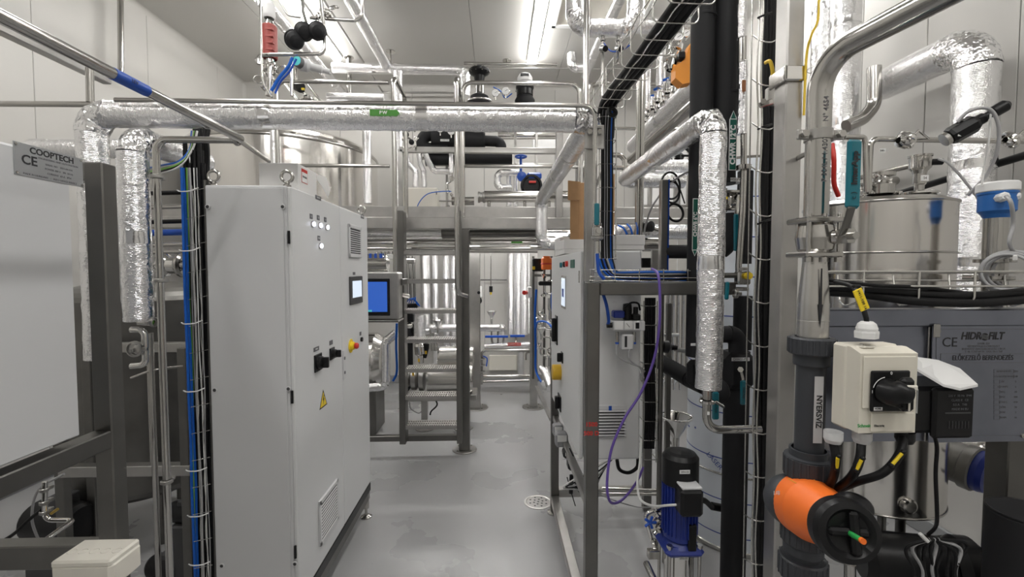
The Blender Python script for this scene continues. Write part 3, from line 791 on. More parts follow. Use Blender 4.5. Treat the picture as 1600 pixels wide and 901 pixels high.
# rotary switches
def rotary(parent, px, py, s_, m='black', h=.045, X=CX):
    c = atx(px, py, X); q = part(parent, 'rotary_switch', MB().box((X, c.y - s_, c.z - s_), (X + .008, c.y + s_, c.z + s_), .002), m)
    part(q, 'knob', MB().lathe(c + Vector((.008, 0, 0)), (1, 0, 0), [(s_ * .75, 0), (s_ * .72, .018), (s_ * .5, .022), (0, .022)], 20), m)
    part(q, 'handle', MB().box((X + .02, c.y - s_ * .18, c.z - s_ * .62), (X + h, c.y + s_ * .18, c.z + s_ * .62), .003), m)
    return q
rotary(d1, 496, 566, .046, h=.06); plate(d1, 494, 545, .07, .022, txt='MAIN')
rotary(d1, 518, 552, .034, h=.055); plate(d1, 517, 535, .05, .026)
# latch on door 2 edge
c = onx(537, 568); part(d2, 'latch_plate', MB().box((CX, c.y - .02, c.z - .1), (CX + .006, c.y + .02, c.z + .085), .003), 'light_grey')
for dz in (.035, -.055): part(d2, 'keyhole', MB().lathe((CX + .006, c.y, c.z + dz), (1, 0, 0), [(.010, 0), (.010, .003), (.0, .003)], 12), 'ink_grey')
# emergency stop
c = onx(548, 540); e = part(d2, 'emergency_stop', MB().lathe(c, (1, 0, 0), [(.045, 0), (.045, .004), (0, .004)], 28), 'yellow')
part(e, 'collar', MB().lathe(c + Vector((.004, 0, 0)), (1, 0, 0), [(.028, 0), (.026, .02), (.016, .022)], 20), 'yellow')
part(e, 'button', MB().lathe(c + Vector((.024, 0, 0)), (1, 0, 0), [(.014, 0), (.019, .006), (.021, .018), (.014, .026), (0, .028)], 20), 'red', 'red mushroom button')
plate(d2, 563, 521, .036, .026); c = onx(564, 530); part(d2, 'push_button', MB().lathe(c, (1, 0, 0), [(.016, 0), (.016, .012), (0, .012)], 16), 'black')
# warning triangle
c = onx(505, 623); w_ = .055
wt = part(d1, 'warning_sign', MB().prism([(-w_, -.045), (w_, -.045), (0, .052)], (CX, c.y, c.z), (0, 1, 0), (0, 0, 1), (.001, 0, 0)), 'ink', 'yellow triangular high-voltage warning sign')
part(wt, 'yellow_field', MB().prism([(-w_ * .8, -.038), (w_ * .8, -.038), (0, .039)], (CX + .001, c.y, c.z), (0, 1, 0), (0, 0, 1), (.0005, 0, 0)), 'yellow')
part(wt, 'bolt_symbol', MB().prism([(.004, .024), (-.012, -.006), (-.001, -.003), (-.006, -.03), (.014, .004), (.002, .001), (.012, .022)], (CX + .0016, c.y, c.z), (0, 1, 0), (0, 0, 1), (.0005, 0, 0)), 'ink')
# lifting eyes
for x, y in ((CX - .03, CY0 + .03), (CL + .03, CY0 + .03), (CX - .03, CY1 - .04), (CL + .03, CY1 - .04)):
    b = MB().ring((x, y, CZ1 + .045), (0, 1, 0), .026, .008, 24, 10); b.lathe((x, y, CZ1), (0, 0, 1), [(.018, 0), (.018, .006), (.010, .012), (.009, .022)], 16)
    part(t, 'lifting_eye', b, 'steel')
# plinth frame
for lo, hi in (((CL, CY0, CZ0 - .06), (CX, CY0 + .05, CZ0)), ((CX - .05, CY0 + .05, CZ0 - .06), (CX, CY1, CZ0)), ((CL, CY0 + .05, CZ0 - .06), (CL + .05, CY1, CZ0)), ((CL + .05, CY1 - .05, CZ0 - .06), (CX - .05, CY1, CZ0))):
    part(t, 'plinth_beam', MB().box(lo, hi, .004), 'black')
for lo, hi in (((CX - .045, CY0 + .0, CZ0 - .12), (CX - .005, CY1 - .01, CZ0 - .06)),):
    part(t, 'base_tube', MB().box(lo, hi, .004), 'steel_dark')
for x, y in ((CX - .025, CY1 - .04), (CX - .025, CY0 + .05), (CL + .03, CY0 + .05), (CL + .03, CY1 - .04)):
    z = 0.0
    part(t, 'levelling_foot', MB().lathe((x, y, 0), (0, 0, 1), [(.042, 0), (.042, .008), (.02, .022), (.010, .026), (.010, .07), (.022, .07), (.022, CZ0 - .06)], 20), 'steel')
# white carton on the cabinet
t = thing('carton', 'white cardboard box with red-edged label lying on the grey switch cabinet', 'box')
part(t, 'box_body', MB().box((-1.17, 2.27, CZ1 + .002), (-.98, 2.50, CZ1 + .135), .002), 'carton_white')
part(t, 'flap', MB().prism([(0, 0), (.06, -.01), (.085, -.07), (.07, -.12), (.03, -.06), (0, -.03)], (-.98, 2.50, CZ1 + .13), (.55, .8, 0), (0, 0, 1), (.003, -.002, 0)), 'carton_white')
lb = part(t, 'sticker', MB().box((-.98, 2.31, CZ1 + .05), (-.9792, 2.38, CZ1 + .12)), 'red')
part(lb, 'sticker_field', MB().box((-.9792, 2.313, CZ1 + .053), (-.9786, 2.377, CZ1 + .103)), 'paper')
lettering(lb, 'FRAGILE', (-.978, 2.345, CZ1 + .08), (0, 1, 0), (0, 0, 1), .014)
# ================================================================ UPPER LEFT GEAR
t = thing('actuator', 'tall dull-red cylindrical actuator with white cap above the insulated pipe', 'actuator')
c = at(422, 92, 3.4); c1 = at(421, 40, 3.4)
h = c1.z - c.z; r = .052
part(t, 'body', MB().lathe(c, (0, 0, 1), [(r * .9, 0), (r, .01), (r, h - .01), (r * .85, h), (0, h)], 28), 'dull_red', 'dull red cylinder')
for k in range(4):
    z = c.z + h * (.2 + .2 * k); part(t, 'groove', MB().box((c.x - .01, c.y - r - .001, z - .008), (c.x + r * .9, c.y - r * .4, z + .006), .003), 'dull_red')
part(t, 'neck', MB().lathe(c1, (0, 0, 1), [(.04, 0), (.03, .02), (.02, .05), (.02, .06)], 20), 'steel_mirror')
part(t, 'cap', MB().lathe(c1 + Vector((0, 0, .05)), (0, 0, 1), [(.035, 0), (.042, .02), (.042, .09), (.03, .12), (0, .13)], 20), 'white')
part(t, 'valve_body', MB().lathe(c, (0, 0, -1), [(.03, 0), (.03, .05), (.055, .06), (.055, .09), (.03, .10), (.03, .16)], 20), 'steel_mirror')
for k, l in enumerate(('lower left', 'middle', 'right')):
    px, py = ((462, 64), (476, 50), (497, 49))[k]
    c = at(px, py, 3.2); R = .062 if k == 0 else .058
    t = thing('dome_valve', f'black dome-shaped valve head near the red cylinder, {l} one of three', 'valve', 'black dome valve heads')
    ax = Vector((.45, -.75, -.45)).normalized() if k else Vector((.5, -.6, -.55)).normalized()
    part(t, 'dome', MB().lathe(c - ax * .03, ax, [(R * .6, -.05), (R * .98, -.03), (R, 0), (R * .95, .022), (R * .7, .05), (R * .35, .062), (0, .065)], 28), 'rubber')
    part(t, 'rim', MB().ring(c - ax * .03, ax, R, .005, 28), 'black')
    part(t, 'neck', MB().cyl(c - ax * .11, c - ax * .06, .022), 'steel_mirror')
    part(t, 'sticker', MB().lathe(c - ax * .005 + Vector((-.02, 0, .03)), ax, [(.012, .0), (.012, .012), (0, .013)], 4), 'light_grey')
pipe('polished tube loop carrying the black dome valve heads', [at(404, 100, 3.25), at(404, 86, 3.25), at(508, 84, 3.25), at(506, 40, 3.25), at(498, -30, 3.2)], .013, 'steel_mirror', R=.05)
pipe('thin tall steel tube left of the red cylinder, bent at its foot', [at(406, -60, 3.2), at(409, 120, 3.2), at(414, 134, 3.2), at(425, 152, 3.2)], .008, 'steel', R=.03)
pipe('upper horizontal tube through the clamps beside the dome valve heads', [at(484, 28, 3.3), at(556, 32, 3.3), at(566, 26, 3.3), at(566, -40, 3.3)], .013, 'steel_mirror', R=.05)
pipe('curved thin tube above the dome valve heads', [at(470, -40, 3.4), at(474, 20, 3.4), at(480, 40, 3.4)], .012, 'steel_mirror', R=.05)
pipe('thin tube loop near the ceiling left of the dome valve heads', [at(430, -10, 3.9), at(450, 24, 3.9), at(470, 27, 3.9)], .009, 'steel', R=.05)
t = thing('clamp_valve', 'polished cluster of clamps above the dome valve heads', 'valve')
for px, py in ((505, 18), (512, 26), (520, 12), (498, 26)):
    clamp(t, at(px, py, 3.28), (random.uniform(-1, 1), .3, random.uniform(-1, 1)), .022, m='steel_mirror')
part(t, 'body', MB().ball(at(510, 20, 3.28), .028), 'steel_mirror')
t = thing('clamp_valve', 'polished cluster of clamps below the red cylinder', 'valve')
for k, (px, py) in enumerate(((424, 100), (430, 112), (418, 118), (428, 130), (412, 138), (404, 96), (440, 104))):
    clamp(t, at(px, py, 3.35), (math.sin(k * 2.1), .3, math.cos(k * 1.7)), .022, m='steel_mirror')
part(t, 'body', MB().cyl(at(424, 98, 3.35), at(420, 150, 3.35), .022), 'steel_mirror')
part(t, 'handle', MB().ring(at(404, 124, 3.3), (.4, -1, .3), .03, .004), 'steel')
cable('blue air hose hanging from the dome valve heads', px_path([(457, 90, 3.2), (450, 105, 3.2), (436, 122, 3.2), (424, 142, 3.2)]), .011, 'cable_blue')
cable('second blue air hose beside the red cylinder', px_path([(463, 92, 3.25), (452, 112, 3.25), (438, 128, 3.25), (430, 146, 3.25)]), .007, 'blue')
pipe('upright tube under the tube loop, left of the transmitter', [at(455, 90, 3.3), at(456, 150, 3.3)], .012, 'steel_mirror')
t = thing('transmitter', 'round-display process transmitter with teal screen above the insulated pipe', 'transmitter')
c = at(472, 101, 3.6)
part(t, 'housing', MB().lathe(c, (1, .35, -.12), [(0, -.03), (.04, -.025), (.05, 0), (.05, .04), (.03, .06), (.03, .14), (.02, .15), (.02, .2)], 24), 'light_grey')
part(t, 'display_ring', MB().lathe(c, (-.2, -1, 0), [(.042, 0), (.042, .065), (.035, .068)], 24), 'ink_grey')
part(t, 'display', MB().lathe(c, (-.2, -1, 0), [(.035, .067), (0, .068)], 24), 'cyan_light')
part(t, 'stem', MB().cyl(c - Vector((.05, 0, .03)), c - Vector((.05, 0, .12)), .008), 'steel')
t = thing('valve_block', 'black-capped polished valve group behind the curved guard rail end', 'valve')
for k in range(5):
    a = at(445 + k * 9, 132 + (k % 2) * 8, 4.9); part(t, 'tube', MB().cyl(a, a + Vector((.12, .02, -.16)), .014), 'steel_mirror')
part(t, 'cap', MB().lathe(at(466, 135, 4.85), (.6, -.3, -.3), [(0, -.05), (.05, -.04), (.055, .04), (0, .05)], 20), 'black')
part(t, 'tag', MB().box(at(472, 141, 4.78), at(475, 137, 4.76)), 'yellow')
part(t, 'bonnet', MB().lathe(at(484, 155, 4.85), (0, 0, 1), [(.09, -.02), (.09, 0), (.05, .03), (0, .04)], 24), 'steel_mirror')
# insulated pipes near the ceiling
foil_pipe('long foil-insulated pipe sloping away overhead, right of the left ceiling lamp', rt((603, 101, 5.75), 'y', 2.2), .062, seg=24)
foil_pipe('foil-insulated pipe sloping away behind the red cylinder', rt((546, 158, 6.4), 'y', 4.05), .055, seg=24)
foil_pipe('horizontal foil-insulated pipe hung under the ceiling at the rear left', rt((520, 106, 5.8), 'x', 727, 'z', 150), .062, seg=24, R=.1)
foil_pipe('foil-wrapped stub pipe low behind the curved guard rail', rt((512, 152, 5.4), 'x', 600), .05, seg=20)
foil_pipe('vertical foil-insulated pipe behind the ladder handrail', rt((622, 112, 5.6), 'z', 330), .055, seg=24)
foil_pipe('slim vertical foil pipe in front of the big tank', rt((573, 205, 4.8), 'z', 318), .045, seg=20)
foil_pipe('upright polished pipe left of the big tank front', rt((428, 196, 4.75), 'z', 330), .04, seg=20, jit=.0004)
pipe('thin dark conduit sloping along the ceiling then turning along the back wall', rt((598, 144, 7.2), 'y', 2.2)[::-1] + [at(700, 145, 7.2)], .014, 'steel_satin')
pipe('thin horizontal conduit on the back wall left of the black valve', [at(640, 145, 7.22), at(720, 145, 7.22)], .012, 'steel_satin')
pipe('conduit high on the back wall right of the black valve', [at(725, 99, 6.3), at(870, 101, 6.3)], .022, 'steel')
pipe('thin wire conduit under the upper conduit on the back wall', [at(725, 106, 6.35), at(1060, 108, 6.35)], .010, 'steel_satin')
for i, (px, y0, y1, D, ln) in enumerate(((610, 80, 98, 5.8, 'centre left'), (545, 89, 155, 5.9, 'left'), (792, 94, 103, 6.3, 'right'), (1050, 95, 110, 6.6, 'far right'))):
    t = thing('pipe_hanger', f'T-shaped steel ceiling hanger, {["above the hung foil pipe", "through the left end of the hung foil pipe", "on the upper back wall conduit", "near the foil pipes at the upper right"][i]}', 'hanger', 'ceiling hangers')
    a, b_ = at(px, y0, D), at(px, y1, D); b_.x = a.x
    a.z = min(a.z, 4.77)
    part(t, 'rod', MB().cyl(a, b_, .012 if i != 1 else .03), 'steel'); part(t, 'plate', MB().lathe(a, (0, 0, 1), [(0, -.01), (.06, -.01), (.06, 0), (0, .0)], 16), 'steel')
# hung elbow group at upper right of back wall
foil_pipe('short foil elbow with green tag under the ceiling near the aisle lamp', rt((893, 84, 6.2), 'z', 105, 'x', 912), .065, seg=20)
foil_pipe('long foil-insulated pipe sloping away above the right of the aisle', rt((914, 117, 6.6), 'y', 3.6), .062, seg=24)
u = foil_pipe('U-shaped foil-insulated pipe hanging from above at the upper centre right', rt((898, -60, 3.3), 'z', 43, 'x', 993, 'z', -60), .062, seg=32, R=.11)
foil_pipe('foil-insulated pipe running right behind the black pipes at the top', rt((990, 40, 3.4), 'x', 1085), .055, seg=24)
for i, px in enumerate((942, 966)):
    t = thing('drain_leg', f'thin steel drain tube with small valve under the U-shaped foil pipe, {"left" if i == 0 else "right"} one of two', 'tube', 'drain tubes under the U-shaped pipe')
    P = rt((px, 56, 3.3), 'z', 150 if i == 0 else 100); part(t, 'tube', MB().cyl(*P, .011), 'steel')
    for py in (63, 72, 80): clamp(t, at(px, py, 3.3), (0, 0, 1), .016, m='steel_mirror')
    part(t, 'valve_body', MB().cyl(at(px - 2, 76, 3.3), at(px + 4, 76, 3.2), .02), 'black')
cable('thin blue wire looping between the drain tubes', px_path([(942, 66, 3.3), (955, 80, 3.25), (972, 78, 3.25), (985, 70, 3.2)]), .005, 'blue')
pipe('slender steel pipe dropping from the ceiling left of the vertical cable basket', rt((917, -60, 3.0), 'z', 470), .018, R=.05)
# black diaphragm control valve
t = thing('control_valve', 'large black diaphragm control valve above the insulated pipe', 'valve')
c = at(749, 112, 5.0); 
part(t, 'diaphragm_case', MB().lathe(c, (0, 0, 1), [(.05, -.12), (.06, -.05), (.09, -.03), (.115, -.012), (.115, .012), (.09, .035), (.05, .05), (0, .055)], 28), 'black')
for k in range(10):
    a = math.tau * k / 10; q = c + Vector((.105 * math.cos(a), .105 * math.sin(a), -.02)); part(t, 'bolt', MB().cyl(q, q + Vector((0, 0, .045)), .007, seg=6, smooth=False), 'steel')
part(t, 'yoke', MB().cyl(c - Vector((.035, 0, .24)), c - Vector((.035, 0, .1)), .012).cyl(c - Vector((-.035, 0, .24)), c - Vector((-.035, 0, .1)), .012), 'steel', kind='stuff')
part(t, 'spring', MB().cyl(c - Vector((0, 0, .22)), c - Vector((0, 0, .1)), .022), 'steel_dark')
part(t, 'bonnet', MB().lathe(c - Vector((0, 0, .36)), (0, 0, 1), [(.13, 0), (.13, .03), (.1, .05), (.1, .09), (.05, .12)], 28), 'rubber')
part(t, 'clamp_ring', MB().ring(c - Vector((0, 0, .33)), (0, 0, 1), .13, .012), 'steel')
t = thing('control_valve', 'white-capped control valve above the insulated pipe, right of the gauges', 'valve')
c = at(820, 128, 5.0)
part(t, 'cap', MB().lathe(c, (0, 0, 1), [(.06, -.03), (.085, 0), (.085, .04), (.06, .08), (0, .1)], 28), 'white')
part(t, 'window', MB().box(c + Vector((-.05, -.09, .03)), c + Vector((.04, -.07, .06)), .004), 'black')
part(t, 'base', MB().lathe(c, (0, 0, 1), [(.09, -.15), (.09, -.09), (.10, -.07), (.10, -.05), (.06, -.03)], 28), 'black')
part(t, 'bonnet', MB().lathe(c, (0, 0, 1), [(.11, -.25), (.11, -.2), (.08, -.15)], 28), 'rubber')
gauge('round pressure gauge above the insulated pipe, left one of the pair', at(774, 145, 4.9), .042, group='gauges above the insulated pipe')
gauge('round pressure gauge above the insulated pipe, right one of the pair', at(790, 142, 4.9), .044, group='gauges above the insulated pipe')
cable('blue air line between the pressure gauges', px_path([(771, 136, 5), (783, 143, 4.95), (789, 153, 5), (800, 146, 5)]), .006, 'cable_blue')
t = thing('tap', 'small steel tap on the guard rail level right of the white-capped valve', 'valve')
part(t, 'stem', MB().cyl(at(811, 125, 5), at(811, 143, 5), .012), 'steel'); part(t, 'lever', MB().cyl(at(806, 142, 5), at(820, 146, 4.95), .012), 'steel_mirror'); part(t, 'cap', MB().cyl(at(811, 128, 5), at(811, 125, 5), .02), 'steel')
# ---------------- equipment on the platform, in view under the long pipe
t = thing('pump_unit', 'black insulated pump body and elbow pipes on the platform below the PW pipe', 'pump')
Y = 5.3
part(t, 'elbow', MB().tube(fillet([at(700, 233, Y), at(660, 233, Y), at(660, 212, Y), at(700, 207, Y)], .12, 8), .072, 24), 'rubber')
part(t, 'insulated_pipe', MB().cyl(at(675, 218, Y), at(722, 218, Y), .10, seg=28), 'rubber')
part(t, 'insulated_body', MB().lathe(at(715, 219, Y), (1, 0, 0), [(0, 0), (.11, .005), (.115, .02), (.115, .30), (.10, .32), (0, .32)], 32), 'rubber')
part(t, 'end_elbow', MB().tube(fillet([at(757, 220, Y), at(783, 221, Y), at(783, 240, Y)], .09, 8), .062, 20), 'rubber')
part(t, 'lower_body', MB().cyl(at(720, 247, Y), at(800, 247, Y), .07, seg=24), 'rubber')
part(t, 'lower_body', MB().cyl(at(665, 250, Y), at(715, 250, Y), .06, seg=24), 'rubber')
b = MB(); c = at(695, 219, Y - .11); plt = part(t, 'label_plate', MB().box(c - Vector((.05, .002, .012)), c + Vector((.05, 0, .012))), 'white'); lettering(plt, 'CHWR PW', c + Vector((0, -.003, 0)), (1, 0, 0), (0, 0, 1), .018)
gauge('round gauge standing on the black insulated pump, left one', at(688, 201, 5.15), .044, group='gauges on the black pump')
gauge('round gauge standing on the black insulated pump, right one', at(705, 205, 5.15), .044, group='gauges on the black pump')
t = thing('equipment_rack', 'steel rack beams holding the black pump on the platform', 'frame')
for py, pa, pb, Y, h in ((234, 625, 905, 5.0, .06), (258, 700, 870, 5.6, .05)):
    a, b_ = at(pa, py, Y), at(pb, py, Y); part(t, 'beam', MB().box((a.x, Y - .03, a.z - h / 2), (b_.x, Y + .03, a.z + h / 2), .003), 'steel_satin')
for px in (626, 903):
    a = at(px, 234, 5.0); part(t, 'leg', MB().box((a.x - .025, 4.97, zm), (a.x + .025, 5.03, a.z), .003), 'steel_satin')
for px in (698, 805, 838):
    a = at(px, 205, 5.6); part(t, 'leg', MB().box((a.x - .015, 5.57, zm), (a.x + .015, 5.63, a.z + .1), .003), 'steel_satin')
for i, (py, pa, pb, r, D) in enumerate(((212, 778, 872, .045, 5.8), (197, 720, 905, .025, 5.2), (247, 660, 760, .02, 5.5), (257, 665, 720, .022, 5.6))):
    pipe(['brown-tinted polished pipe right of the black pump', 'thin polished pipe just under the PW pipe', 'slim pipe behind the black pump, upper', 'slim pipe behind the black pump, lower'][i], [at(pa, py, D), at(pb, py, D)], r, 'steel')
solo('white_panel', MB().box(at(832, 232, 6.1), at(878, 219, 6.16), .01), 'white', 'white box panel behind the sloping insulated pipe on the platform', 'panel')
t = thing('cabinet_box', 'pale beige metal box on the platform left of the ladder handrail', 'box')
a, b_ = at(630, 340, 4.85), at(683, 293, 4.85)
part(t, 'body', MB().box((a.x, 4.85, zm + .002), (b_.x, 5.1, b_.z), .006), 'cream')
part(t, 'door', MB().box((a.x + .01, 4.842, zm + .02), (b_.x - .012, 4.85, b_.z - .01), .004), 'cream')
for py in (300, 334): part(t, 'hinge', MB().cyl(at(682, py, 4.84), at(682, py + 4, 4.84), .006), 'steel')
cable('thin blue hose arching in front of the beige box', px_path([(649, 338, 4.8), (654, 318, 4.78), (668, 303, 4.78), (690, 299, 4.8), (705, 299, 4.9)]), .005, 'cable_blue')
t = thing('sampling_group', 'polished clamp fittings and gauge tube between the beige box and the ladder', 'valve')
for k, (px, py) in enumerate(((700, 298), (706, 305), (711, 316), (699, 322), (716, 300))): clamp(t, at(px, py, 4.9), (math.sin(k), .2, math.cos(k)), .022, m='steel_mirror')
part(t, 'tube', MB().tube(fillet([at(698, 300, 4.9), at(697, 288, 4.9), at(706, 282, 4.9), at(707, 270, 4.9)], .04, 6), .012, 10), 'steel_mirror')
part(t, 'round_cap', MB().lathe(at(706, 279, 4.85), (0, -1, 0), [(.03, 0), (.03, .02), (0, .022)], 20), 'steel')
part(t, 'tube', MB().cyl(at(686, 314, 4.9), at(706, 314, 4.9), .010), 'steel_mirror'); part(t, 'lever', MB().cyl(at(697, 325, 4.88), at(712, 333, 4.88), .012), 'steel')
t = thing('steel_pipe', 'thick polished horizontal pipe with flange joint standing just above the platform edge', 'pipe')
part(t, 'pipe_run', MB().cyl(at(757, 307, 4.95), at(905, 307, 4.95), .062, seg=24), 'steel')
part(t, 'pipe_run', MB().cyl(at(706, 314, 4.95), at(741, 314, 4.95), .045, seg=20), 'steel')
part(t, 'flange', MB().lathe(at(747, 308, 4.95), (1, 0, 0), [(0, 0), (.06, 0), (.06, .02), (.05, .03), (.05, .045), (.06, .055), (.06, .075), (0, .075)], 24), 'steel_satin')
for px in (764, 820, 858): part(t, 'support', MB().cyl(at(px, 314, 4.95), at(px, 325, 4.95), .018), 'steel')
t = thing('butterfly_valve', 'blue valve and black wafer disc on the platform, behind the sloping insulated pipe', 'valve')
c = at(830, 290, 5.2)
part(t, 'wafer', MB().lathe(c + Vector((0, .02, 0)), (0, -1, 0), [(0, 0), (.125, 0), (.125, .05), (.10, .06), (.09, .04), (0, .04)], 32), 'black')
part(t, 'blue_body', MB().box(c + Vector((-.05, -.03, .07)), c + Vector((.12, .05, .15)), .02), 'blue')
part(t, 'blue_body', MB().lathe(c + Vector((-.11, 0, .10)), (0, -1, 0), [(0, -.03), (.05, -.03), (.055, .03), (0, .04)], 20), 'blue')
part(t, 'red_tag', MB().box(c + Vector((-.03, -.06, .02)), c + Vector((.05, -.045, .045)), .003), 'red')
part(t, 'blue_wheel', MB().ring(c + Vector((-.12, 0, .33)), (0, 0, 1), .06, .012, 20), 'blue')
part(t, 'blue_stem', MB().cyl(c + Vector((-.12, 0, .16)), c + Vector((-.12, 0, .34)), .015), 'blue')
foil_pipe('small foil loop of pipe left of the blue valve on the platform', rt((812, 270, 5.3), 'x', 777, 'z', 293, 'x', 800), .04, seg=18, R=.06)
for i, px in enumerate((795, 806)): foil_pipe(f'short upright foil pipe beside the blue valve, {"left" if i == 0 else "right"} one', rt((px, 270, 5.35), 'z', 322), .03, seg=14, group='short upright foil pipes')
foil_pipe('upright foil pipe right of the ladder handrail on the platform', rt((722, 268, 5.2), 'z', 322), .035, seg=16)
for i, (p, r) in enumerate((([(634, 240, 5.1), (637, 255, 5.1), (650, 268, 5.1), (649, 292, 5.1)], .03), ([(655, 240, 5.2), (656, 255, 5.2), (662, 268, 5.2), (663, 292, 5.2)], .03), ([(665, 240, 5.2), (671, 255, 5.2), (679, 267, 5.2), (705, 268, 5.2)], .035))):
    foil_pipe(f'bent foil pipe dropping behind the beige box, {["left", "middle", "right"][i]} of three', [at(*q) for q in p], r, seg=14, R=.06, group='bent foil pipes above the beige box')
foil_pipe('slim upright foil pipe left of the beige box', rt((625, 262, 5.0), 'z', 340), .022, seg=12)
foil_pipe('upright foil pipe between the ladder handrails above the rack', rt((705, 240, 5.1), 'z', 270), .028, seg=14)
t = thing('valve_block', 'small valve manifold left of the black pump under the PW pipe', 'valve')
for k in range(9):
    c = at(628 + (k % 3) * 9 + 3, 203 + (k // 3) * 14, 4.95); clamp(t, c, (math.sin(k * 1.3), .3, math.cos(k * 2.2)), .02, m='steel_mirror')
part(t, 'black_head', MB().ball(at(634, 210, 4.9), .035), 'black'); part(t, 'black_head', MB().ball(at(643, 222, 4.9), .03), 'black')
# ---------------- pipes just under the platform edge
for i, (py, pa, pb, D, r, m) in enumerate(((365, 572, 690, 4.8, .05, 'f'), (365, 690, 838, 4.9, .045, 'steel_dark'), (379, 572, 868, 4.75, .03, 's'), (373, 572, 868, 4.95, .03, 's'), (388, 572, 905, 4.7, .018, 's'), (372, 735, 838, 4.72, .018, 's'))):
    l = ['foil-insulated pipe under the platform left of the ladder', 'dark pipe under the platform right of the ladder', 'polished pipe third down under the platform beam', 'polished pipe second down under the platform beam', 'lowest thin pipe under the platform beam', 'thin pipe with green tag under the platform beam'][i]
    if m == 'f': foil_pipe(l, [at(pa, py, D), at(pb, py, D)], r, seg=20)
    else: pipe(l, [at(pa, py, D), at(pb, py, D)], r, 'steel' if m == 's' else m)
solo('pipe_tag', MB().box(at(799, 380, 4.70), at(816, 377, 4.705)), 'tag_green', 'small green tag on the pipes under the platform', 'label')
t = thing('steel_bracket', 'pair of flat bars behind the pipes under the platform', 'frame')
a, b_ = at(620, 395, 5.0), at(840, 391, 5.0); part(t, 'beam', MB().box((a.x, 4.98, a.z), (b_.x, 5.02, a.z + .03), .003), 'steel_satin')
# ================================================================ BELOW THE PLATFORM
# blue-screen terminal
t = thing('operator_terminal', 'stainless operator terminal with blue screen right of the grey cabinet', 'terminal')
Y = 4.0
a, b_ = at(540, 500, Y), at(622, 425, Y)
part(t, 'enclosure', MB().box((a.x, Y, a.z), (b_.x, Y + .18, b_.z), .012), 'steel_satin')
part(t, 'bezel', MB().box((at(552, 494, Y).x, Y - .008, at(552, 493, Y).z), (at(609, 434, Y).x, Y, at(609, 435, Y).z), .004), 'black')
s_ = part(t, 'screen', MB().box((at(556, 487, Y).x, Y - .010, at(556, 487, Y).z), (at(605, 440, Y).x, Y - .008, at(605, 440, Y).z)), 'screen_blue')
part(s_, 'task_bar', MB().box(at(557, 487, Y - .011), at(581, 484, Y - .0105)), 'cyan_light')
part(t, 'canopy', MB().box((a.x, Y - .03, at(560, 503, Y).z), (b_.x + .005, Y + .2, a.z), .004), 'steel_dark')
part(t, 'arm', MB().box((b_.x - .03, Y + .1, b_.z - .12), (b_.x + .02, 4.36, b_.z - .06), .004), 'steel_dark')
# things above the terminal
t = thing('process_vessel', 'polished horizontal vessel behind the blue-screen terminal', 'vessel')
part(t, 'shell', MB().lathe(at(560, 560, 5.2) - Vector((.3, 0, 0)), (1, 0, 0), [(0, 0), (.25, .02), (.3, .08), (.3, .52), (.25, .6), (0, .62)], 40), 'tank_steel')
part(t, 'top_shell', MB().cyl(at(540, 412, 5.0), at(606, 412, 5.0), .085, seg=28), 'steel')
part(t, 'foot_bracket', MB().box((at(560, 600, 5.2).x - .2, 5.0, 0), (at(560, 600, 5.2).x + .25, 5.4, at(560, 585, 5.2).z), .01), 'steel_dark')
t = thing('valve_manifold', 'blue-hosed valve block above the blue-screen terminal', 'valve')
for k in range(6): part(t, 'coil', MB().box(at(574 + k * 4, 396, 4.5), at(577 + k * 4, 405, 4.46), .003), 'blue' if k % 2 else 'steel')
part(t, 'rail', MB().box(at(570, 407, 4.5), at(600, 403, 4.44), .003), 'steel')
for k in range(5): part(t, 'fitting', MB().cyl(at(588 + k * 6, 393, 4.5), at(590 + k * 6, 402, 4.5), .014), 'steel_mirror')
part(t, 'white_box', MB().box(at(607, 405, 4.5), at(616, 397, 4.45), .004), 'white')
foil_pipe('bent foil pipe beside the process vessel, left of the ladder', [at(619, 520, 4.7), at(603, 533, 4.7), at(603, 603, 4.7), at(572, 606, 4.7)], .045, seg=20, R=.07)
cable('blue hose hanging behind the left ladder stringer', px_path([(620, 505, 4.6), (619, 540, 4.6), (620, 580, 4.6), (614, 595, 4.6)]), .012, 'cable_blue')
# vertical foil pipes on the back wall
for i, (px, r, ya, yb) in enumerate(((664, .085, 396, 520), (680, .05, 396, 590), (697, .055, 396, 590), (709, .045, 396, 590), (799, .07, 394, 522), (811, .055, 394, 522), (821, .06, 394, 522), (829, .05, 394, 520))):
    l = ['thick crinkled foil pipe on the back wall seen through the ladder', 'slim foil pipe second in the row seen through the ladder', 'foil pipe third in the row seen through the ladder', 'foil pipe beside the right ladder stringer', 'foil pipe on the back wall, first of the right-hand row beyond the aisle',
         'foil pipe on the back wall, second of the right-hand row beyond the aisle', 'foil pipe on the back wall, third of the right-hand row beyond the aisle', 'foil pipe on the back wall, last of the right-hand row beyond the aisle'][i]
    foil_pipe(l, rt((px, ya - 10, 7.05), 'z', yb), r, seg=20, jit=.003, bands=False)
solo('steel_pipe', MB().box(at(733, 394, 6.6), at(746, 450, 6.65), .01), 'steel', 'flat polished steel duct at the back right of the ladder', 'duct')
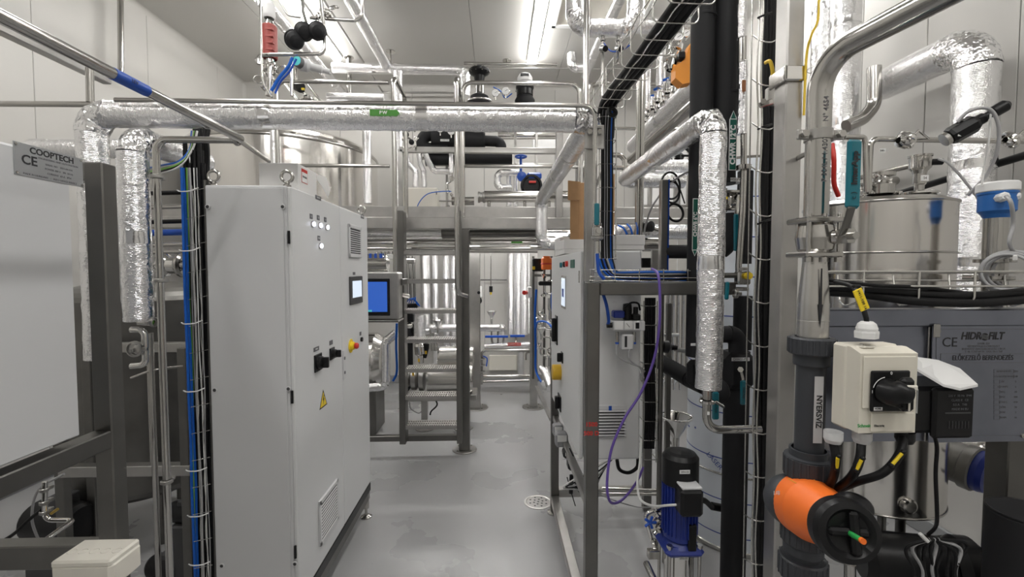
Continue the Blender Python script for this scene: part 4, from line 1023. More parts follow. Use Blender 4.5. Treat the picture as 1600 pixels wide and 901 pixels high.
# horizontal foil pipe with a funnel
foil_pipe('horizontal foil pipe crossing behind the ladder at waist height', rt((672, 512, 6.3), 'x', 786, 'z', 522), .055, seg=20, R=.07)
foil_pipe('lower horizontal foil pipe with red tag behind the ladder', rt((655, 520, 6.4), 'p', (700, 510, 6.4)), .05, seg=18)
def funnel(label, px, py, D, R, h=None, m='steel_mirror'):
    t = thing('funnel', label, 'funnel'); c = at(px, py, D)
    part(t, 'cone', MB().lathe(c, (0, 0, -1), [(R, 0), (R * .97, 0.004), (R * .25, R * 1.3), (R * .2, R * 2.6)], 24), m)
    part(t, 'rim', MB().ring(c, (0, 0, 1), R, R * .06), m); return t
funnel('small steel funnel standing over the back pipes beyond the aisle', 768, 486, 6.6, .075)
funnel('small steel funnel seen between the ladder treads', 684, 500, 6.2, .07)
pipe('thin steel rod from the small funnel down to the pipes', [at(768, 498, 6.6), at(768, 525, 6.6)], .012)
t = thing('level_probe', 'thin probe hanging on a rod on the white back wall', 'probe')
part(t, 'rod', MB().cyl(at(767, 396, 7.0), at(767, 447, 7.0), .008), 'steel'); part(t, 'head', MB().cyl(at(767, 447, 7.0), at(767, 456, 7.0), .028), 'black'); part(t, 'tip', MB().cyl(at(767, 456, 7.0), at(767, 460, 7.0), .014), 'yellow')
pipe('thin horizontal bar on the white back wall', [at(746, 437, 7.2), at(792, 437, 7.2)], .012, 'steel_dark')
t = thing('socket_box', 'small white switch box with black cables beside the rear steel post', 'switch')
part(t, 'body', MB().box(at(736, 464, 6.0), at(753, 447, 5.9), .01), 'paper'); part(t, 'knob', MB().cyl(at(748, 457, 5.9), at(748, 457, 5.84), .02), 'black')
for k in range(2): part(t, 'cable', MB().tube(px_path([(744 + k * 6, 464, 5.95), (746 + k * 5, 472, 5.95), (738, 478 + k * 2, 5.95), (732, 479, 5.95)]), .012, 8), 'black')
# blue hand valves and back pipework right of the aisle end
t = thing('lever_valve', 'dark blue lever handle on the back pipe row, left one of the pair', 'valve', 'blue lever handles')
part(t, 'lever', MB().box(at(758, 527, 6.6), at(794, 524, 6.56), .004), 'blue'); part(t, 'stem', MB().cyl(at(778, 515, 6.6), at(778, 535, 6.6), .015), 'steel')
t = thing('lever_valve', 'dark blue lever handle on the back pipe row, right one of the pair', 'valve', 'blue lever handles')
part(t, 'lever', MB().box(at(797, 526, 6.6), at(820, 523, 6.56), .004), 'blue'); part(t, 'stem', MB().cyl(at(806, 524, 6.6), at(806, 540, 6.6), .015), 'steel')
pipe('steel U tube under the left blue lever handle', [at(768, 527, 6.6), at(769, 537, 6.6), at(786, 537, 6.6), at(787, 527, 6.6)], .018, R=.04)
foil_pipe('foil-insulated header pipe with red label at the end of the aisle', [at(757, 542, 6.5), at(833, 538, 6.5)], .045, seg=20)
lb = thing('pipe_label', 'red label strip on the foil header pipe at the end of the aisle', 'label')
part(lb, 'strip', MB().box(at(793, 540, 6.44), at(814, 535, 6.438)), 'red'); lettering(lb, 'FORRO VIZ', at(803, 537.5, 6.43), (1, 0, 0), (0, 0, 1), .035, 'white')
pipe('steel pipe with bent left end below the foil header pipe', [at(752, 600, 6.45), at(753, 547, 6.45), at(830, 547, 6.45)], .022, R=.06)
foil_pipe('short upright foil pipe below the header pipe at the end of the aisle', rt((814, 545, 6.5), 'z', 584), .045, seg=18)
pipe('long low steel rail pipe across the end of the aisle', [at(746, 588, 6.6), at(836, 587, 6.6)], .028)
pipe('second low steel rail pipe across the end of the aisle', [at(746, 596, 6.7), at(836, 594, 6.7)], .02)
pipe('bent steel tube beside the upright foil pipe at the aisle end', [at(822, 562, 6.5), at(822, 550, 6.5), at(835, 550, 6.5)], .014)
t = thing('ball_valve', 'small steel ball valve with dark lever near the rear steel post', 'valve')
for py in (560, 570, 580): clamp(t, at(753, py, 6.4), (0, 0, 1), .04)
part(t, 'lever', MB().tube(px_path([(755, 556, 6.4), (761, 560, 6.38), (760, 572, 6.38)]), .01, 8), 'blue')
solo('wall_hatch', MB().box(at(764, 579, 7.3), at(808, 554, 7.33), .01), 'cream', 'pale recessed panel low on the back wall', 'panel')
# skid with horizontal vessels behind the ladder
t = thing('process_skid', 'stainless skid with two horizontal drums seen through the ladder', 'machine')
Y = 5.2
part(t, 'lower_drum', MB().lathe(at(668, 591, Y), (1, 0, 0), [(0, 0), (.165, .01), (.17, .03), (.17, .50), (.165, .52), (0, .53)], 40), 'steel_brushed')
part(t, 'upper_drum', MB().lathe(at(684, 558, Y + .1), (1, 0, 0), [(0, 0), (.12, .01), (.13, .03), (.13, .42), (0, .44)], 36), 'steel_brushed')
part(t, 'drum_collar', MB().lathe(at(643, 591, Y), (1, 0, 0), [(.05, -.05), (.07, 0), (.13, .01), (.13, .06), (.10, .08), (.14, .10), (.14, .15), (0, .16)], 28), 'steel_satin')
part(t, 'drum_collar', MB().lathe(at(628, 591, Y), (1, 0, 0), [(0, 0), (.09, 0), (.09, .09), (0, .09)], 24), 'steel_dark')
part(t, 'bed_beam', MB().box((at(636, 615, Y).x, Y - .12, at(660, 622, Y).z), (at(745, 615, Y).x, Y + .2, at(660, 613, Y).z), .004), 'steel_satin')
xx = at(664, 630, Y).x
part(t, 'leg', MB().box((xx - .035, Y - .06, .012), (xx + .035, Y + .01, at(660, 620, Y).z), .003), 'steel_satin'); foot(t, (xx, Y - .025, 0), .11)
xx = at(724, 630, Y).x; part(t, 'leg', MB().box((xx - .035, Y - .06, .012), (xx + .035, Y + .01, at(660, 620, Y).z), .003), 'steel_satin'); foot(t, (xx, Y - .025, 0), .11)
part(t, 'cylinder_head', MB().lathe(at(655, 535, Y), (.1, 0, -1), [(0, 0), (.05, .01), (.065, .04), (.065, .13), (.04, .15), (.03, .24)], 24), 'steel_mirror')
part(t, 'cylinder_head', MB().lathe(at(667, 535, Y), (-.15, 0, -1), [(0, 0), (.03, .01), (.035, .06), (.02, .18)], 20), 'black')
for px, py in ((653, 562), (664, 550), (644, 584)): part(t, 'yellow_tag', MB().box(at(px, py + 3, Y - .14), at(px + 3, py - 2, Y - .143)), 'amber')
for k in range(7): clamp(t, at(640 + k * 5, 575 + (k * 7) % 13, Y - .02), (math.sin(k), .2, math.cos(k * 1.6)), .03, m='steel_mirror')
cable('grey drooping cable loop under the process skid', px_path([(640, 628, Y), (642, 638, Y), (655, 645, Y), (662, 635, Y), (664, 628, Y)]), .006, 'cable_grey')
cable('dark hoses sagging under the process skid', px_path([(678, 620, Y), (683, 632, Y), (674, 642, Y), (672, 648, Y)]), .009)
t = thing('valve_block', 'dark valve terminal with thin blue tubes between the ladder treads', 'valve')
part(t, 'block', MB().box(at(633, 482, 5.6), at(652, 474, 5.5), .01), 'black'); part(t, 'block', MB().box(at(632, 502, 5.6), at(646, 490, 5.5), .01), 'black')
part(t, 'fitting', MB().ball(at(640, 508, 5.55), .04), 'steel_mirror')
for k in range(4): part(t, 'air_tube', MB().tube(px_path([(634 + k * 4, 475, 5.55), (640 + k * 3, 467 - k, 5.5), (650, 470 + k, 5.5), (656, 478, 5.5)]), .006, 6), 'cable_blue')
foil_pipe('thick crinkled foil pipe descending behind the middle ladder treads', rt((655, 492, 5.9), 'z', 525), .085, seg=22, jit=.004)
for i, px in enumerate((634, 640, 646)): pipe(f'dark upright pipe just inside the left ladder stringer, {["first", "second", "third"][i]} of three', [at(px, 400, 6.2), at(px + 2, 470, 6.2)], .02, 'steel_dark', group='dark upright pipes inside the ladder')
solo('cable_tray', MB().box(at(629, 412, 5.6), at(648, 404, 5.5), .01), 'steel_satin', 'short slotted cable tray under the platform by the ladder', 'cable tray')
solo('dark_pipe', MB().cyl(at(639, 505, 5.9), at(640, 620, 5.9), .05), 'black', 'thick black upright pipe inside the left ladder stringer', 'pipe')
for i in range(3): pipe(f'polished valve branch between the ladder treads, {["left", "middle", "right"][i]}', [at(672 + i * 5, 515 + i * 4, 5.8), at(675 + i * 4, 548, 5.8)], .014, 'steel_mirror', group='polished valve branches')
# ---------------- skid right of the aisle end (red sounder, blue hoses)
t = thing('valve_skid', 'crowded valve rack with polished fittings at the right of the aisle end', 'machine')
Y = 5.2
rnd = random.Random(3)
for px in (833, 850, 861): part(t, 'upright', MB().box(at(px - 1.5, 592, Y + .1), at(px + 2, 400, Y + .14), .003), 'steel_dark')
for k in range(18):
    px, py = rnd.uniform(838, 866), rnd.uniform(408, 560); clamp(t, at(px, py, Y + rnd.uniform(-.1, .1)), (rnd.uniform(-1, 1), .3, rnd.uniform(-1, 1)), .028, m='steel_mirror')
for k in range(9):
    px, py = rnd.uniform(838, 860), rnd.uniform(420, 540); a = at(px, py, Y); part(t, 'tube', MB().tube(fillet([a, a + Vector((0, 0, -.15)), a + Vector((.1, 0, -.15)), a + Vector((.1, 0, -.28))], .03, 5), .012, 10), 'steel_mirror')
part(t, 'solenoid', MB().box(at(832, 424, Y - .1), at(848, 404, Y - .02), .01), 'black'); part(t, 'solenoid', MB().box(at(842, 446, Y - .1), at(862, 439, Y - .02), .01), 'black')
part(t, 'yellow_tag', MB().box(at(832, 421, Y - .12), at(836, 416, Y - .11)), 'yellow')
part(t, 'cross_beam', MB().box(at(832, 432, Y), at(868, 428, Y + .04), .003), 'steel_dark')
t = thing('sounder', 'orange-red cylindrical sounder on the valve rack at the aisle end', 'sounder')
part(t, 'body', MB().lathe(at(854, 421, 5.0), (0, 0, 1), [(0, 0), (.055, .0), (.06, .02), (.06, .12), (.04, .14), (.04, .15), (0, .15)], 20), 'orange'); part(t, 'collar', MB().ring(at(854, 412, 5.0), (0, 0, 1), .058, .008), 'red')
t = thing('isolator', 'white switch box with red knob beside the valve rack', 'switch')
part(t, 'body', MB().box(at(824, 464, 5.3), at(831, 448, 5.2), .008), 'white'); part(t, 'knob', MB().cyl(at(822, 457, 5.25), at(819, 457, 5.2), .025), 'red')
cable('bright blue hose running down the valve rack and bending at the floor', px_path([(838, 452, 5.0), (836, 490, 5.0), (837, 540, 5.0), (837, 575, 5.0), (843, 592, 4.9), (850, 600, 4.8)]), .013, 'cable_blue')
cable('blue hose arching across the valve rack', px_path([(837, 512, 5.0), (840, 503, 4.9), (850, 502, 4.8), (858, 506, 4.7), (866, 516, 4.6)]), .011, 'cable_blue')
cable('second blue hose hanging along the right cabinet door edge', px_path([(864, 450, 4.4), (862, 470, 4.4), (864, 500, 4.4), (863, 540, 4.4)]), .010, 'cable_blue')
foil_pipe('short slanting foil pipe with brown end near the floor beside the right cabinet', [at(852, 580, 4.6), at(862, 606, 4.3)], .05, seg=18)
t = thing('low_rail', 'sloping steel floor rail along the right side of the aisle', 'frame')
part(t, 'beam', MB().beam(at(838, 604, 5.1), at(862, 655, 4.0), .04, .03), 'steel_satin')
foil_pipe('small foil pipe elbow hugging the right cabinet near the floor', [at(846, 575, 4.9), at(856, 590, 4.7), at(850, 600, 4.6)], .035, seg=14)
funnel('small upright steel funnel on the valve rack', 846, 512, 4.9, .05)
# unseen lamp added under the platform to brighten the floor and wall behind
t = thing('added_fill_lamp', 'unseen batten lamp added under the platform deck to brighten the back, behind the pipes', 'lamp')
bz = zb + .02
part(t, 'housing', MB().box((-1.6, 5.5, bz + .015), (.9, 5.6, bz + .04), .004), 'white'); part(t, 'diffuser', MB().box((-1.58, 5.51, bz - .01), (.88, 5.59, bz + .015), .01), 'lamp_added_fill')
# ================================================================ RIGHT FRAME AND CABINET
FX = .437
t = thing('support_stand', 'dark square-tube steel frame carrying the right-hand grey cabinet', 'frame')
s = .058
ztop = at(940, 441, 2.0).z; xe = at(1083, 450, 2.0).x
part(t, 'post', MB().box((FX - s / 2, 2.0, .012), (FX + s / 2, 2.06, ztop), .004), 'steel_dark')
part(t, 'top_beam', MB().box((FX + s / 2, 2.0, ztop - .058), (xe + .2, 2.06, ztop), .004), 'steel_dark')
part(t, 'post', MB().box((FX - s / 2, 3.3, .012), (FX + s / 2, 3.36, 1.1), .004), 'steel_dark')
part(t, 'post', MB().box((FX + .68, 3.3, .012), (FX + .74, 3.36, 1.1), .004), 'steel_dark')
part(t, 'floor_beam', MB().box((FX - s / 2, 2.06, .09), (FX + s / 2, 3.3, .15), .004), 'steel_satin')
part(t, 'rear_beam', MB().box((FX + s / 2, 3.3, .13), (FX + .68, 3.36, .19), .004), 'steel_satin')
part(t, 'side_beam', MB().box((FX - .02, 2.06, .72), (FX + .02, 3.3, .76), .004), 'steel_satin')
for y in (2.03, 3.33): part(t, 'levelling_foot', MB().lathe((FX, y, 0), (0, 0, 1), [(.055, 0), (.055, .008), (.03, .02), (.03, .035), (0, .035)], 20), 'steel')
for py, tx in ((658, '1500'), (672, '500 D')): lettering(t, tx, at(924, py + 5, 1.998), (1, 0, 0), (0, 0, 1), .028, 'red', bold=.02)
# cabinet on the frame
t = thing('control_cabinet', 'grey control cabinet on the right-hand frame with yellow rotary switch on its edge', 'cabinet')
ya, yb_ = 2.2, 3.36; z0, z1 = at(950, 718, 2.2).z, at(950, 391, 2.2).z; xr = at(1001, 560, 2.2).x
part(t, 'body', MB().box((FX, ya, z0), (xr, yb_, z1), .008), 'powder_light')
dr = part(t, 'door', MB().box((FX - .024, ya + .004, z0 + .004), (FX - .004, yb_ - .004, z1 - .004), .005), 'powder_light')
RX = FX - .024
def onr(px, py): return atx(px, py, RX)
def dplate(px, py, w_, h_, m, name, dp=.004, par=None, lab=None):
    c = onr(px, py); return part(par or dr, name, MB().box((RX - dp, c.y - w_ / 2, c.z - h_ / 2), (RX, c.y + w_ / 2, c.z + h_ / 2), .001), m, lab)
for px, py, m in ((878, 414, 'teal'), (883, 413, 'ink'), (887, 412, 'red')):
    c = onr(px, py); part(dr, 'push_button', MB().lathe(c, (-1, 0, 0), [(.017, 0), (.016, .014), (.0, .016)], 16), m)
dplate(895, 412, .12, .045, 'label_green', 'label_plate')
p = dplate(881, 456, .17, .20, 'steel', 'meter_window'); 
c = onr(881, 456); part(p, 'meter_face', MB().box((RX - .0055, c.y - .07, c.z - .085), (RX - .004, c.y + .07, c.z + .085)), 'screen_lit')
part(p, 'meter_mark', MB().box((RX - .0065, c.y - .03, c.z - .03), (RX - .0055, c.y + .04, c.z + .02)), 'blue_line')
for px, py, h, w_ in ((870, 515, .20, .05), (879, 558, .07, .03), (875, 628, .10, .06)):
    c = onr(px, py); q = part(dr, 'switch_handle', MB().box((RX - .008, c.y - w_, c.z - h / 2), (RX, c.y + w_, c.z + h / 2), .003), 'black')
    part(q, 'lever', MB().box((RX - .035, c.y - w_ * .3, c.z - h * .4), (RX - .008, c.y + w_ * .3, c.z + h * .4), .004), 'black')
c = onr(876, 581); q = part(dr, 'rotary_switch', MB().lathe(c, (-1, 0, 0), [(.05, 0), (.05, .05), (.046, .055), (0, .055)], 24), 'amber', 'yellow rotary switch')
part(dr, 'hinge', MB().cyl((RX, ya + .02, z1 - .1), (RX, ya + .02, z1 - .16), .006), 'steel')
# vent and marks on the near face
v = part(t, 'vent', MB().box(at(932, 684, ya), at(979, 632, ya) - Vector((0, .006, 0)), .002), 'light_grey'); part(v, 'recess', MB().box(at(935, 682, ya - .006), at(976, 640, ya - .007)), 'dark_grey')
a, b_ = at(932, 684, ya), at(979, 632, ya); n = 9; hh = (b_.z - a.z - .03) / n
for k in range(n):
    z = a.z + .012 + hh * (k + .5); q = MB().prism([(0, -hh * .30), (.010, -hh * .34), (.010, -hh * .22), (0, hh * .08)], (a.x + .006, ya - .006, z), (0, -1, 0), (0, 0, 1), (b_.x - a.x - .012, 0, 0)); part(v, 'slat', q, 'light_grey')
part(v, 'badge', MB().box(at(951, 641, ya - .008), at(956, 634, ya - .011), .001), 'blue')
for px, py in ((960, 472), (973, 464), (987, 464), (973, 472)):
    part(t, 'label_plate', MB().box(at(px - 3, py + 1, ya), at(px + 4, py - 2, ya - .002)), 'light_grey')
cable('black cable loop hanging under the right-hand grey cabinet', px_path([(964, 718, 2.4), (968, 733, 2.4), (982, 738, 2.4), (995, 730, 2.4), (997, 716, 2.4)]), .010)
# boxes on the cabinet
z = z1 + .003
def carton(label, xa, xb, y0, y1, za, h, m='carton_white', lid=True):
    t = thing('carton', label, 'box'); part(t, 'box_body', MB().box((xa, y0, za), (xb, y1, za + h), .002), m)
    if lid: part(t, 'lid', MB().box((xa - .003, y0 - .003, za + h * .35), (xb + .003, y1 + .003, za + h + .003), .002), m)
    return t
carton('white lidded box on the right-hand cabinet, at its near corner by the black cables', at(944, 380, 2.25).x, at(1007, 380, 2.25).x - .01, 2.22, 2.5, z, at(970, 367, 2.22).z - z - .003)
carton('small white box with dark mark under the cardboard box', at(882, 385, 2.75).x, at(917, 385, 2.75).x - .01, 2.75, 3.0, z, .085)
carton('white box behind the one under the cardboard box', at(875, 380, 3.05).x, at(888, 380, 3.05).x, 3.03, 3.3, z, .12)
t = thing('cardboard_box', 'tall brown cardboard box with open flap on the white boxes', 'box')
zc = z + .09; a = at(889, 300, 2.82).x; b_ = at(930, 300, 2.82).x; zt2 = at(905, 285, 2.8).z; zm2 = at(905, 314, 2.8).z
part(t, 'box_body', MB().box((a + .05, 2.80, zc), (b_, 2.98, zt2), .003), 'cardboard')
part(t, 'flap', MB().prism([(0, 0), (.085, .0), (.085, -.11), (0, -.12)], (a - .02, 2.74, zt2 - .0), (1, .5, 0), (0, 0, 1), (0, -.004, 0)), 'cardboard')
part(t, 'side_flap', MB().prism([(0, 0), (.055, .0), (.055, -.28), (0, -.28)], (a + .0, 2.77, zm2), (1, .4, 0), (0, 0, 1), (0, -.004, 0)), 'cardboard')
t = thing('cardboard_sheet', 'narrow brown cardboard strip right of the vertical cable basket', 'cardboard')
part(t, 'sheet', MB().box(at(955, 368, 2.5), at(960, 272, 2.51), .001), 'cardboard')
# filter regulator unit
t = thing('air_regulator', 'compressed air filter regulator unit with black knobs and gauge on the right-hand cabinet', 'regulator')
Y = 2.1
part(t, 'body', MB().box(at(958, 517, Y), at(1002, 499, Y + .06), .004), 'light_grey')
for x0_, x1_ in ((959, 974), (975, 989), (990, 1001)): part(t, 'module_face', MB().box(at(x0_, 515, Y), at(x1_, 501, Y - .006), .002), 'white')
gd = part(t, 'dial', MB().box(at(976, 514, Y - .006), at(987, 503, Y - .009)), 'paper'); part(gd, 'needle', MB().beam(at(979, 505, Y - .01), at(984, 511, Y - .01), .002, .002, 0), 'ink')
part(t, 'side_block', MB().box(at(993, 513, Y - .006), at(999, 504, Y - .010)), 'black')
part(t, 'knob', MB().box(at(959, 497, Y), at(972, 484, Y + .05), .006), 'pump_blue')
part(t, 'knob', MB().lathe(at(980, 499, Y + .03), (0, 0, 1), [(.02, 0), (.022, .05), (.02, .075), (0, .08)], 20), 'black')
part(t, 'knob', MB().lathe(at(993, 499, Y + .03), (0, 0, 1), [(.024, 0), (.024, .022), (.012, .03), (.012, .06), (0, .062)], 20), 'black')
part(t, 'bowl', MB().box(at(972, 547, Y), at(986, 520, Y + .05), .006), 'light_grey'); part(t, 'sight_glass', MB().box(at(976, 542, Y), at(980, 525, Y - .002)), 'ink')
for px in (964, 991): part(t, 'fitting', MB().cyl(at(px, 518, Y + .02), at(px, 534, Y + .02), .008), 'steel'); part(t, 'push_ring', MB().cyl(at(px, 534, Y + .02), at(px, 537, Y + .02), .009), 'blue')
part(t, 'elbow_fitting', MB().cyl(at(948, 508, Y + .02), at(958, 508, Y + .02), .012), 'black')
cable('blue air hose from the frame corner down to the regulator unit', px_path([(942, 458, 2.1), (948, 478, 2.08), (951, 500, 2.1), (950, 506, 2.12)]), .008, 'blue')
cable('thin grey air hose under the regulator unit, left one', px_path([(963, 536, 2.12), (965, 556, 2.1), (984, 567, 2.1), (1000, 573, 2.12), (1007, 580, 2.2)]), .004, 'cable_grey')
cable('thin grey air hose under the regulator unit, right one', px_path([(991, 536, 2.12), (983, 548, 2.1), (984, 562, 2.1), (1000, 575, 2.12), (1006, 590, 2.2)]), .004, 'cable_grey')
cable('black cable arching over the regulator unit knobs', px_path([(975, 482, 2.12), (986, 473, 2.1), (997, 474, 2.12), (1000, 484, 2.14)]), .005)
# purple cable
cable('long purple cable sagging in front of the right-hand cabinet', px_path([(1019, 420, 2.05), (1028, 428, 1.95), (1031, 460, 1.93), (1030, 510, 1.93), (1022, 560, 1.95), (1002, 612, 1.95), (975, 655, 1.95), (956, 700, 1.95), (949, 745, 1.95), (950, 775, 1.95), (958, 786, 2.0), (975, 778, 2.1), (995, 752, 2.2), (1005, 730, 2.25)]), .0062, 'purple')
# transformers and plugs behind the frame post
for i, (px, py, w_, m) in enumerate(((871, 675, 10, 'mid_grey'), (876, 690, 12, 'mid_grey'), (885, 712, 7, 'white'), (893, 730, 8, 'white'))):
    t = thing('power_supply' if i < 2 else 'plug', ['upper grey transformer block behind the frame post', 'lower grey transformer block behind the frame post', 'upper white-faced plug below the transformers', 'lower white-faced plug below the transformers'][i], 'transformer' if i < 2 else 'plug')
    D = 2.9 - i * .12; a, b_ = at(px - w_ / 1.6, py + w_ * .8, D), at(px + w_, py - w_, D)
    part(t, 'case', MB().box((a.x, D, a.z), (b_.x, D + .08, b_.z), .012), 'mid_grey' if i < 2 else 'black')
    part(t, 'label', MB().box((a.x + .01, D - .002, a.z + (b_.z - a.z) * .45), (b_.x - .01, D, b_.z - .008)), 'paper')
t = thing('tool_handle', 'black rod hanging from the lower plug near the aisle', 'plug'); part(t, 'rod', MB().cyl(at(893, 742, 2.5), at(892, 770, 2.5), .012), 'black')
for i in range(6):
    cable(f'{["black", "grey", "thin black", "thin grey", "dark", "pale"][i]} cable tangled behind the frame post under the cabinet', px_path([(890 + i * 3, 700 + i * 6, 2.6), (905 + i * 2, 735 + i * 5, 2.5), (900 - i * 4, 760, 2.4), (922 + i * 2, 775 - i * 9, 2.4), (944 + i * 3, 730 - i * 3, 2.5)]), .004, ['cable_black', 'cable_grey', 'cable_black', 'cable_grey', 'cable_black', 'cable_white'][i])
cable('thin grey cable lying along the floor behind the purple cable', px_path([(900, 742, 2.6), (935, 770, 2.6), (965, 783, 2.6), (1000, 792, 2.6), (1032, 790, 2.4)]), .004, 'cable_grey')
cable('slender black probe cable dangling to the drain side of the post', px_path([(886, 745, 2.6), (893, 770, 2.6), (899, 790, 2.6)]), .003)
pipe('steel rail running low behind the right-hand cabinet', [at(940, 763, 3.1), at(1030, 766, 3.1)], .013)
pipe('second steel rail low behind the right-hand cabinet', [at(940, 771, 3.15), at(1030, 772, 3.15)], .010)
# upper post beside the aisle with cable and air line
t = thing('steel_post', 'tall square steel post under the corner of the long foil pipe', 'post')
zt3 = at(925, 198, 2.12).z; xx = at(921, 330, 2.12).x
part(t, 'upright', MB().box((xx - .022, 2.10, ztop), (xx + .022, 2.145, zt3), .004), 'steel_satin')
part(t, 'cross_plate', MB().box((xx - .03, 2.09, zt3 - .11), (xx + .06, 2.10, zt3 + .0), .002), 'steel_satin')
for px in (922, 938): part(t, 'pipe_bracket', MB().cyl(at(px, 205, 2.07), at(px, 205, 2.1), .012, seg=6, smooth=False), 'steel')
part(t, 'pipe_bracket', MB().box(at(920, 210, 2.08), at(940, 200, 2.085), .002), 'steel')
P = rt((-40, 163, 2.03), 'x', 145) ; 
pipe('small steel tube running along the top of the long foil pipe then down the post', rt((180, 156, 2.03), 'x', 930, 'z', 345), .010, R=.055)
t = thing('ball_valve', 'small steel ball valve with teal lever on the tube beside the post', 'valve')
c = at(933, 361, 2.0)
part(t, 'body', MB().lathe(c - Vector((0, 0, .045)), (0, 0, 1), [(.012, 0), (.02, .005), (.02, .02), (.026, .025), (.026, .06), (.02, .065), (.02, .08), (.012, .085)], 16), 'steel')
part(t, 'stem', MB().cyl(c, c - Vector((0, .035, 0)), .012), 'steel'); clamp(t, c - Vector((0, 0, .03)), (0, 0, 1), .022)
part(t, 'lever', MB().box(at(928, 352, 1.96), at(937, 317, 1.95), .006), 'teal', 'teal plastic lever')
part(t, 'lower_pipe', MB().cyl(c - Vector((0, 0, .045)), at(933, 395, 2.0), .013), 'steel')
cable('blue air hose leaving the small teal-handled ball valve', px_path([(933, 396, 2.0), (934, 410, 2.0), (936, 425, 2.0), (944, 436, 2.0)]), .008, 'blue')
# vertical cable basket right of the post
for i in range(9):
    x0 = 941 + i * 1.9; m = ['cable_black', 'cable_black', 'cable_grey', 'cable_black', 'cable_grey', 'cable_black', 'cable_black', 'cable_blue', 'cable_black'][i]
    last = (1000 + i * 6, 434 + (i % 3) * 2, 2.1)
    cable(['black cable at the left edge of the narrow vertical basket', 'second black cable in the narrow vertical basket', 'grey cable left of centre in the narrow vertical basket', 'black cable between the grey ones in the narrow vertical basket', 'grey cable right of centre in the narrow vertical basket', 'black cable right of the grey ones in the narrow vertical basket',
           'black cable beside the blue one in the narrow vertical basket', 'blue cable in the narrow vertical basket', 'black cable at the right edge of the narrow vertical basket'][i],
          px_path([(x0 + 2, 172, 2.2), (x0, 220, 2.2), (x0, 300, 2.2), (x0 - .5, 380, 2.2), (x0 + 2, 412, 2.18), (x0 + 16, 428, 2.15), last]), .0062 if 'grey' not in m else .005, m)
t = thing('cable_basket', 'narrow vertical wire cable basket in the middle, below the diagonal one', 'cable tray')
for px in (937, 963): part(t, 'long_wire', MB().cyl(at(px, 178, 2.16 if px < 950 else 2.16), at(px - 1, 402, 2.16), .0028, seg=6), 'wire')
for k in range(7): 
    a, b_ = at(936, 182 + k * 37, 2.16), at(963, 182 + k * 37, 2.16); part(t, 'cross_wire', MB().tube([a + Vector((0, .09, 0)), a, b_, b_ + Vector((0, .09, 0))], .0025, 6), 'wire')
t = thing('cable_reel_end', 'coiled end of black cable on top of the narrow vertical basket', 'cable'); part(t, 'coil', MB().ring(at(957, 175, 2.15), (.3, -1, .2), .018, .010, 20), 'cable_black')
# horizontal cable basket on the frame top
t = thing('cable_basket', 'horizontal wire cable basket on top of the right-hand frame', 'cable tray')
for py, D in ((421, 2.08), (432, 2.03), (438, 2.03), (425, 2.2)): part(t, 'long_wire', MB().cyl(at(921, py, D), at(1090, py + 2, D), .0026, seg=6), 'wire')
for k in range(5):
    px = 923 + k * 38; part(t, 'cross_wire', MB().tube([at(px, 420, 2.03), at(px, 440, 2.03), at(px, 440, 2.2), at(px, 423, 2.2)], .0026, 6), 'wire')
for i in range(6):
    m = ['cable_blue', 'cable_black', 'blue', 'cable_black', 'cable_grey', 'cable_blue'][i]
    cable(['blue cable at the bottom of the horizontal basket', 'thick black cable in the horizontal basket', 'dark blue cable in the horizontal basket', 'upper black cable in the horizontal basket', 'grey cable in the horizontal basket', 'bright blue cable in the horizontal basket'][i],
          px_path([(936 + i * 3, 404, 2.12), (944 + i * 3, 424, 2.12), (965, 436 - i * 2, 2.11), (1010, 440 - i * 3, 2.10), (1055, 440 - i * 3, 2.1), (1080, 436 - i * 2, 2.15)]), .006, m)
# diagonal basket with heavy black cables
A, B = (946, 168, 2.25), (1092, -22, 1.3)
a0, b0 = at(*A), at(*B); dv = (b0 - a0).normalized(); sv = dv.cross(Vector((0, 0, 1))).normalized(); uv_ = sv.cross(dv)
for i in range(7):
    o = sv * ((i % 4) - 1.5) * .022 + uv_ * (i // 4) * .022
    cable('thick black power cable in the diagonal overhead basket', smooth_path([a0 + o - Vector((0, 0, .15)) + dv * .0, a0 + o + dv * .06, a0.lerp(b0, .5) + o, b0 + o]), .0125, group='thick black cables in the diagonal basket')
t = thing('cable_basket', 'diagonal wire cable basket with thick black cables at the upper middle', 'cable tray')
L = (b0 - a0).length
for s1, u1 in ((-.075, .07), (-.075, .03), (-.03, -.02), (.03, -.02), (.075, .03), (.075, .07)):
    part(t, 'long_wire', MB().tube([a0 + sv * s1 + uv_ * u1 + dv * (L * k / 10) + uv_ * (.004 if k % 2 else -.004) for k in range(11)], .0024, 6), 'wire')
for k in range(9):
    c = a0 + dv * (.06 + L * k / 9)
    part(t, 'cross_wire', MB().tube(fillet([c + sv * -.075 + uv_ * .07, c + sv * -.075 + uv_ * -.022, c + sv * .075 + uv_ * -.022, c + sv * .075 + uv_ * .07], .02, 4), .0026, 6), 'wire')
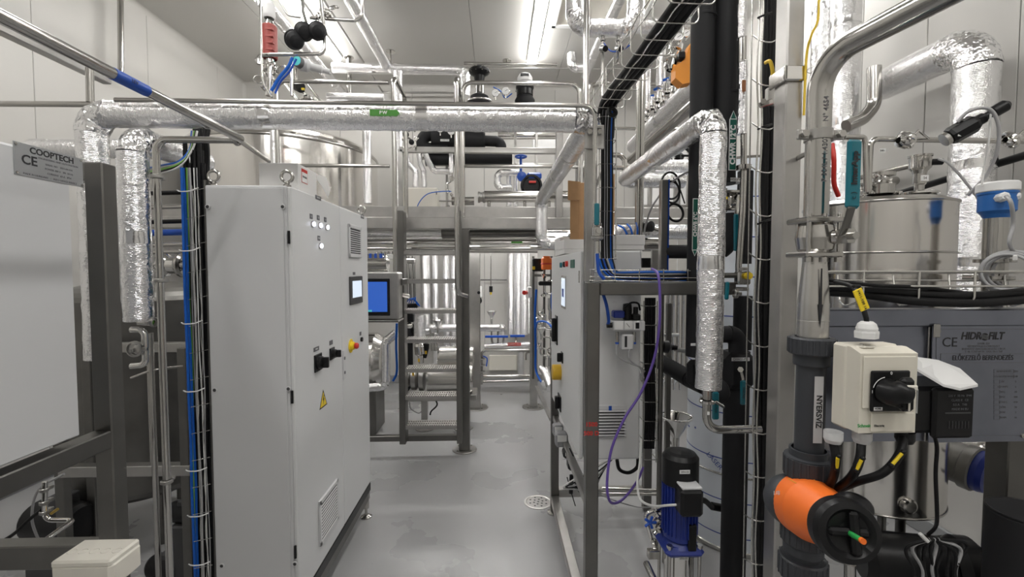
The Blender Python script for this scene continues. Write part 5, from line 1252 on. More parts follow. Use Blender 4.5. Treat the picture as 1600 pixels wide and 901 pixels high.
# ================================================================ FOIL AND BLACK PIPES
foil = foil_pipe('near foil-insulated pipe rising to an elbow beside the black pipes', rt((1107, 606, 1.75), 'z', 182, 'y', 3.0, 'x', 1068), .05, R=.07, seg=36)
t = thing('steel_pipe', 'polished bent pipe leaving the bottom of the near foil pipe', 'pipe')
P = rt((1105, 600, 1.75), 'z', 671, 'x', 1188); part(t, 'pipe_run', MB().tube(fillet(P, .055, 8), .0165, 16), 'steel')
clamp(t, (P[0].x, 1.75, at(1105, 627, 1.75).z), (0, 0, 1), .024, m='steel_mirror'); part(t, 'clamp_wing', MB().beam(at(1118, 627, 1.75), at(1132, 636, 1.74), .012, .012), 'steel_mirror')
part(t, 'tag', MB().box(at(1105, 648, 1.73), at(1109, 643, 1.729)), 'white')
def lever_handle(parent, c0, c1, w_=.022, txt=None, n=(0, -1, 0), m='teal'):
    c0, c1 = Vector(c0), Vector(c1); d = (c1 - c0).normalized(); n = Vector(n)
    h = part(parent, 'lever', MB().beam(c0, c1, w_, .014, .005, up=n), m, 'teal plastic lever')
    if txt:
        s_ = d.cross(n).normalized(); lettering(h, txt, c0.lerp(c1, .5) + n * .008, d, n.cross(d), w_ * .55, 'ink')
    return h
t = thing('ball_valve', 'black insulated ball valve with teal lever half hidden behind the near foil pipe', 'valve')
c = at(1116, 630, 1.9); part(t, 'body', MB().ball(c + Vector((.03, .05, .04)), .06), 'rubber')
lever_handle(t, at(1118, 612, 1.84), at(1118, 655, 1.84), .028, 'InterApp')
# black chilled-water pipes
def black_pipe(label, pts, r, R=None): 
    t = thing('black_pipe', label, 'pipe')
    for k, p in segs(pts, R or r * 1.7):
        if (p[-1] - p[0]).length < .01: continue
        part(t, 'pipe_section' if k == 's' else 'elbow', MB().tube(p, r if k == 's' else r * 1.05, 28, jit=.0006, step=.05), 'rubber')
    return t
D = 2.1
b1 = black_pipe('left black-insulated pipe labelled CHWB 6°C, behind the near foil pipe', rt((1100, -80, D), 'z', 556), .052)
b2 = black_pipe('right black-insulated pipe labelled CHWR 12°C', rt((1137, -80, D), 'z', 288), .054)
for t_, px, py in ((b1, 1100, 30), (b2, 1137, 150), (b1, 1100, 200)):
    c = at(px, py, D); part(t_, 'joint_band', MB().lathe((c.x, c.y, c.z), (0, 0, 1), [(.0535, 0), (.0555, .002), (.0555, .012), (.0535, .014)], 28), 'rubber')
def pipe_sign(par, px0, py0, px1, py1, D, txt, up=True):
    a, b_ = at(px0, py1, D), at(px1, py0, D); w_, h = b_.x - a.x, b_.z - a.z; cx = (a.x + b_.x) / 2
    tip = w_ * 1.1
    ring_ = [(-w_ / 2, 0), (w_ / 2, 0), (w_ / 2, h - tip), (0, h), (-w_ / 2, h - tip)] if up else [(-w_ / 2, tip), (0, 0), (w_ / 2, tip), (w_ / 2, h), (-w_ / 2, h)]
    q = part(par, 'flow_sign', MB().prism(ring_, (cx, D, a.z), (1, 0, 0), (0, 0, 1), (0, -.002, 0)), 'white', 'green and white flow sign reading ' + txt)
    k = .86; cz = h / 2
    part(q, 'sign_field', MB().prism([(x * .82, cz + (y - cz) * .975) for x, y in ring_], (cx, D - .002, a.z), (1, 0, 0), (0, 0, 1), (0, -.0005, 0)), 'label_green')
    z0 = a.z + (0 if up else tip); hh = h - tip
    part(q, 'sign_divider', MB().box((cx - w_ * .41, D - .0032, z0 + (hh if up else -w_ * .06)), (cx + w_ * .41, D - .0026, z0 + (hh if up else 0) + w_ * .08)), 'white')
    lettering(q, txt, (cx, D - .0034, z0 + hh * .5), (0, 0, 1), (-1, 0, 0), w_ * .92, 'white', bold=.045, squeeze=.98)
pipe_sign(b2, 1138, 173, 1152, 266, D - .056, 'CHWR 12°C')
pipe_sign(b1, 1081, 310, 1091, 400, D - .056, 'CHWB 6°C', up=False)
c = at(1137, 287, D); lb = part(b2, 'label_plate', MB().lathe((c.x, c.y, c.z), (0, 0, 1), [(.0545, 0), (.0555, .0), (.0555, .018), (.0545, .018)], 28), 'white'); lettering(lb, 'CHW21-FV1', (c.x, D - .0562, c.z + .009), (1, 0, 0), (0, 0, 1), .014)
t = thing('ball_valve', 'steel ball valve with long teal lever under the CHWR 12°C pipe', 'valve')
c = at(1141, 313, D)
part(t, 'flange', MB().box((c.x - .05, c.y - .045, c.z + .03), (c.x + .045, c.y + .045, c.z + .042), .003), 'steel')
part(t, 'flange', MB().box((c.x - .05, c.y - .045, c.z - .052), (c.x + .045, c.y + .045, c.z - .04), .003), 'steel')
part(t, 'body', MB().lathe((c.x, c.y, c.z - .04), (0, 0, 1), [(.03, 0), (.04, .02), (.042, .035), (.04, .05), (.03, .07)], 24), 'steel')
for dx in (-.04, .035): part(t, 'bolt', MB().cyl((c.x + dx, c.y - .035, c.z - .06), (c.x + dx, c.y - .035, c.z + .05), .006, seg=8), 'steel')
part(t, 'stem', MB().cyl((c.x + .005, c.y - .04, c.z), (c.x + .005, c.y - .075, c.z), .017, seg=6, smooth=False), 'steel')
part(t, 'yellow_tag', MB().box(at(1130, 311, D - .05), at(1137, 307, D - .052)), 'yellow')
part(t, 'lever_shank', MB().beam((c.x + .005, c.y - .07, c.z), at(1150, 335, D - .09), .02, .005, up=(0, -1, 0)), 'steel')
lever_handle(t, at(1150, 334, D - .09), at(1150, 392, D - .09), .022)
t = black_pipe('black-insulated elbow below the CHWR ball valve', [at(1137, 334, D), at(1137, 378, D), at(1100, 402, D + .05)], .054)
black_pipe('slim black-insulated pipe between the steel tube and the wire basket', rt((1165, 268, D + .1), 'z', 412), .036)
foil_pipe('slim upright foil pipe above the thin steel tube, beside the CHWR pipe', rt((1161, -70, 2.0), 'z', 60), .020, seg=20)
t = foil_pipe('lower slim upright foil pipe with brown stain beside the CHWR pipe', rt((1161, 96, 2.0), 'z', 210), .021, seg=20)
c = at(1163, 136, 1.975); part(t, 'stain_patch', MB().box(c - Vector((.012, .004, .02)), c + Vector((.006, 0, .03)), .003), 'brown')
pipe('short polished pipe between the two slim foil pipes', rt((1160, 58, 2.0), 'z', 98), .018)
t = thing('steel_pipe', 'slim polished pipe running down in front of the black pipes', 'pipe')
P = [at(1162, 205, 2.0), at(1162, 262, 2.0), at(1160, 330, 1.98), at(1154, 415, 1.98), at(1154, 430, 1.98)]
part(t, 'pipe_run', MB().tube(fillet(P, .2, 6), .0135, 14), 'steel'); part(t, 'collar', MB().lathe(at(1162, 266, 2.0), (0, 0, 1), [(.016, 0), (.03, .002), (.032, .012), (.032, .022), (.02, .024)], 20), 'steel')
t = thing('ball_valve', 'small steel valve with yellow knob below the slim polished pipe', 'valve')
c = at(1160, 434, 1.98)
part(t, 'body', MB().box(c - Vector((.03, .02, .03)), c + Vector((.03, .02, .03)), .006), 'steel'); part(t, 'yellow_knob', MB().lathe(c - Vector((-.01, .02, -.01)), (0, -1, 0), [(.016, 0), (.016, .02), (0, .022)], 8), 'yellow')
clamp(t, c + Vector((0, 0, .04)), (0, 0, 1), .02); clamp(t, c - Vector((0, 0, .05)), (0, 0, 1), .022); clamp(t, c - Vector((.03, 0, .07)), (1, 0, 0), .018)
lever_handle(t, at(1137, 440, 1.92), at(1135, 468, 1.92), .018)
part(t, 'side_pipe', MB().cyl(at(1128, 430, 1.98), at(1154, 430, 1.98), .012), 'steel_dark')
black_pipe('short black-insulated pipe above the black tee', rt((1161, 462, 2.14), 'z', 545), .042)
black_pipe('curved black-insulated branch elbow above the black tee', [at(1118, 522, 2.0), at(1152, 522, 2.0), at(1152, 550, 2.0)], .038)
big = black_pipe('wide black-insulated pipe running down to the floor beside the blue pump', [at(1152, 548, 2.1), Vector((at(1152, 548, 2.1).x, 2.1, .06))], .057)
c = at(1150, 572, 2.1); part(big, 'tee_jacket', MB().box((c.x - .085, 2.02, at(1150, 604, 2.1).z), (c.x + .065, 2.17, at(1150, 548, 2.1).z), .03), 'rubber')
c = at(1157, 561, 2.02); lb = part(big, 'label_plate', MB().box(c - Vector((.042, .002, .008)), c + Vector((.042, 0, .008))), 'white'); lettering(lb, 'CHW21-FV2', c - Vector((0, .0026, 0)), (1, 0, 0), (0, 0, 1), .014)
lv = part(big, 'lever_shank', MB().beam(at(1157, 578, 1.99), at(1161, 594, 1.99), .016, .005, up=(0, -1, 0)), 'steel'); part(lv, 'nut', MB().cyl(at(1157, 577, 2.02), at(1157, 577, 1.97), .013, seg=6, smooth=False), 'steel')
lever_handle(big, at(1161, 594, 1.99), at(1161, 632, 1.99), .026, 'InterApp')
black_pipe('black-insulated pipe slanting to the left behind the near foil pipe', [at(1027, 562, 2.6), at(1078, 592, 2.3), at(1100, 602, 2.2)], .045)
black_pipe('short horizontal black-insulated pipe above the frame beam', [at(1034, 393, 2.4), at(1084, 393, 2.3)], .036)
part(b1, 'valve_jacket', MB().box(at(1076, 604, 2.15), at(1098, 560, 2.2), .02), 'rubber'); 
lb = part(b1, 'label_plate', MB().box(at(1079, 540, 2.04), at(1087, 536, 2.038)), 'white')
# ================================================================ BASKET, POST AND RAW-WATER LINE
BYR = 1.72
t = thing('cable_basket', 'tall vertical wire cable basket left of the near right post', 'cable tray')
for px in (1186, 1192):
    pts = [at(px + 1.5 * math.sin(k * 1.3) - (k * .45), -30 + k * 38, BYR - .04) for k in range(26)]; part(t, 'long_wire', MB().tube(smooth_path(pts, 4), .0032, 6), 'wire')
for px, D_ in ((1176, 1.85), (1213, 1.85)): 
    pts = [at(px - k * .6, -30 + k * 38, D_) for k in range(26)]; part(t, 'long_wire', MB().tube(pts, .0028, 6), 'wire')
for k in range(13):
    py = 65 + k * 68; sh = -k * 1.2
    pts = [at(1214 + sh, py - 4, 1.80), at(1204 + sh, py + 1, 1.67), at(1188 + sh, py - 2, 1.67), at(1176 + sh, py - 10, 1.85)]
    part(t, 'cross_wire', MB().tube(smooth_path(pts, 5), .0028, 6), 'wire')
for i in range(6):
    x0 = 1197 + i * 3.2; cable('heavy black cable in the tall vertical basket beside the near right post', px_path([(x0 - k * 2.0 + 1.5 * math.sin(i + k), -40 + k * 118, 1.76 + (i % 2) * .03) for k in range(9)]), .012, group='heavy black cables beside the near right post')
cable('bare-looking grey cable along the tall vertical basket', px_path([(1181 - k * .5 + 1.5 * math.sin(k * 1.7), 330 + k * 75, 1.80) for k in range(9)]), .005, 'cable_grey')
for i, py in enumerate((28, 202, 350)):
    solo('cable_tie', MB().tube(smooth_path([at(1184, py, 1.68), at(1193, py - 4, 1.66), at(1206, py - 8, 1.68)]), .004, 6), 'black', f'black cable tie round the heavy black cables, {["top", "middle", "lowest"][i]} one', 'cable tie')
cable('green and yellow earth lead curling beside the square post bracket', px_path([(1196, 98, 1.62), (1203, 96, 1.6), (1207, 110, 1.6), (1208, 132, 1.6)]), .0065, 'cable_yellow')
t = thing('cable_clamp', 'galvanised clamp block on the tall cable basket', 'clamp')
part(t, 'block', MB().box(at(1199, 163, 1.64), at(1210, 140, 1.66), .003), 'steel_satin'); part(t, 'strap', MB().beam(at(1186, 165, 1.63), at(1208, 158, 1.63), .008, .02), 'steel'); part(t, 'bolt', MB().cyl(at(1193, 158, 1.63), at(1193, 158, 1.61), .01, seg=6, smooth=False), 'steel')
# near right post
PX = .973
t = thing('steel_post', 'near right square steel post from floor to top of the picture', 'post')
part(t, 'upright', MB().box((PX - .0, 1.5, 0), (PX + .06, 1.568, 3.2), .005), 'steel_satin')
c = at(1239, 114, 1.5); bk = part(t, 'strap', MB().box((PX - .012, 1.488, c.z - .028), (PX + .066, 1.5, c.z + .022), .004), 'steel_mirror')
part(t, 'strap', MB().box((PX - .012, 1.488, c.z - .028), (PX - .002, 1.58, c.z + .022), .003), 'steel_mirror')
# raw water line
LX = at(1276, 300, 1.25).x; LYY = 1.25
t = thing('steel_pipe', 'near vertical stainless pipe with printed marking, bending overhead', 'pipe')
zbv = at(1274, 338, LYY).z; ztp = at(1278, 92, LYY).z
path = [Vector((LX, LYY, zbv)), Vector((LX, LYY, ztp)), at(1512, -28, .93)]
part(t, 'pipe_run', MB().tube(fillet(path, .1, 12), .031, 32), 'steel')
part(t, 'weld', MB().ring((LX, LYY, at(1278, 107, LYY).z), (0, 0, 1), .0312, .0008), 'steel_satin')
nrm = Vector((0, -1, 0))
lettering(t, 'P 304L / 1.4307  4   N° 4654', (LX - .002, LYY - .0318, at(1282, 222, LYY).z), (0, 0, 1), (-1, 0, 0), .020, 'ink_grey')
t2 = thing('pipe_clamp', 'two-bolt steel clamp holding the near vertical pipe to the post', 'clamp')
c = Vector((LX, LYY, at(1276, 212, LYY).z))
part(t2, 'saddle', MB().lathe(c - Vector((0, 0, .014)), (0, 0, 1), [(.0315, 0), (.0355, 0), (.0355, .028), (.0315, .028)], 32), 'steel_satin')
for sx in (-1, 1):
    part(t2, 'ear', MB().box((c.x + sx * .033, c.y - .012, c.z - .014), (c.x + sx * .068, c.y - .004, c.z + .014), .003), 'steel_satin')
    part(t2, 'bolt', MB().cyl((c.x + sx * .052, c.y - .026, c.z), (c.x + sx * .052, c.y - .012, c.z), .0105, seg=6, smooth=False), 'steel')
part(t2, 'arm', MB().beam((c.x + .055, c.y, c.z), (1.02, 1.5, c.z), .010, .016), 'steel_satin')
# flanged ball valve
t = thing('ball_valve', 'near stainless flanged ball valve with large teal lever', 'valve')
za, zb_ = at(1274, 345, LYY).z, at(1274, 398, LYY).z
for z in (za, zb_): part(t, 'flange', MB().box((LX - .055, LYY - .045, z - .008), (LX + .052, LYY + .05, z + .008), .004), 'steel')
part(t, 'body', MB().lathe((LX, LYY, zb_), (0, 0, 1), [(.034, 0), (.045, .015), (.05, (za - zb_) / 2), (.045, za - zb_ - .015), (.034, za - zb_)], 28), 'steel')
for dx in (-.045, .0, .042):
    for dy in (-.036,): part(t, 'bolt', MB().cyl((LX + dx, LYY + dy, zb_ - .02), (LX + dx, LYY + dy, za + .016), .0065, seg=8), 'steel'); part(t, 'nut', MB().cyl((LX + dx, LYY + dy, zb_ - .021), (LX + dx, LYY + dy, zb_ - .008), .011, seg=6, smooth=False), 'steel')
c = at(1306, 370, 1.21); part(t, 'stem_housing', MB().cyl((LX + .02, c.y, c.z), (c.x, c.y - .01, c.z), .02), 'steel')
part(t, 'stem_nut', MB().cyl((c.x, c.y - .01, c.z), (c.x + .008, c.y - .045, c.z), .022, seg=6, smooth=False), 'steel'); part(t, 'stem_bolt', MB().cyl((c.x + .008, c.y - .045, c.z), (c.x + .01, c.y - .058, c.z), .010), 'steel')
part(t, 'lever_shank', MB().beam(c + Vector((-.005, -.03, -.0)), at(1331, 322, 1.15), .030, .006, up=(.3, -1, 0)), 'steel_dark')
h = part(t, 'lever', MB().beam(at(1331, 326, 1.155), at(1335, 218, 1.155), .042, .016, .007, up=(.12, -1, 0)), 'teal', 'teal plastic lever grip')
lettering(h, 'InterApp', at(1336, 262, 1.144), (0, 0, 1), (-1, -.1, 0), .024, 'ink', bold=.04); lettering(h, 'c )', at(1334, 305, 1.144), (0, 0, 1), (-1, -.1, 0), .02, 'ink')
pipe('little chain rods beside the flanged valve', [at(1246, 340, 1.27), at(1247, 392, 1.27)], .004)
# reducer with flow arrow
t = thing('reducer', 'stainless cone reducer with black flow arrow between the valve and the grey union', 'pipe')
z1_, z0_ = at(1272, 404, LYY).z, at(1268, 528, LYY).z
part(t, 'cone', MB().lathe((LX, LYY, z0_), (0, 0, 1), [(.0395, 0), (.0395, .05), (.0395, (z1_ - z0_) * .45), (.034, (z1_ - z0_) * .75), (.030, (z1_ - z0_) * .95), (.030, z1_ - z0_ + .02)], 36), 'steel_brushed')
part(t, 'weld', MB().ring((LX, LYY, z0_ + .052), (0, 0, 1), .0396, .0006), 'steel_satin')
xa = -.010
part(t, 'flow_arrow', MB().prism([(-.002, .09), (.002, .09), (.0035, -.01), (.0065, -.01), (0, -.075), (-.0065, -.01), (-.0035, -.01)], (LX + xa, LYY - .0415, (z0_ + z1_) / 2 - .004), (1, 0, 0), (0, -.0, 1), (0, -.001, 0)), 'ink')
# PVC union pipe union
PVX = at(1266, 620, LYY).x
t = thing('plastic_pipe', 'dark grey plastic pipe with ribbed unions labelled NYERSVÍZ', 'pipe')
zz = lambda py: at(1266, py, LYY).z
part(t, 'pipe_run', MB().cyl((PVX, LYY, zz(735)), (PVX, LYY, zz(530)), .0375, seg=32), 'pvc')
def ribbed(par, z0, z1, R, name='union_nut', n=24, cx=None, cy=LYY):
    b = MB(); cx = PVX if cx is None else cx; b.lathe((cx, cy, z0), (0, 0, 1), [(R * .7, 0), (R * .93, 0), (R * .97, .004), (R * .97, z1 - z0 - .004), (R * .9, z1 - z0), (R * .7, z1 - z0)], 40)
    p = part(par, name, b, 'pvc'); b = MB()
    for k in range(n):
        a = math.tau * k / n; u = Vector((math.cos(a), math.sin(a), 0)); b.beam(Vector((cx, cy, z0 + .003)) + u * R * .97, Vector((cx, cy, z1 - .003)) + u * R * .97, R * .10, R * .06, .001, up=u)
    part(p, 'ribs', b, 'pvc', kind='stuff'); return p
ribbed(t, zz(552), zz(526), .061)
part(t, 'collar', MB().lathe((PVX, LYY, zz(570)), (0, 0, 1), [(.044, 0), (.046, .004), (.046, zz(552) - zz(570))], 36), 'pvc')
ribbed(t, zz(744), zz(712), .064, n=20)
part(t, 'collar', MB().lathe((PVX, LYY, zz(712)), (0, 0, 1), [(.062, 0), (.05, .003), (.05, .022), (.044, .022)], 36), 'pvc')
lb = part(t, 'label_plate', MB().prism([(-.012, 0), (.012, 0), (.012, zz(583) - zz(684)), (-.012, zz(583) - zz(684))], (PVX - .004, LYY - .0385, zz(684)), (.99, -.1, 0), (0, 0, 1), (0, -.001, 0)), 'light_grey')
lettering(lb, 'NYERSVÍZ', (PVX - .0035, LYY - .0405, zz(636)), (0, 0, -1), (.99, -.1, 0), .021, 'ink', bold=.02)
# orange-black plastic ball valve
t = thing('plastic_valve', 'large plastic ball valve with orange lock collar and black hand knob at the lower right', 'valve')
c = at(1250, 785, LYY); c.y = LYY; k9 = at(1322, 829, 1.035); ax = (k9 - c).normalized(); LK = (k9 - c).length
part(t, 'body', MB().ball(c + Vector((-.012, .012, .0)), .078, (1, 1, .95), seg=32, ring=20), 'pvc')
sl = part(t, 'lock_collar', MB().lathe(c, ax, [(.06, .0), (.080, .004), (.083, .02), (.082, LK * .35), (.070, LK * .62), (.060, LK * .8), (0, LK * .8)], 40), 'orange', 'orange lock collar')
pr = ax.cross(Vector((0, 0, 1))).normalized(); pu = pr.cross(ax)
for an in (60, 95, 140):
    u = (pr * math.cos(math.radians(an)) + pu * math.sin(math.radians(an)))
    part(sl, 'moulded_mark', MB().beam(c + ax * .03 + u * .0822, c + ax * (LK * .35) + u * .0818, .004, .003, .001, up=u), 'orange_act')
u = (pr * .1 + pu).normalized()
lettering(sl, 'PVC-U', c + ax * .03 + u * .0842, u.cross(ax) * -1, ax * -1, .02, 'pvc')
k0 = k9 - ax * .03
kb = part(t, 'hand_knob', MB().lathe(k0, ax, [(.045, -.03), (.066, -.016), (.074, .0), (.076, .03), (.070, .046), (.056, .050), (.046, .040), (.020, .034), (0, .034)], 44), 'black', 'black rounded hand knob')
part(kb, 'knob_lobe', MB().ball(k0 - ax * .012 - pr * .040 + pu * .045, .042, (1.15, 1, .8), seg=24), 'black')
part(kb, 'knob_ridge', MB().beam(k0 + ax * .042 - pu * .05 - pr * .012, k0 + ax * .042 + pu * .05 - pr * .012, .022, .022, .006, up=ax), 'black')
part(kb, 'knob_ridge', MB().beam(k0 + ax * .040 - pr * .046, k0 + ax * .040 + pr * .046, .02, .016, .006, up=ax), 'black')
pn = part(kb, 'indicator_pin', MB().cyl(k0 + ax * .035, k0 + ax * .088, .0062, seg=16), 'green', 'green pin with orange tip'); part(pn, 'pin_tip', MB().cyl(k0 + ax * .088, k0 + ax * .096, .0068, seg=16), 'orange')
zz2 = lambda py: at(1258, py, LYY).z; cx = at(1255, 850, LYY).x
part(t, 'lower_neck', MB().cyl((cx, LYY, zz2(860)), (cx, LYY, zz2(800)), .052, seg=32), 'pvc')
ribbed(t, zz2(846), zz2(812), .060, 'union_nut', 20, cx); part(t, 'lower_pipe', MB().cyl((cx, LYY, zz2(1010)), (cx, LYY, zz2(862)), .046, seg=32), 'pvc'); ribbed(t, zz2(900), zz2(868), .064, 'union_nut', 20, cx)
lettering(t, '1/8', at(1213, 770, 1.17), (1, 0, 0), (0, 0, 1), .016, 'light_grey')
# ---------------- enclosed isolator switch
D = 1.09
t = thing('switch_box', 'cream enclosed rotary isolator with black handle, cable gland and QR-free face'.replace(' and QR-free face', ' on top'), 'switch')
l, r_ = at(1343, 610, D).x, at(1432, 610, D).x; zt_, zb_ = at(1388, 552, D).z, at(1388, 676, D).z; dp = .092
P = [(0, zb_), (0, zt_ - .0), (dp * .35, zt_ + .012), (dp, zt_ + .012), (dp, zb_ + .01), (dp * .8, zb_)]
part(t, 'base', MB().box((l - .004, D + dp * .45, zb_ - .005), (r_ - .01, D + dp, zt_ + .016), .006), 'beige')
part(t, 'cover', MB().prism([(y, z) for y, z in P[:3]] + [(dp * .5, zt_ + .012), (dp * .5, zb_)], (l, D, 0), (0, 1, 0), (0, 0, 1), (r_ - l, 0, 0)), 'beige')
part(t, 'front_panel', MB().box((l + .006, D - .004, at(1388, 637, D).z), (r_ - .006, D, at(1388, 556, D).z), .004), 'beige')
part(t, 'lower_panel', MB().box((l + .03, D - .004, zb_ + .004), (r_ - .006, D, at(1388, 644, D).z), .003), 'beige')
part(t, 'screw_recess', MB().box((l + .02, D + .02, zt_ + .0105), (l + .055, D + .06, zt_ + .0135), .002), 'cream'); part(t, 'screw', MB().cyl((l + .035, D + .04, zt_ + .012), (l + .035, D + .04, zt_ + .018), .005), 'steel')
hp = part(t, 'handle_plate', MB().box(at(1357, 642, D - .004), at(1424, 579, D - .012), .003), 'black')
kc = at(1385, 611, D - .012)
part(hp, 'rotary_handle', MB().tube([kc, kc + Vector((.004, -.03, 0)), at(1404, 612, D - .045), at(1420, 616, D - .05)], .026, 28, rr=[.033, .031, .029, .022]), 'black', 'black rotary handle')
part(hp, 'handle_grip', MB().box(at(1398, 640, D - .03), at(1434, 591, D - .052), .008), 'black')
part(hp, 'padlock_tab', MB().box(at(1414, 610, D - .056), at(1436, 602, D - .062), .003), 'cream'); part(hp, 'padlock_tab', MB().box(at(1431, 645, D - .058), at(1435, 608, D - .062), .002), 'white'); part(hp, 'padlock_tab', MB().box(at(1418, 642, D - .054), at(1424, 615, D - .057), .002), 'cream')
arc = [kc + Vector((.036 * math.cos(a), -.001, .036 * math.sin(a))) for a in [math.radians(100 + 8 * k) for k in range(9)]]; part(hp, 'arc_mark', MB().tube(arc, .0009, 5), 'white')
lettering(hp, '0', at(1393, 583, D - .0135), (1, 0, 0), (0, 0, 1), .011, 'white'); lettering(hp, '1', at(1363, 612, D - .0135), (1, 0, 0), (0, 0, 1), .011, 'white')
pl = part(hp, 'small_plate', MB().box(at(1365, 641, D - .0125), at(1379, 636, D - .0135)), 'white'); lettering(pl, 'VCF02', at(1372, 638.5, D - .0142), (1, 0, 0), (0, 0, 1), .006)
lettering(t, 'Schneider', at(1354, 665, D - .0005), (1, 0, 0), (0, 0, 1), .012, 'green', bold=.02); lettering(t, 'Electric', at(1374, 665, D - .0048), (1, 0, 0), (0, 0, 1), .009, 'ink')
g = at(1354, 522, 1.13); gl = part(t, 'cable_gland', MB().lathe((g.x, g.y, g.z - .01), (0, 0, 1), [(.026, 0), (.027, .015), (.026, .02)], 6, smooth=False), 'white')
part(gl, 'gland_cap', MB().lathe((g.x, g.y, g.z + .008), (0, 0, 1), [(.023, 0), (.024, .008), (.020, .02), (.013, .026), (0, .026)], 20), 'white')
for i, px in enumerate((1300, 1345, 1412)):
    c = at(px + 2, 678, 1.13); 
    part(t, 'cable_gland', MB().lathe((c.x, c.y, c.z - .012), (0, 0, 1), [(0, -.012), (.018, -.010), (.022, 0), (.022, .02)], 20), 'light_grey' if i < 2 else 'black')
cb = [[(1302, 690, 1.13), (1306, 715, 1.12), (1303, 742, 1.14), (1292, 765, 1.2)], [(1346, 690, 1.13), (1343, 718, 1.11), (1330, 745, 1.12), (1305, 765, 1.2)], [(1412, 676, 1.13), (1406, 708, 1.1), (1380, 738, 1.1), (1340, 752, 1.14), (1315, 762, 1.2)]]
for i, p in enumerate(cb):
    cable(['left', 'middle', 'right, longest'][i] + ' black cable curving out of the bottom of the cream isolator', px_path(p), .0105, 'cable_black', 12)
    mk = px_path([(px + 3, py, d - .013) for px, py, d in p[1:3]])
    t = thing('cable_marker', ['yellow marker sleeve on the left cable under the isolator', 'yellow marker sleeve on the middle cable under the isolator', 'yellow marker sleeve on the right cable under the isolator'][i], 'label')
    part(t, 'sleeve', MB().tube(mk[:6], .0042, 8), 'yellow'); part(t, 'tie_end', MB().ball(mk[0] + Vector((.004, 0, .004)), .006), 'black'); part(t, 'tie_end', MB().ball(mk[5], .006), 'black')
cable('black cable rising from the gland on the cream isolator into the basket', px_path([(1354, 502, 1.13), (1352, 492, 1.13), (1342, 462, 1.16), (1330, 447, 1.25), (1305, 440, 1.36)]), .006, 'cable_black')
t = thing('cable_marker', 'large yellow cable marker above the cream isolator', 'label')
a, b_ = at(1339, 452, 1.10), at(1352, 484, 1.10); mk = part(t, 'sleeve', MB().beam(a, b_, .024, .004, .001, up=(0, -1, 0)), 'yellow'); d = (a - b_).normalized()
lettering(mk, 'V411-Y09 14', a.lerp(b_, .5) + Vector((0, -.0028, 0)), d * -1, d.cross(Vector((0, 1, 0))) * -1, .010)
part(t, 'tie_end', MB().box(at(1334, 450, 1.11), at(1342, 444, 1.12), .003), 'black')
# black power adapter with white curved lid
t = thing('pump_controller', 'black box with curved white lid beside the cream isolator', 'controller')
D = 1.22; a, b_ = at(1461, 686, D), at(1526, 606, D); xl_ = at(1428, 650, D).x
part(t, 'body', MB().box((xl_, D + .012, a.z + .01), (b_.x, D + .16, b_.z), .012), 'black'); part(t, 'front_face', MB().box((a.x - .005, D, a.z), (b_.x, D + .02, b_.z), .008), 'black')
Q = [at(1431, 557, 1.34), at(1466, 562, 1.34), at(1500, 575, 1.32), at(1528, 600, 1.22), at(1500, 606, 1.20), at(1474, 600, 1.20), at(1432, 575, 1.22)]
b = MB(); n_ = len(Q); b.add(Q + [q - Vector((0, 0, .007)) for q in Q], [tuple(range(n_))[::-1], tuple(range(n_, 2 * n_))] + [(i, (i + 1) % n_, n_ + (i + 1) % n_, n_ + i) for i in range(n_)]); part(t, 'lid', b, 'white', 'curved white lid')
for k in range(4): lettering(t, ['230 V  50 Hz  IP44', 'CLASS II   CE', '0.5 A   T40', 'MADE IN EU'][k], at(1500, 618 + k * 7, D - .001), (1, 0, 0), (0, 0, 1), .009, 'ink_grey')
part(t, 'ridge', MB().box(at(1476, 646, D), at(1517, 644, D - .002)), 'dark_grey')
for k in range(7): part(t, 'vent_slot', MB().box(at(1482 + k * 5, 669, D), at(1484 + k * 5, 658, D - .0015)), 'dark_grey')
cable('black power lead dropping from the black controller box', px_path([(1460, 680, 1.25), (1464, 700, 1.25), (1462, 740, 1.25), (1464, 800, 1.25), (1462, 822, 1.3), (1450, 835, 1.32)]), .005)
t = thing('cable_coil', 'bundled dark cable coil hanging at the bottom right', 'cable')
rnd = random.Random(11)
for k in range(11):
    x0 = 1428 + k * 7; sp = rnd.uniform(-8, 8)
    part(t, 'loop', MB().tube(px_path([(1452 + k * 1.5, 842, 1.30), (x0 + (x0 - 1463) * .35, 856 + rnd.uniform(-6, 6), 1.32), (x0 + sp, 890, 1.32), (x0 + 4, 925, 1.34)]), .0048, 7), 'cable_grey' if k % 4 == 1 else 'cable_black')
part(t, 'twist_tie', MB().beam(at(1437, 833, 1.28), at(1450, 846, 1.28), .01, .01, .002), 'cable_white')
# ---------------- beam, backing sheet and nameplate
D = 1.45
t = thing('machine_panel', 'stainless beam and sheet carrying the engraved nameplate at the right', 'panel')
xa, xb = at(1288, 500, D).x, at(1720, 500, D).x
part(t, 'beam', MB().box((xa, D, at(1500, 510, D).z), (xb, D + .07, at(1500, 483, D).z), .004), 'plate_steel')
part(t, 'backing_sheet', MB().box((xa, D + .012, at(1500, 690, D).z), (xb, D + .016, at(1500, 510, D).z), .001), 'plate_steel')
part(t, 'upright', MB().box(at(1445, 690, D + .005), at(1455, 510, D + .012), .002), 'steel_satin')
xn = at(1457, 600, D - .01).x; xm = at(1668, 600, D - .01).x; zn1, zn0 = at(1560, 509, D - .01).z, at(1560, 691, D - .01).z
np_ = part(t, 'nameplate', MB().box((xn, D - .004, zn0), (xm, D + .0, zn1), .001), 'plate_steel', 'engraved bluish steel nameplate')
Dn = D - .0045
U, V = (1, 0, 0), (0, 0, 1)
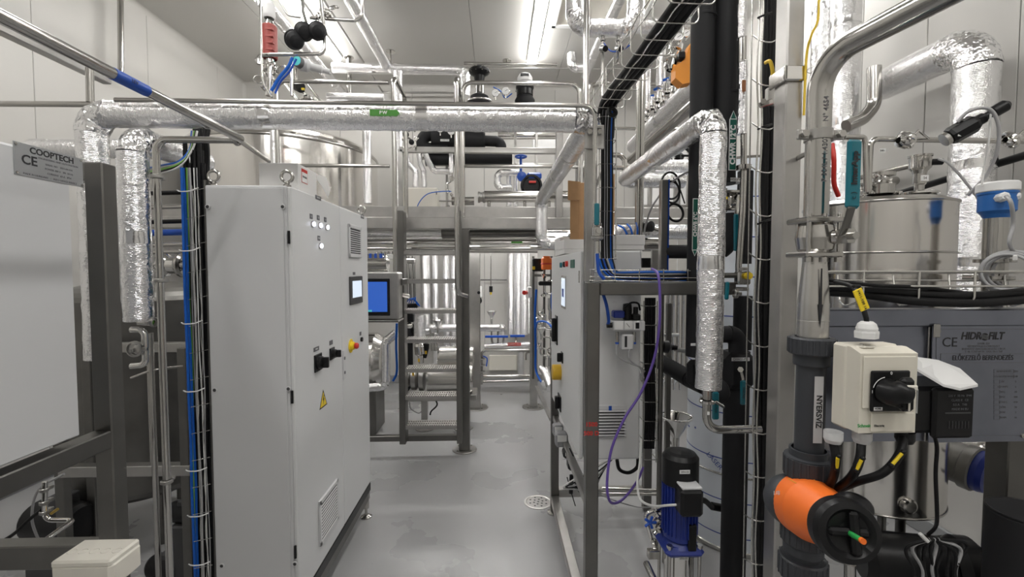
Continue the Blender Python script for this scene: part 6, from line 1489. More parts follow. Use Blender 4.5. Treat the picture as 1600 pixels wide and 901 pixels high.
lettering(np_, 'HIDR', at(1518, 525, Dn), (1, 0, 0), (.16, 0, 1), .035, 'ink', bold=.03, squeeze=.86); lettering(np_, 'FILT', at(1557, 525, Dn), (1, 0, 0), (.16, 0, 1), .035, 'ink', bold=.03, squeeze=.86)
c = at(1539, 526, Dn); part(np_, 'emblem', MB().lathe(c, (0, -1, 0), [(.013, 0), (0, .0005)], 28), 'ink')
for k in range(3): part(np_, 'emblem_wave', MB().tube([c + Vector((-.012 + .004 * j, -.001, .005 - .005 * k + .0018 * math.sin(j * 1.2))) for j in range(7)], .0007, 5), 'alu_plate')
lettering(np_, 'CE', at(1484, 535, Dn), U, V, .045, 'ink')
lettering(np_, 'ELŐKEZELŐ BERENDEZÉS', at(1536, 559, Dn), U, V, .0235, 'ink', squeeze=.8)
for k, s_ in enumerate(('FAVIR-TM', 'VÍZTISZTÍTÁS KÖRNYEZET', 'BUDAPEST MAGYARORSZÁG UTCA', 'T: 06 1 247 60 54   FAX: 06 1 247')): lettering(np_, s_, at(1537, 536.5 + k * 4.2, Dn), U, V, .0095, 'ink_grey')
def frame_line(px0, py0, px1, py1):
    for a, b_ in (((px0, py0), (px1, py0)), ((px1, py0), (px1, py1)), ((px1, py1), (px0, py1)), ((px0, py1), (px0, py0))): part(np_, 'engraved_line', MB().tube([at(*a, Dn), at(*b_, Dn)], .0006, 4), 'ink_grey')
frame_line(1463, 514, 1650, 720 - 40); frame_line(1470, 552, 1640, 566)
for k in range(10):
    frame_line(1553, 577 + k * 8, 1562 if k > 1 else 1584, 583 + k * 8)
    lettering(np_, ['BERENDEZÉS', 'GYÁRTÁSI SZÁM', 'ÉV', 'NYOMÁS', 'TELJ.', 'FESZ.', 'TÖMEG', 'HŐM.', 'TÉRF.', 'ÁRAM'][k], at(1569 if k < 2 else 1567, 580 + k * 8, Dn), U, V, .009, 'ink_grey')
    lettering(np_, str([2021, 210, 3, 6, 10, 400, 850, 20, 3, 16][k]), at(1587, 580 + k * 8, Dn), U, V, .009, 'ink_grey')
for px, py in ((1465, 517), (1598, 680)): part(np_, 'screw', MB().lathe(at(px, py, Dn), (0, -1, 0), [(.009, 0), (.008, .004), (0, .006)], 16), 'steel')
part(t, 'corner_tab', MB().box(at(1457, 527, D - .006), at(1471, 506, D - .012), .004), 'steel_satin')
# horizontal basket with two heavy cables over the beam
D = 1.42
t = thing('cable_basket', 'near horizontal wire cable basket above the engraved nameplate', 'cable tray')
for py, dd in ((424, 0), (447, -.01), (426, .14), (438, .16)): part(t, 'long_wire', MB().tube([at(1289, py, D + dd), at(1720, py, D + dd)], .0036, 8), 'wire')
for k in range(6):
    px = 1350 + k * 87; part(t, 'cross_wire', MB().tube(fillet([at(px, 423, D), at(px - 2, 470, D - .01), at(px - 30, 478, D + .04), at(px - 38, 470, D + .12), at(px - 42, 424, D + .15)], .02, 4), .0036, 8), 'wire')
cable('upper heavy black cable in the near horizontal basket', px_path([(1285, 446, 1.44), (1350, 450, 1.44), (1430, 458, 1.43), (1520, 462, 1.43), (1600, 456, 1.43), (1700, 448, 1.43)]), .0145, 'cable_black', 12)
cable('lower heavy black cable in the near horizontal basket', px_path([(1285, 455, 1.46), (1350, 460, 1.45), (1430, 470, 1.42), (1520, 473, 1.42), (1600, 468, 1.42), (1700, 462, 1.42)]), .0145, 'cable_black', 12)
cable('thin black cable on top of the heavy cables in the near basket', px_path([(1285, 436, 1.42), (1340, 443, 1.40), (1375, 446, 1.40), (1450, 450, 1.42), (1600, 470, 1.46)]), .006)
# ---------------- polished tank on the right
TX, TY, TR = 1.725, 2.0, .275
t = thing('tank', 'polished upright cylindrical tank behind the engraved nameplate', 'tank')
z1_, z0_ = at(1400, 309, TY - TR).z, at(1420, 812, TY - TR).z; zr = at(1400, 393, TY - TR).z
part(t, 'shell', MB().lathe((TX, TY, z0_), (0, 0, 1), [(TR, 0), (TR, z1_ - z0_)], 72), 'tank_steel')
part(t, 'rim', MB().ring((TX, TY, z1_), (0, 0, 1), TR, .006, 72), 'steel'); part(t, 'rim', MB().ring((TX, TY, z0_), (0, 0, 1), TR, .005, 72), 'steel'); part(t, 'band', MB().ring((TX, TY, zr), (0, 0, 1), TR, .005, 72), 'steel')
part(t, 'lid', MB().lathe((TX, TY, z1_), (0, 0, 1), [(TR, 0), (TR * .9, .02), (TR * .5, .035), (0, .04)], 48), 'steel')
part(t, 'bottom', MB().lathe((TX, TY, z0_), (0, 0, -1), [(TR, 0), (TR * .8, .02), (TR * .5, .06), (0, .07)], 48), 'black')
for k in range(3):
    a = math.tau * k / 3 + .5; part(t, 'leg', MB().cyl((TX + .19 * math.cos(a), TY + .19 * math.sin(a), 0), (TX + .19 * math.cos(a), TY + .19 * math.sin(a), z0_), .018), 'steel_dark')
part(t, 'drain_clamp', MB().lathe(at(1423, 792, TY - TR - .01), (0, -1, 0), [(.03, -.02), (.03, 0), (.022, .004), (0, .004)], 20), 'steel')
# gear on the tank lid
t = thing('level_transmitter', 'small polished transmitter with printed tag on the polished tank lid', 'transmitter')
c = at(1436, 300, 1.95)
part(t, 'stem', MB().lathe(c, (0, 0, 1), [(.035, -.01), (.035, 0), (.018, .005), (.018, .03), (.024, .035), (.024, .08), (.03, .10)], 24), 'steel'); part(t, 'head', MB().lathe(c + Vector((0, 0, .095)), (0, 0, 1), [(.03, 0), (.04, .01), (.04, .055), (.044, .058), (.044, .066), (0, .068)], 28), 'steel')
part(t, 'connector', MB().cyl(c + Vector((.035, -.01, .13)), c + Vector((.08, -.02, .13)), .014), 'black'); tg = part(t, 'tag', MB().box(c + Vector((-.018, -.027, .045)), c + Vector((.016, -.025, .07))), 'white'); lettering(tg, 'S4', c + Vector((-.001, -.0275, .057)), (1, 0, 0), (0, 0, 1), .016)
part(t, 'ferrule', MB().lathe(c + Vector((0, 0, -.015)), (0, 0, 1), [(.06, 0), (.07, .004), (.07, .012), (.06, .016), (0, .016)], 28), 'steel_mirror')
cable('grey cable running from the small transmitter down to the blue one', px_path([(1466, 248, 1.9), (1482, 255, 1.88), (1505, 280, 1.86), (1528, 310, 1.84), (1540, 330, 1.8)]), .005, 'cable_grey')
t = thing('inlet_fitting', 'polished flange fittings on the tank lid left of the small transmitter', 'valve')
c = at(1376, 300, 1.9)
part(t, 'flange', MB().lathe(c, (0, 0, 1), [(.05, -.01), (.05, .03), (.03, .035), (.03, .06), (.05, .065), (.05, .08), (0, .082)], 28), 'steel'); 
for k, (px, py) in enumerate(((1355, 290), (1366, 280), (1388, 288), (1395, 300), (1345, 302))): clamp(t, at(px, py, 1.88), (math.sin(k * 2), .3, math.cos(k)), .02, m='steel_mirror')
cable('red hose behind the large teal lever', px_path([(1300, 225, 1.6), (1303, 250, 1.58), (1303, 285, 1.6), (1310, 306, 1.62)]), .008, 'red')
t = thing('steel_pipe', 'thin horizontal pipe with clamps crossing the large foil pipe at the right', 'pipe')
P = [at(1319, 214, 1.72), at(1350, 214, 1.72), at(1352, 222, 1.72), at(1354, 300, 1.72)]; part(t, 'branch', MB().tube(fillet(P, .03, 6), .010, 12), 'steel')
P = [at(1357, 300, 1.75), at(1360, 217, 1.75), at(1620, 221, 1.75), at(1720, 223, 1.75)]; part(t, 'pipe_run', MB().tube(fillet(P, .03, 6), .011, 12), 'steel')
tg = part(t, 'tag', MB().box(at(1374, 238, 1.74), at(1384, 232, 1.738)), 'white'); lettering(tg, 'S401', at(1379, 235, 1.736), (1, 0, 0), (0, 0, 1), .01)
for px, s_ in ((1415, 1.0), (1578, .7)):
    c = at(px, 219, 1.74)
    part(t, 'valve_body', MB().lathe(c - Vector((.03 * s_, 0, 0)), (1, 0, 0), [(.012, 0), (.028 * s_, .008), (.034 * s_, .03 * s_), (.028 * s_, .05 * s_), (.012, .06 * s_)], 20), 'steel_mirror')
    part(t, 'butterfly_lever', MB().beam(c + Vector((.0, -.01, .0)), c + Vector((.035, -.02, .035)), .012, .008, .002), 'steel_mirror'); part(t, 'butterfly_lever', MB().beam(c + Vector((.03, -.02, .035)), c + Vector((.075, -.02, .0)), .010, .006, .002), 'steel_mirror')
    clamp(t, c, (.8, -.3, .5), .03, m='steel_mirror')
t = thing('solenoid_valve', 'black angled solenoid valve with grey cable in front of the large foil pipe', 'valve')
a, b_ = at(1478, 217, 1.66), at(1565, 168, 1.60); dx = (b_ - a).normalized()
part(t, 'collar', MB().lathe(a - dx * .008, dx, [(0, 0), (.026, 0), (.026, .014), (.022, .016)], 24), 'steel')
part(t, 'coil', MB().lathe(a + dx * .01, dx, [(0, 0), (.03, 0), (.034, .01), (.034, .08), (.028, .09), (0, .09)], 8, smooth=False), 'black')
part(t, 'coil_cap', MB().lathe(a + dx * .095, dx, [(.02, 0), (.02, .03), (.014, .035), (.014, .055), (.022, .06), (.022, .1), (.012, .112), (0, .112)], 20), 'black')
part(t, 'side_block', MB().box(a + Vector((.02, -.035, .02)), a + Vector((.07, -.01, .062)), .006), 'black'); part(t, 'sticker', MB().box(a + Vector((.008, -.0375, .0)), a + Vector((.026, -.0355, .02))), 'white')
cable('grey cable looping round the black solenoid valve', px_path([(1496, 190, 1.62), (1515, 173, 1.6), (1545, 170, 1.58), (1560, 195, 1.58), (1558, 235, 1.6), (1540, 275, 1.65), (1512, 305, 1.7)]), .006, 'cable_grey')
cable('thin pale cable hanging beside the large foil pipe', px_path([(1548, 178, 1.6), (1545, 220, 1.6), (1538, 260, 1.62), (1534, 290, 1.62)]), .003, 'cable_white')
# blue transmitter
t = thing('blue_transmitter', 'blue transmitter head with white cap on a polished pipe at the right edge', 'transmitter')
c = at(1557, 335, 1.62)
part(t, 'neck', MB().lathe((c.x, c.y, at(1555, 436, 1.62).z), (0, 0, 1), [(.056, -.0), (.056, .012), (.038, .013), (.038, .06), (.058, .062), (.058, .075), (.035, .077), (.035, c.z - at(1555, 436, 1.62).z)], 36), 'steel')
part(t, 'head', MB().lathe(c, (0, 0, 1), [(.032, -.02), (.042, 0), (.053, .012), (.053, .07), (.056, .075), (.056, .082)], 36), 'trans_blue', 'blue housing')
part(t, 'cap', MB().lathe(c, (0, 0, 1), [(.056, .082), (.059, .085), (.059, .112), (.053, .118), (0, .118)], 36), 'white')
part(t, 'cable_gland', MB().lathe(at(1566, 308, 1.57), (-.5, -1, .05), [(.017, -.02), (.017, .014), (.011, .022), (0, .022)], 8, smooth=False), 'white'); part(t, 'cable_gland', MB().lathe(at(1581, 307, 1.59), (.6, -1, .0), [(.017, -.02), (.017, .014), (.011, .022), (0, .022)], 6, smooth=False), 'white')
cable('pale grey cable leaving the blue transmitter downwards', px_path([(1572, 306, 1.5), (1580, 318, 1.48), (1583, 350, 1.5), (1577, 380, 1.5), (1590, 400, 1.52)]), .006, 'cable_grey')
t = thing('cable_coil', 'coil of light grey cable hanging below the blue transmitter', 'cable')
for k in range(7): part(t, 'loop', MB().ring(at(1572 + k * 3, 425, 1.50 + k * .008), (1, .5 + k * .1, 0), .062 + (k % 3) * .006, .005, 26), 'cable_grey')
part(t, 'twist_tie', MB().box(at(1580, 408, 1.48), at(1592, 398, 1.47), .004), 'cable_white')
pipe('polished pipe below the blue transmitter behind the basket', [Vector((c.x, c.y, at(1555, 438, 1.62).z)), Vector((c.x, c.y, at(1555, 560, 1.62).z))], .033)
pipe('short polished branch pipe between the tank and the blue transmitter pipe', [at(1505, 434, 1.7), at(1530, 434, 1.66)], .012)
# large foil pipes
foil_pipe('largest foil-insulated pipe at the right, arching over the polished tank', rt((1500, 700, 2.5), 'z', 62, 'y', 3.12), .102, R=.16, seg=48, jit=.003)
foil_pipe('tall foil-insulated pipe at the far end of the arching one', rt((1312, 345, 3.2), 'z', -120), .095, seg=36, jit=.003)
foil_pipe('brown-stained foil pipe right behind the near right post', rt((1287, 120, 3.5), 'z', -90), .09, seg=30, jit=.004)
pipe('thick polished pipe curving under the arching foil pipe', [at(1366, 105, 3.0), at(1366, 165, 3.0), at(1348, 186, 3.0), at(1322, 197, 3.0)], .042, R=.12, seg=20)
pipe('horizontal dark pipe along the right wall beyond the arching foil pipe', [atx(1640, 231, 2.85), atx(1320, 328, 2.85)], .022, 'black')
pipe('thin steel rail along the right wall under the tank rim level', [atx(1400, 282, 2.9), atx(1290, 302, 2.9)], .03)
pipe('second steel rail along the right wall under the tank rim level', [atx(1440, 255, 2.9), atx(1290, 290, 2.9)], .02)
cable('yellow cable running down beside the near stainless pipe', px_path([(1280, -20, 1.45), (1278, 30, 1.45), (1268, 55, 1.46), (1260, 90, 1.48), (1256, 180, 1.49)]), .004, 'cable_yellow')
# lower right: pump parts
t = thing('filter_housing', 'dark blue flanged filter housing on a steel pipe at the lower right', 'filter')
c = at(1538, 738, 1.85); ax = Vector((-.35, .9, .1)).normalized()
part(t, 'head', MB().lathe(c, ax, [(0, -.03), (.085, -.02), (.09, 0), (.09, .05), (.08, .06)], 32), 'pump_blue'); part(t, 'ring', MB().lathe(c, ax, [(.092, .02), (.10, .025), (.10, .06), (.09, .065), (.09, .2), (.07, .25), (0, .25)], 32), 'steel_dark')
for k in (0, 1): part(t, 'bolt', MB().cyl(at(1545, 722 + k * 35, 1.80), at(1562, 728 + k * 35, 1.72), .008), 'steel')
pipe('thick steel pipe passing above the blue flanged filter housing', [at(1470, 704, 1.95), at(1525, 702, 1.95), at(1570, 690, 1.9)], .035)
t = thing('steel_post', 'square steel post at the right edge below the nameplate', 'post'); a = at(1574, 750, 1.52); part(t, 'upright', MB().box((a.x, 1.52, 0), (a.x + .09, 1.6, zn0), .004), 'steel_dark')
t = thing('black_tank', 'matt black cylinder at the bottom right corner', 'vessel')
c = at(1608, 800, 1.35); part(t, 'shell', MB().lathe((c.x, c.y, 0), (0, 0, 1), [(.10, 0), (.10, c.z - .01), (.096, c.z), (0, c.z)], 40), 'rubber'); part(t, 'rim', MB().ring((c.x, c.y, c.z), (0, 0, 1), .098, .003, 40), 'black')
t = thing('pump', 'dark pump with steel-faced coupling at the bottom right behind the cable coil', 'pump')
c = at(1535, 888, 1.6); ax = Vector((.9, -.3, .05)).normalized()
part(t, 'volute', MB().lathe(c - ax * .12, ax, [(0, 0), (.09, .01), (.11, .04), (.11, .09), (.08, .12), (.06, .13)], 32), 'black'); part(t, 'coupling', MB().lathe(c, ax, [(.045, 0), (.06, .005), (.06, .05), (.045, .06), (.04, .1), (0, .1)], 28), 'steel_dark'); part(t, 'shaft', MB().cyl(c + ax * .05, c + ax * .12, .03), 'steel')
part(t, 'motor', MB().lathe(c - ax * .12, -ax, [(.1, 0), (.1, .25), (.08, .28), (0, .28)], 32), 'black'); part(t, 'foot_bracket', MB().box((c.x - .3, c.y - .06, 0), (c.x, c.y + .12, c.z - .08), .01), 'black')
t = thing('floor_frame', 'sloping steel skid beams on the floor under the polished tank', 'frame')
part(t, 'beam', MB().beam(at(1375, 845, 1.9), at(1432, 915, 1.6), .05, .04), 'steel_satin'); part(t, 'beam', MB().box(at(1330, 850, 2.1), at(1500, 835, 2.16), .004), 'black')
part(t, 'upright', MB().cyl(at(1328, 880, 1.5), at(1328, 940, 1.5), .018), 'steel')
# ---------------- blue pump
t = thing('vertical_pump', 'blue and black vertical multistage pump with steel sleeve near the bottom middle', 'pump')
c = Vector((at(1062, 780, 1.9).x, 1.9, 0)); zz = lambda py: at(1062, py, 1.9).z
R = .075
part(t, 'fan_cowl', MB().lathe((c.x, c.y, zz(752)), (0, 0, 1), [(R * 1.02, 0), (R * 1.02, zz(712) - zz(752)), (R * .85, zz(706) - zz(752)), (R * .6, zz(704) - zz(752)), (0, zz(703) - zz(752))], 40), 'black', 'black fan cowl')
part(t, 'motor_body', MB().lathe((c.x, c.y, zz(835)), (0, 0, 1), [(R * .9, 0), (R * .9, zz(750) - zz(835))], 40), 'pump_blue', 'dark blue motor body')
for k in range(26):
    a = math.tau * k / 26; u = Vector((math.cos(a), math.sin(a), 0)); p = Vector((c.x, c.y, 0)) + u * R * .9
    part(t, 'cooling_fin', MB().beam(p + Vector((0, 0, zz(828))), p + Vector((0, 0, zz(754))), .004, .018, .001, up=u), 'pump_blue')
part(t, 'terminal_box', MB().box((at(1060, 800, 1.8).x, 1.77, at(1070, 808, 1.78).z), (at(1095, 800, 1.8).x, 1.85, at(1070, 765, 1.78).z), .012), 'black', 'black terminal box')
part(t, 'box_lid', MB().box((at(1062, 800, 1.8).x, 1.775, at(1070, 765, 1.78).z), (at(1093, 800, 1.8).x, 1.845, at(1070, 762, 1.78).z + .003), .003), 'light_grey')
part(t, 'adapter_flange', MB().box((c.x - .085, c.y - .08, zz(857)), (c.x + .085, c.y + .08, zz(842)), .02), 'pump_blue')
part(t, 'adapter', MB().lathe((c.x, c.y, zz(845)), (0, 0, 1), [(R * 1.0, 0), (R * .75, .02), (R * .7, zz(822) - zz(845)), (R * .85, zz(818) - zz(845))], 36), 'pump_blue')
part(t, 'coupling_guard', MB().box((c.x + .01, c.y - .075, zz(845)), (c.x + .045, c.y - .06, zz(806)), .003), 'black')
for dx, dy in ((-.065, -.06), (.065, -.06), (-.065, .06), (.065, .06)):
    part(t, 'tie_bolt', MB().cyl((c.x + dx, c.y + dy, .08), (c.x + dx, c.y + dy, zz(842) + .01), .007), 'steel'); part(t, 'nut', MB().cyl((c.x + dx, c.y + dy, zz(842)), (c.x + dx, c.y + dy, zz(842) + .012), .013, seg=6, smooth=False), 'steel')
part(t, 'sleeve', MB().lathe((c.x, c.y, .08), (0, 0, 1), [(.062, 0), (.062, zz(857) - .08)], 40), 'steel_mirror')
part(t, 'base', MB().box((c.x - .1, c.y - .09, 0), (c.x + .1, c.y + .09, .08), .015), 'pump_blue')
for px, py, dd in ((1070, 737, .078), (1068, 872, .064)):
    q = at(px, py, 1.9 - dd); lp = part(t, 'label_plate', MB().box(q - Vector((.022, .001, .008)), q + Vector((.022, .001, .008))), 'white'); lettering(lp, 'WILO'.replace('WILO', 'VFH-02'), q - Vector((0, .0016, 0)), (1, 0, 0), (0, 0, 1), .011)
cable('white cable from the wire basket to the blue pump terminal box', px_path([(1002, 685, 2.2), (1000, 720, 2.15), (996, 755, 2.1), (1001, 780, 2.05), (1020, 790, 1.95), (1045, 789, 1.85), (1060, 788, 1.82)]), .0055, 'cable_white')
cable('black cable leaving the right of the blue pump terminal box', px_path([(1095, 780, 1.82), (1103, 783, 1.85), (1112, 792, 1.9)]), .012)
t = thing('suction_valve', 'small steel fittings with blue star handle left of the blue pump', 'valve')
P = [at(1038, 792, 2.0), at(1007, 802, 2.0), at(1012, 822, 2.0), at(1020, 848, 2.0), at(1028, 865, 2.0)]; part(t, 'tube', MB().tube(fillet(P, .03, 5), .010, 12), 'steel_mirror')
for px, py in ((1028, 802), (1024, 812), (1030, 822), (1026, 835), (1022, 850)): clamp(t, at(px, py, 1.98), (math.sin(px), .3, math.cos(py)), .018, m='steel_mirror')
hc = at(1016, 816, 1.95)
for k in range(5): a = math.tau * k / 5; part(t, 'star_handle', MB().beam(hc, hc + Vector((.03 * math.cos(a), 0, .03 * math.sin(a))), .012, .01, .003, up=(0, -1, 0)), 'blue')
part(t, 'foot', MB().box(at(1010, 868, 1.98), at(1032, 861, 1.95), .003), 'steel')
pipe('small angled steel tube at the bottom edge left of the blue pump', [at(1010, 880, 1.8), at(1024, 910, 1.7)], .014)
pipe('short horizontal black pipe right of the blue pump', [at(1112, 790, 2.2), at(1140, 796, 2.2)], .02, 'black')
# white-film drum
t = thing('water_tank', 'tall cylindrical tank wrapped in pale protective film with blue print', 'tank')
TX, TY, TR = 1.68, 3.05, .32; zt_ = at(1078, 270, TY).z
part(t, 'shell', MB().lathe((TX, TY, .03), (0, 0, 1), [(TR, 0), (TR, zt_)], 64), 'tank_film'); part(t, 'base_ring', MB().lathe((TX, TY, 0), (0, 0, 1), [(TR * 1.0, 0), (TR * 1.02, .01), (TR * 1.02, .03), (TR, .035)], 64), 'steel'); part(t, 'band', MB().ring((TX, TY, .52), (0, 0, 1), TR, .008, 64), 'steel')
for z in (.12, .35, .62, .92, 1.22, 1.55, 1.8, 2.05, 2.3):
    part(t, 'film_line', MB().lathe((TX, TY, z), (0, 0, 1), [(TR + .001, 0), (TR + .001, .007)], 64), 'blue_line')
part(t, 'top_plate', MB().lathe((TX, TY, zt_ + .03), (0, 0, 1), [(TR, 0), (TR * .95, .02), (0, .03)], 48), 'steel')
def ontank(px, py):
    d = ray(px, py); o = EYE - Vector((TX, TY, 0)); A = d.x ** 2 + d.y ** 2; Bq = 2 * (o.x * d.x + o.y * d.y); Cq = o.x ** 2 + o.y ** 2 - (TR + .002) ** 2
    disc = Bq * Bq - 4 * A * Cq
    return EYE + d * ((-Bq - math.sqrt(max(disc, 0))) / (2 * A))
a, b_ = ontank(1087, 668), ontank(1072, 658); part(t, 'arrow_mark', MB().beam(a, b_, .004, .012, .001), 'blue_line'); part(t, 'arrow_mark', MB().beam(b_, ontank(1077, 666), .004, .010, .001), 'blue_line'); part(t, 'arrow_mark', MB().beam(b_, ontank(1078, 657), .004, .010, .001), 'blue_line')
p0 = ontank(1126, 730); n0 = (p0 - Vector((TX, TY, p0.z))).normalized(); tdir = Vector((-n0.y, n0.x, 0)); 
if tdir.x < 0: tdir = -tdir
lettering(t, 'LASER FILM', p0 + n0 * .006, tdir + Vector((0, 0, -.9)), Vector((0, 0, 1)) + tdir * .9, .045, 'blue_line')
# funnel and pipes between
funnel('large steel funnel behind the wire basket left of the film-wrapped tank', 1056, 650, 2.75, .10)
for i, px in enumerate((1045, 1052, 1060, 1068, 1075)):
    pipe(f'polished upright pipe behind the right frame, {["first", "second", "third", "fourth", "fifth"][i]} from the left', rt((px, 452, 3.4 + .1 * i), 'z', 560 + i * 4), .016, 'steel', group=None)
pipe('horizontal polished pipe behind the right frame', [at(1036, 523, 3.3), at(1060, 523, 3.3)], .014); pipe('dark rail across behind the right frame', [at(1032, 540, 3.5), at(1070, 548, 3.5)], .02, 'steel_dark')
for i in range(4): funnel(f'small polished funnel-shaped fitting low behind the wire basket, {["first", "second", "third", "fourth"][i]} from the left', 1035 + i * 9, 590, 3.3, .035)
pipe('slanting steel tube under the large funnel', [at(1046, 690, 2.9), at(1062, 702, 2.9)], .010)
t = thing('steel_post', 'dark upright post beside the large funnel', 'post'); a = at(1045, 600, 2.7); part(t, 'upright', MB().box((a.x - .015, 2.7, 0), (a.x + .015, 2.73, a.z + .5), .003), 'steel_dark')
# wire basket with cables, low middle
t = thing('cable_basket', 'short vertical wire cable basket right of the regulator unit', 'cable tray')
for px in (1006, 1027): part(t, 'long_wire', MB().cyl(at(px, 470, 2.25), at(px - 2, 722, 2.25), .0032, seg=6), 'wire')
for k in range(9): a, b_ = at(1006, 478 + k * 30, 2.25), at(1027, 478 + k * 30, 2.25); part(t, 'cross_wire', MB().tube([a + Vector((0, .08, 0)), a, b_, b_ + Vector((0, .08, 0))], .003, 6), 'wire')
for i in range(4): cable(f'black cable in the short vertical basket, {["leftmost", "second", "third", "rightmost"][i]} of four', px_path([(1010 + i * 4, 465, 2.3), (1009 + i * 4, 560, 2.3), (1010 + i * 4, 640, 2.3), (1008 + i * 4, 700, 2.3)]), .009)
pipe('steel upright tube right of the short vertical basket', rt((1034, 455, 2.28), 'z', 870), .013, 'steel_dark')
t = thing('plug', 'black valve head right of the short vertical basket', 'valve'); part(t, 'body', MB().lathe(at(1034, 541, 2.3), (1, 0, -.1), [(0, 0), (.03, .005), (.035, .03), (.015, .05), (.012, .08), (0, .08)], 20), 'black')
# ---------------- upper right cluster
foil_pipe('foil-insulated header sloping away behind the black pipes', rt((990, 229, 4.3), 'p', (1095, 125, 3.0)), .07, seg=24)
pipe('polished header pipe under the sloping foil header', [at(985, 250, 4.2), at(1090, 158, 3.0)], .04)
t = thing('pneumatic_actuator', 'bright orange-yellow actuator beside the black pipes at the top', 'actuator')
c = at(1072, 98, 3.0)
part(t, 'body', MB().prism([(-.07, -.10), (-.02, -.14), (.06, -.12), (.09, 0), (.09, .13), (.03, .13), (-.01, .02), (-.07, -.02)], (c.x, c.y, c.z), (1, 0, 0), (0, 0, 1), (0, .08, 0)), 'orange_act', 'orange housing')
part(t, 'black_cap', MB().box(c + Vector((-.055, -.02, .02)), c + Vector((-.01, .04, .07)), .008), 'black')
for k in range(2): part(t, 'bolt', MB().cyl(c + Vector((.03, -.02, -.05 + k * .03)), c + Vector((.07, -.03, -.035 + k * .03)), .008), 'steel')
for i, (px, py) in enumerate(((1052, 108), (1043, 123), (1028, 138), (1018, 150))):
    t = thing('ball_valve', f'small valve with blue lever above the sloping foil header, {["topmost", "second", "third", "lowest"][i]}', 'valve', 'blue-lever valves on the header')
    c = at(px, py, 3.3 + i * .12); part(t, 'lever', MB().beam(c + Vector((-.035, 0, -.012)), c + Vector((.035, 0, .012)), .014, .018, .004), 'cable_blue', 'blue lever')
    part(t, 'body', MB().lathe(c - Vector((0, 0, .09)), (0, 0, 1), [(.02, 0), (.03, .01), (.03, .05), (.012, .055), (.012, .085)], 16), 'steel_mirror'); clamp(t, c - Vector((0, 0, .1)), (0, 0, 1), .024, m='steel_mirror')
for i, (px, py) in enumerate(((1035, 148), (1042, 160), (1022, 165), (1012, 172), (1030, 158), (1050, 142), (1010, 180))):
    t = thing('pipe_fitting', f'polished clamp fitting on the sloping header, {["first", "second", "third", "fourth", "fifth", "sixth", "seventh"][i]} of the cluster', 'fitting', 'fittings on the sloping header'); c = at(px, py, 3.7)
    part(t, 'body', MB().lathe(c, (.1 * i - .3, .2, 1), [(.012, -.06), (.012, -.02), (.03, -.018), (.032, 0), (.03, .018), (.014, .02), (.014, .06)], 16), 'steel_mirror')
for i, (px, r) in enumerate(((998, .014), (1005, .014))): pipe(f'tall slim tube right of the diagonal basket, {["left", "right"][i]} one of the pair', rt((px, 104, 2.9), 'z', 388), r, 'steel')
pipe('short bend joining the tall slim tubes at their top', [at(998, 108, 2.9), at(998, 103, 2.9), at(1005, 103, 2.9), at(1005, 108, 2.9)], .012)
foil_pipe('short upright foil pipe with steel top near the orange actuator', rt((1033, 68, 3.5), 'z', 135), .035, seg=18)
foil_pipe('slim upright foil pipe right of the diagonal basket', rt((1012, 75, 3.6), 'z', 170), .025, seg=16)
gauge('small round gauge with steel rim near the orange actuator', at(1060, 58, 3.0), .03, (-.3, -1, 0)); gauge('second small gauge right above the orange actuator', at(1072, 52, 3.1), .028, (-.3, -1, 0))
t = thing('regulator', 'polished regulator body below the small gauges near the orange actuator', 'regulator'); c = at(1052, 92, 3.1); part(t, 'body', MB().lathe(c, (.2, 0, 1), [(.03, -.08), (.05, -.06), (.05, -.02), (.03, 0), (.03, .05), (.045, .06), (.045, .1), (0, .11)], 24), 'steel_mirror'); part(t, 'flange', MB().cyl(c + Vector((-.06, 0, 0)), c + Vector((.06, 0, .02)), .03), 'steel')
foil_pipe('horizontal foil pipe with clamp ends right of the long near foil elbow', [at(1020, 263, 3.1), at(1072, 263, 3.1)], .06, seg=22)
t = thing('handwheel_valve', 'black handwheel behind the near foil elbow', 'valve'); c = at(1063, 243, 3.2); part(t, 'wheel', MB().ring(c, (.1, -1, .5), .09, .012, 28), 'black'); part(t, 'hub', MB().cyl(c, c + Vector((0, .06, -.04)), .03), 'black')
for k in range(4): a = math.tau * k / 4; part(t, 'spoke', MB().cyl(c, c + Vector((.085 * math.cos(a), .04 * math.sin(a), .075 * math.sin(a))), .008), 'black')
t = thing('steel_post', 'short square steel post with blue edge strip above the right frame', 'post'); a, b_ = at(1032, 420, 2.35), at(1042, 280, 2.35); part(t, 'upright', MB().box((a.x, 2.35, ztop), (b_.x + .01, 2.39, b_.z), .004), 'steel_satin'); part(t, 'strip', MB().box((b_.x + .01, 2.35, ztop), (b_.x + .016, 2.39, b_.z)), 'blue')
for i, (c_, R) in enumerate((((1050, 300), .06), ((1048, 290), .075))): solo('cable_coil', MB().ring(at(*c_, 2.5 + i * .04), (.5, -1, 0), R, .006, 28), 'cable_black', ['inner', 'outer'][i] + ' black cable coil hung on the short steel post', 'cable')
solo('cable_coil', MB().ring(at(1055, 332, 2.5), (.2, -1, .2), .05, .007, 28), 'cable_black', 'lower black cable coil beside the short steel post', 'cable')
cable('grey cable sweeping from the tall tubes to the white box', px_path([(1005, 382, 2.7), (1008, 355, 2.7), (1018, 325, 2.65), (1032, 303, 2.6)]), .006, 'cable_grey')
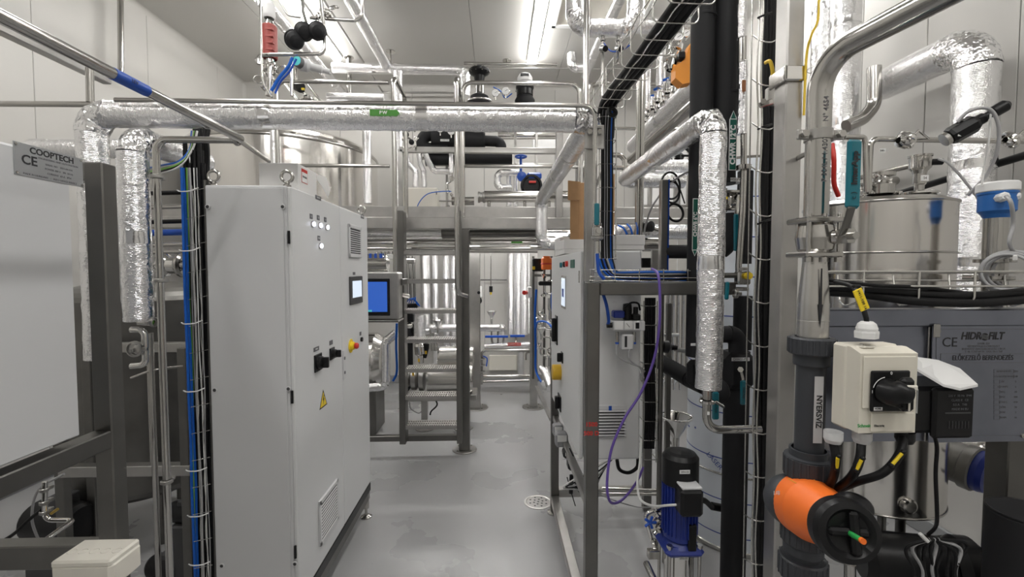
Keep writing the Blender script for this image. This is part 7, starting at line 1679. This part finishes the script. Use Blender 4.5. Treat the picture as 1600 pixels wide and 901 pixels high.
cable('thin cable from the cable coils to the film-wrapped tank', px_path([(1052, 278, 2.5), (1062, 295, 2.5), (1070, 318, 2.5)]), .004, 'cable_black'); cable('grey cable swinging up to the black pipe', px_path([(1050, 284, 2.5), (1064, 274, 2.4), (1084, 264, 2.3)]), .006, 'cable_grey')
t = thing('junction_block', 'dark switch block between the white box and the steel post', 'switch'); part(t, 'body', MB().box(at(1003, 418, 2.6), at(1014, 403, 2.64), .004), 'black'); part(t, 'plate', MB().box(at(1018, 428, 2.7), at(1034, 390, 2.72), .003), 'steel_satin')
t = thing('pipe_rack', 'group of foil and steel pipes lying behind the white box', 'pipe')
part(t, 'pipe_run', MB().cyl(at(958, 362, 3.0), at(1075, 362, 3.0), .05, seg=20, ), 'foil'); part(t, 'pipe_run', MB().cyl(at(1005, 382, 2.9), at(1036, 382, 2.9), .045, seg=20), 'steel'); part(t, 'pipe_run', MB().cyl(at(960, 352, 3.1), at(1075, 355, 3.1), .015), 'steel_dark')
t = thing('solenoid_valve', 'black round solenoid behind the white lidded box', 'valve'); part(t, 'head', MB().lathe(at(1012, 354, 2.9), (.6, -1, 0), [(0, -.04), (.035, -.03), (.035, .03), (0, .04)], 20), 'black'); part(t, 'port', MB().cyl(at(1018, 356, 2.9), at(1030, 360, 2.9), .012), 'steel')
for i in range(3): cable(['blue air hose looping behind the white lidded box', 'short blue hose right of the looping one', 'short blue hose upright behind the white lidded box'][i], px_path([(966 + i * 14, 352 - i * 2, 2.8), (974 + i * 11, 356, 2.75), (980 + i * 8, 366, 2.75)]), .006, 'cable_blue')
t = thing('wall_window', 'row of pale upright panels between steel strips on the back wall at the right', 'panel')
for px, w_ in ((1008, 8), (1025, 12), (1048, 9), (1068, 9)): part(t, 'pale_pane', MB().box(at(px - w_ / 2, 320, 6.9), at(px + w_ / 2, 232, 6.92), .004), 'white'); part(t, 'steel_strip', MB().box(at(px + w_ / 2, 320, 6.88), at(px + w_ / 2 + 2.5, 232, 6.93), .004), 'steel_satin')
finish()
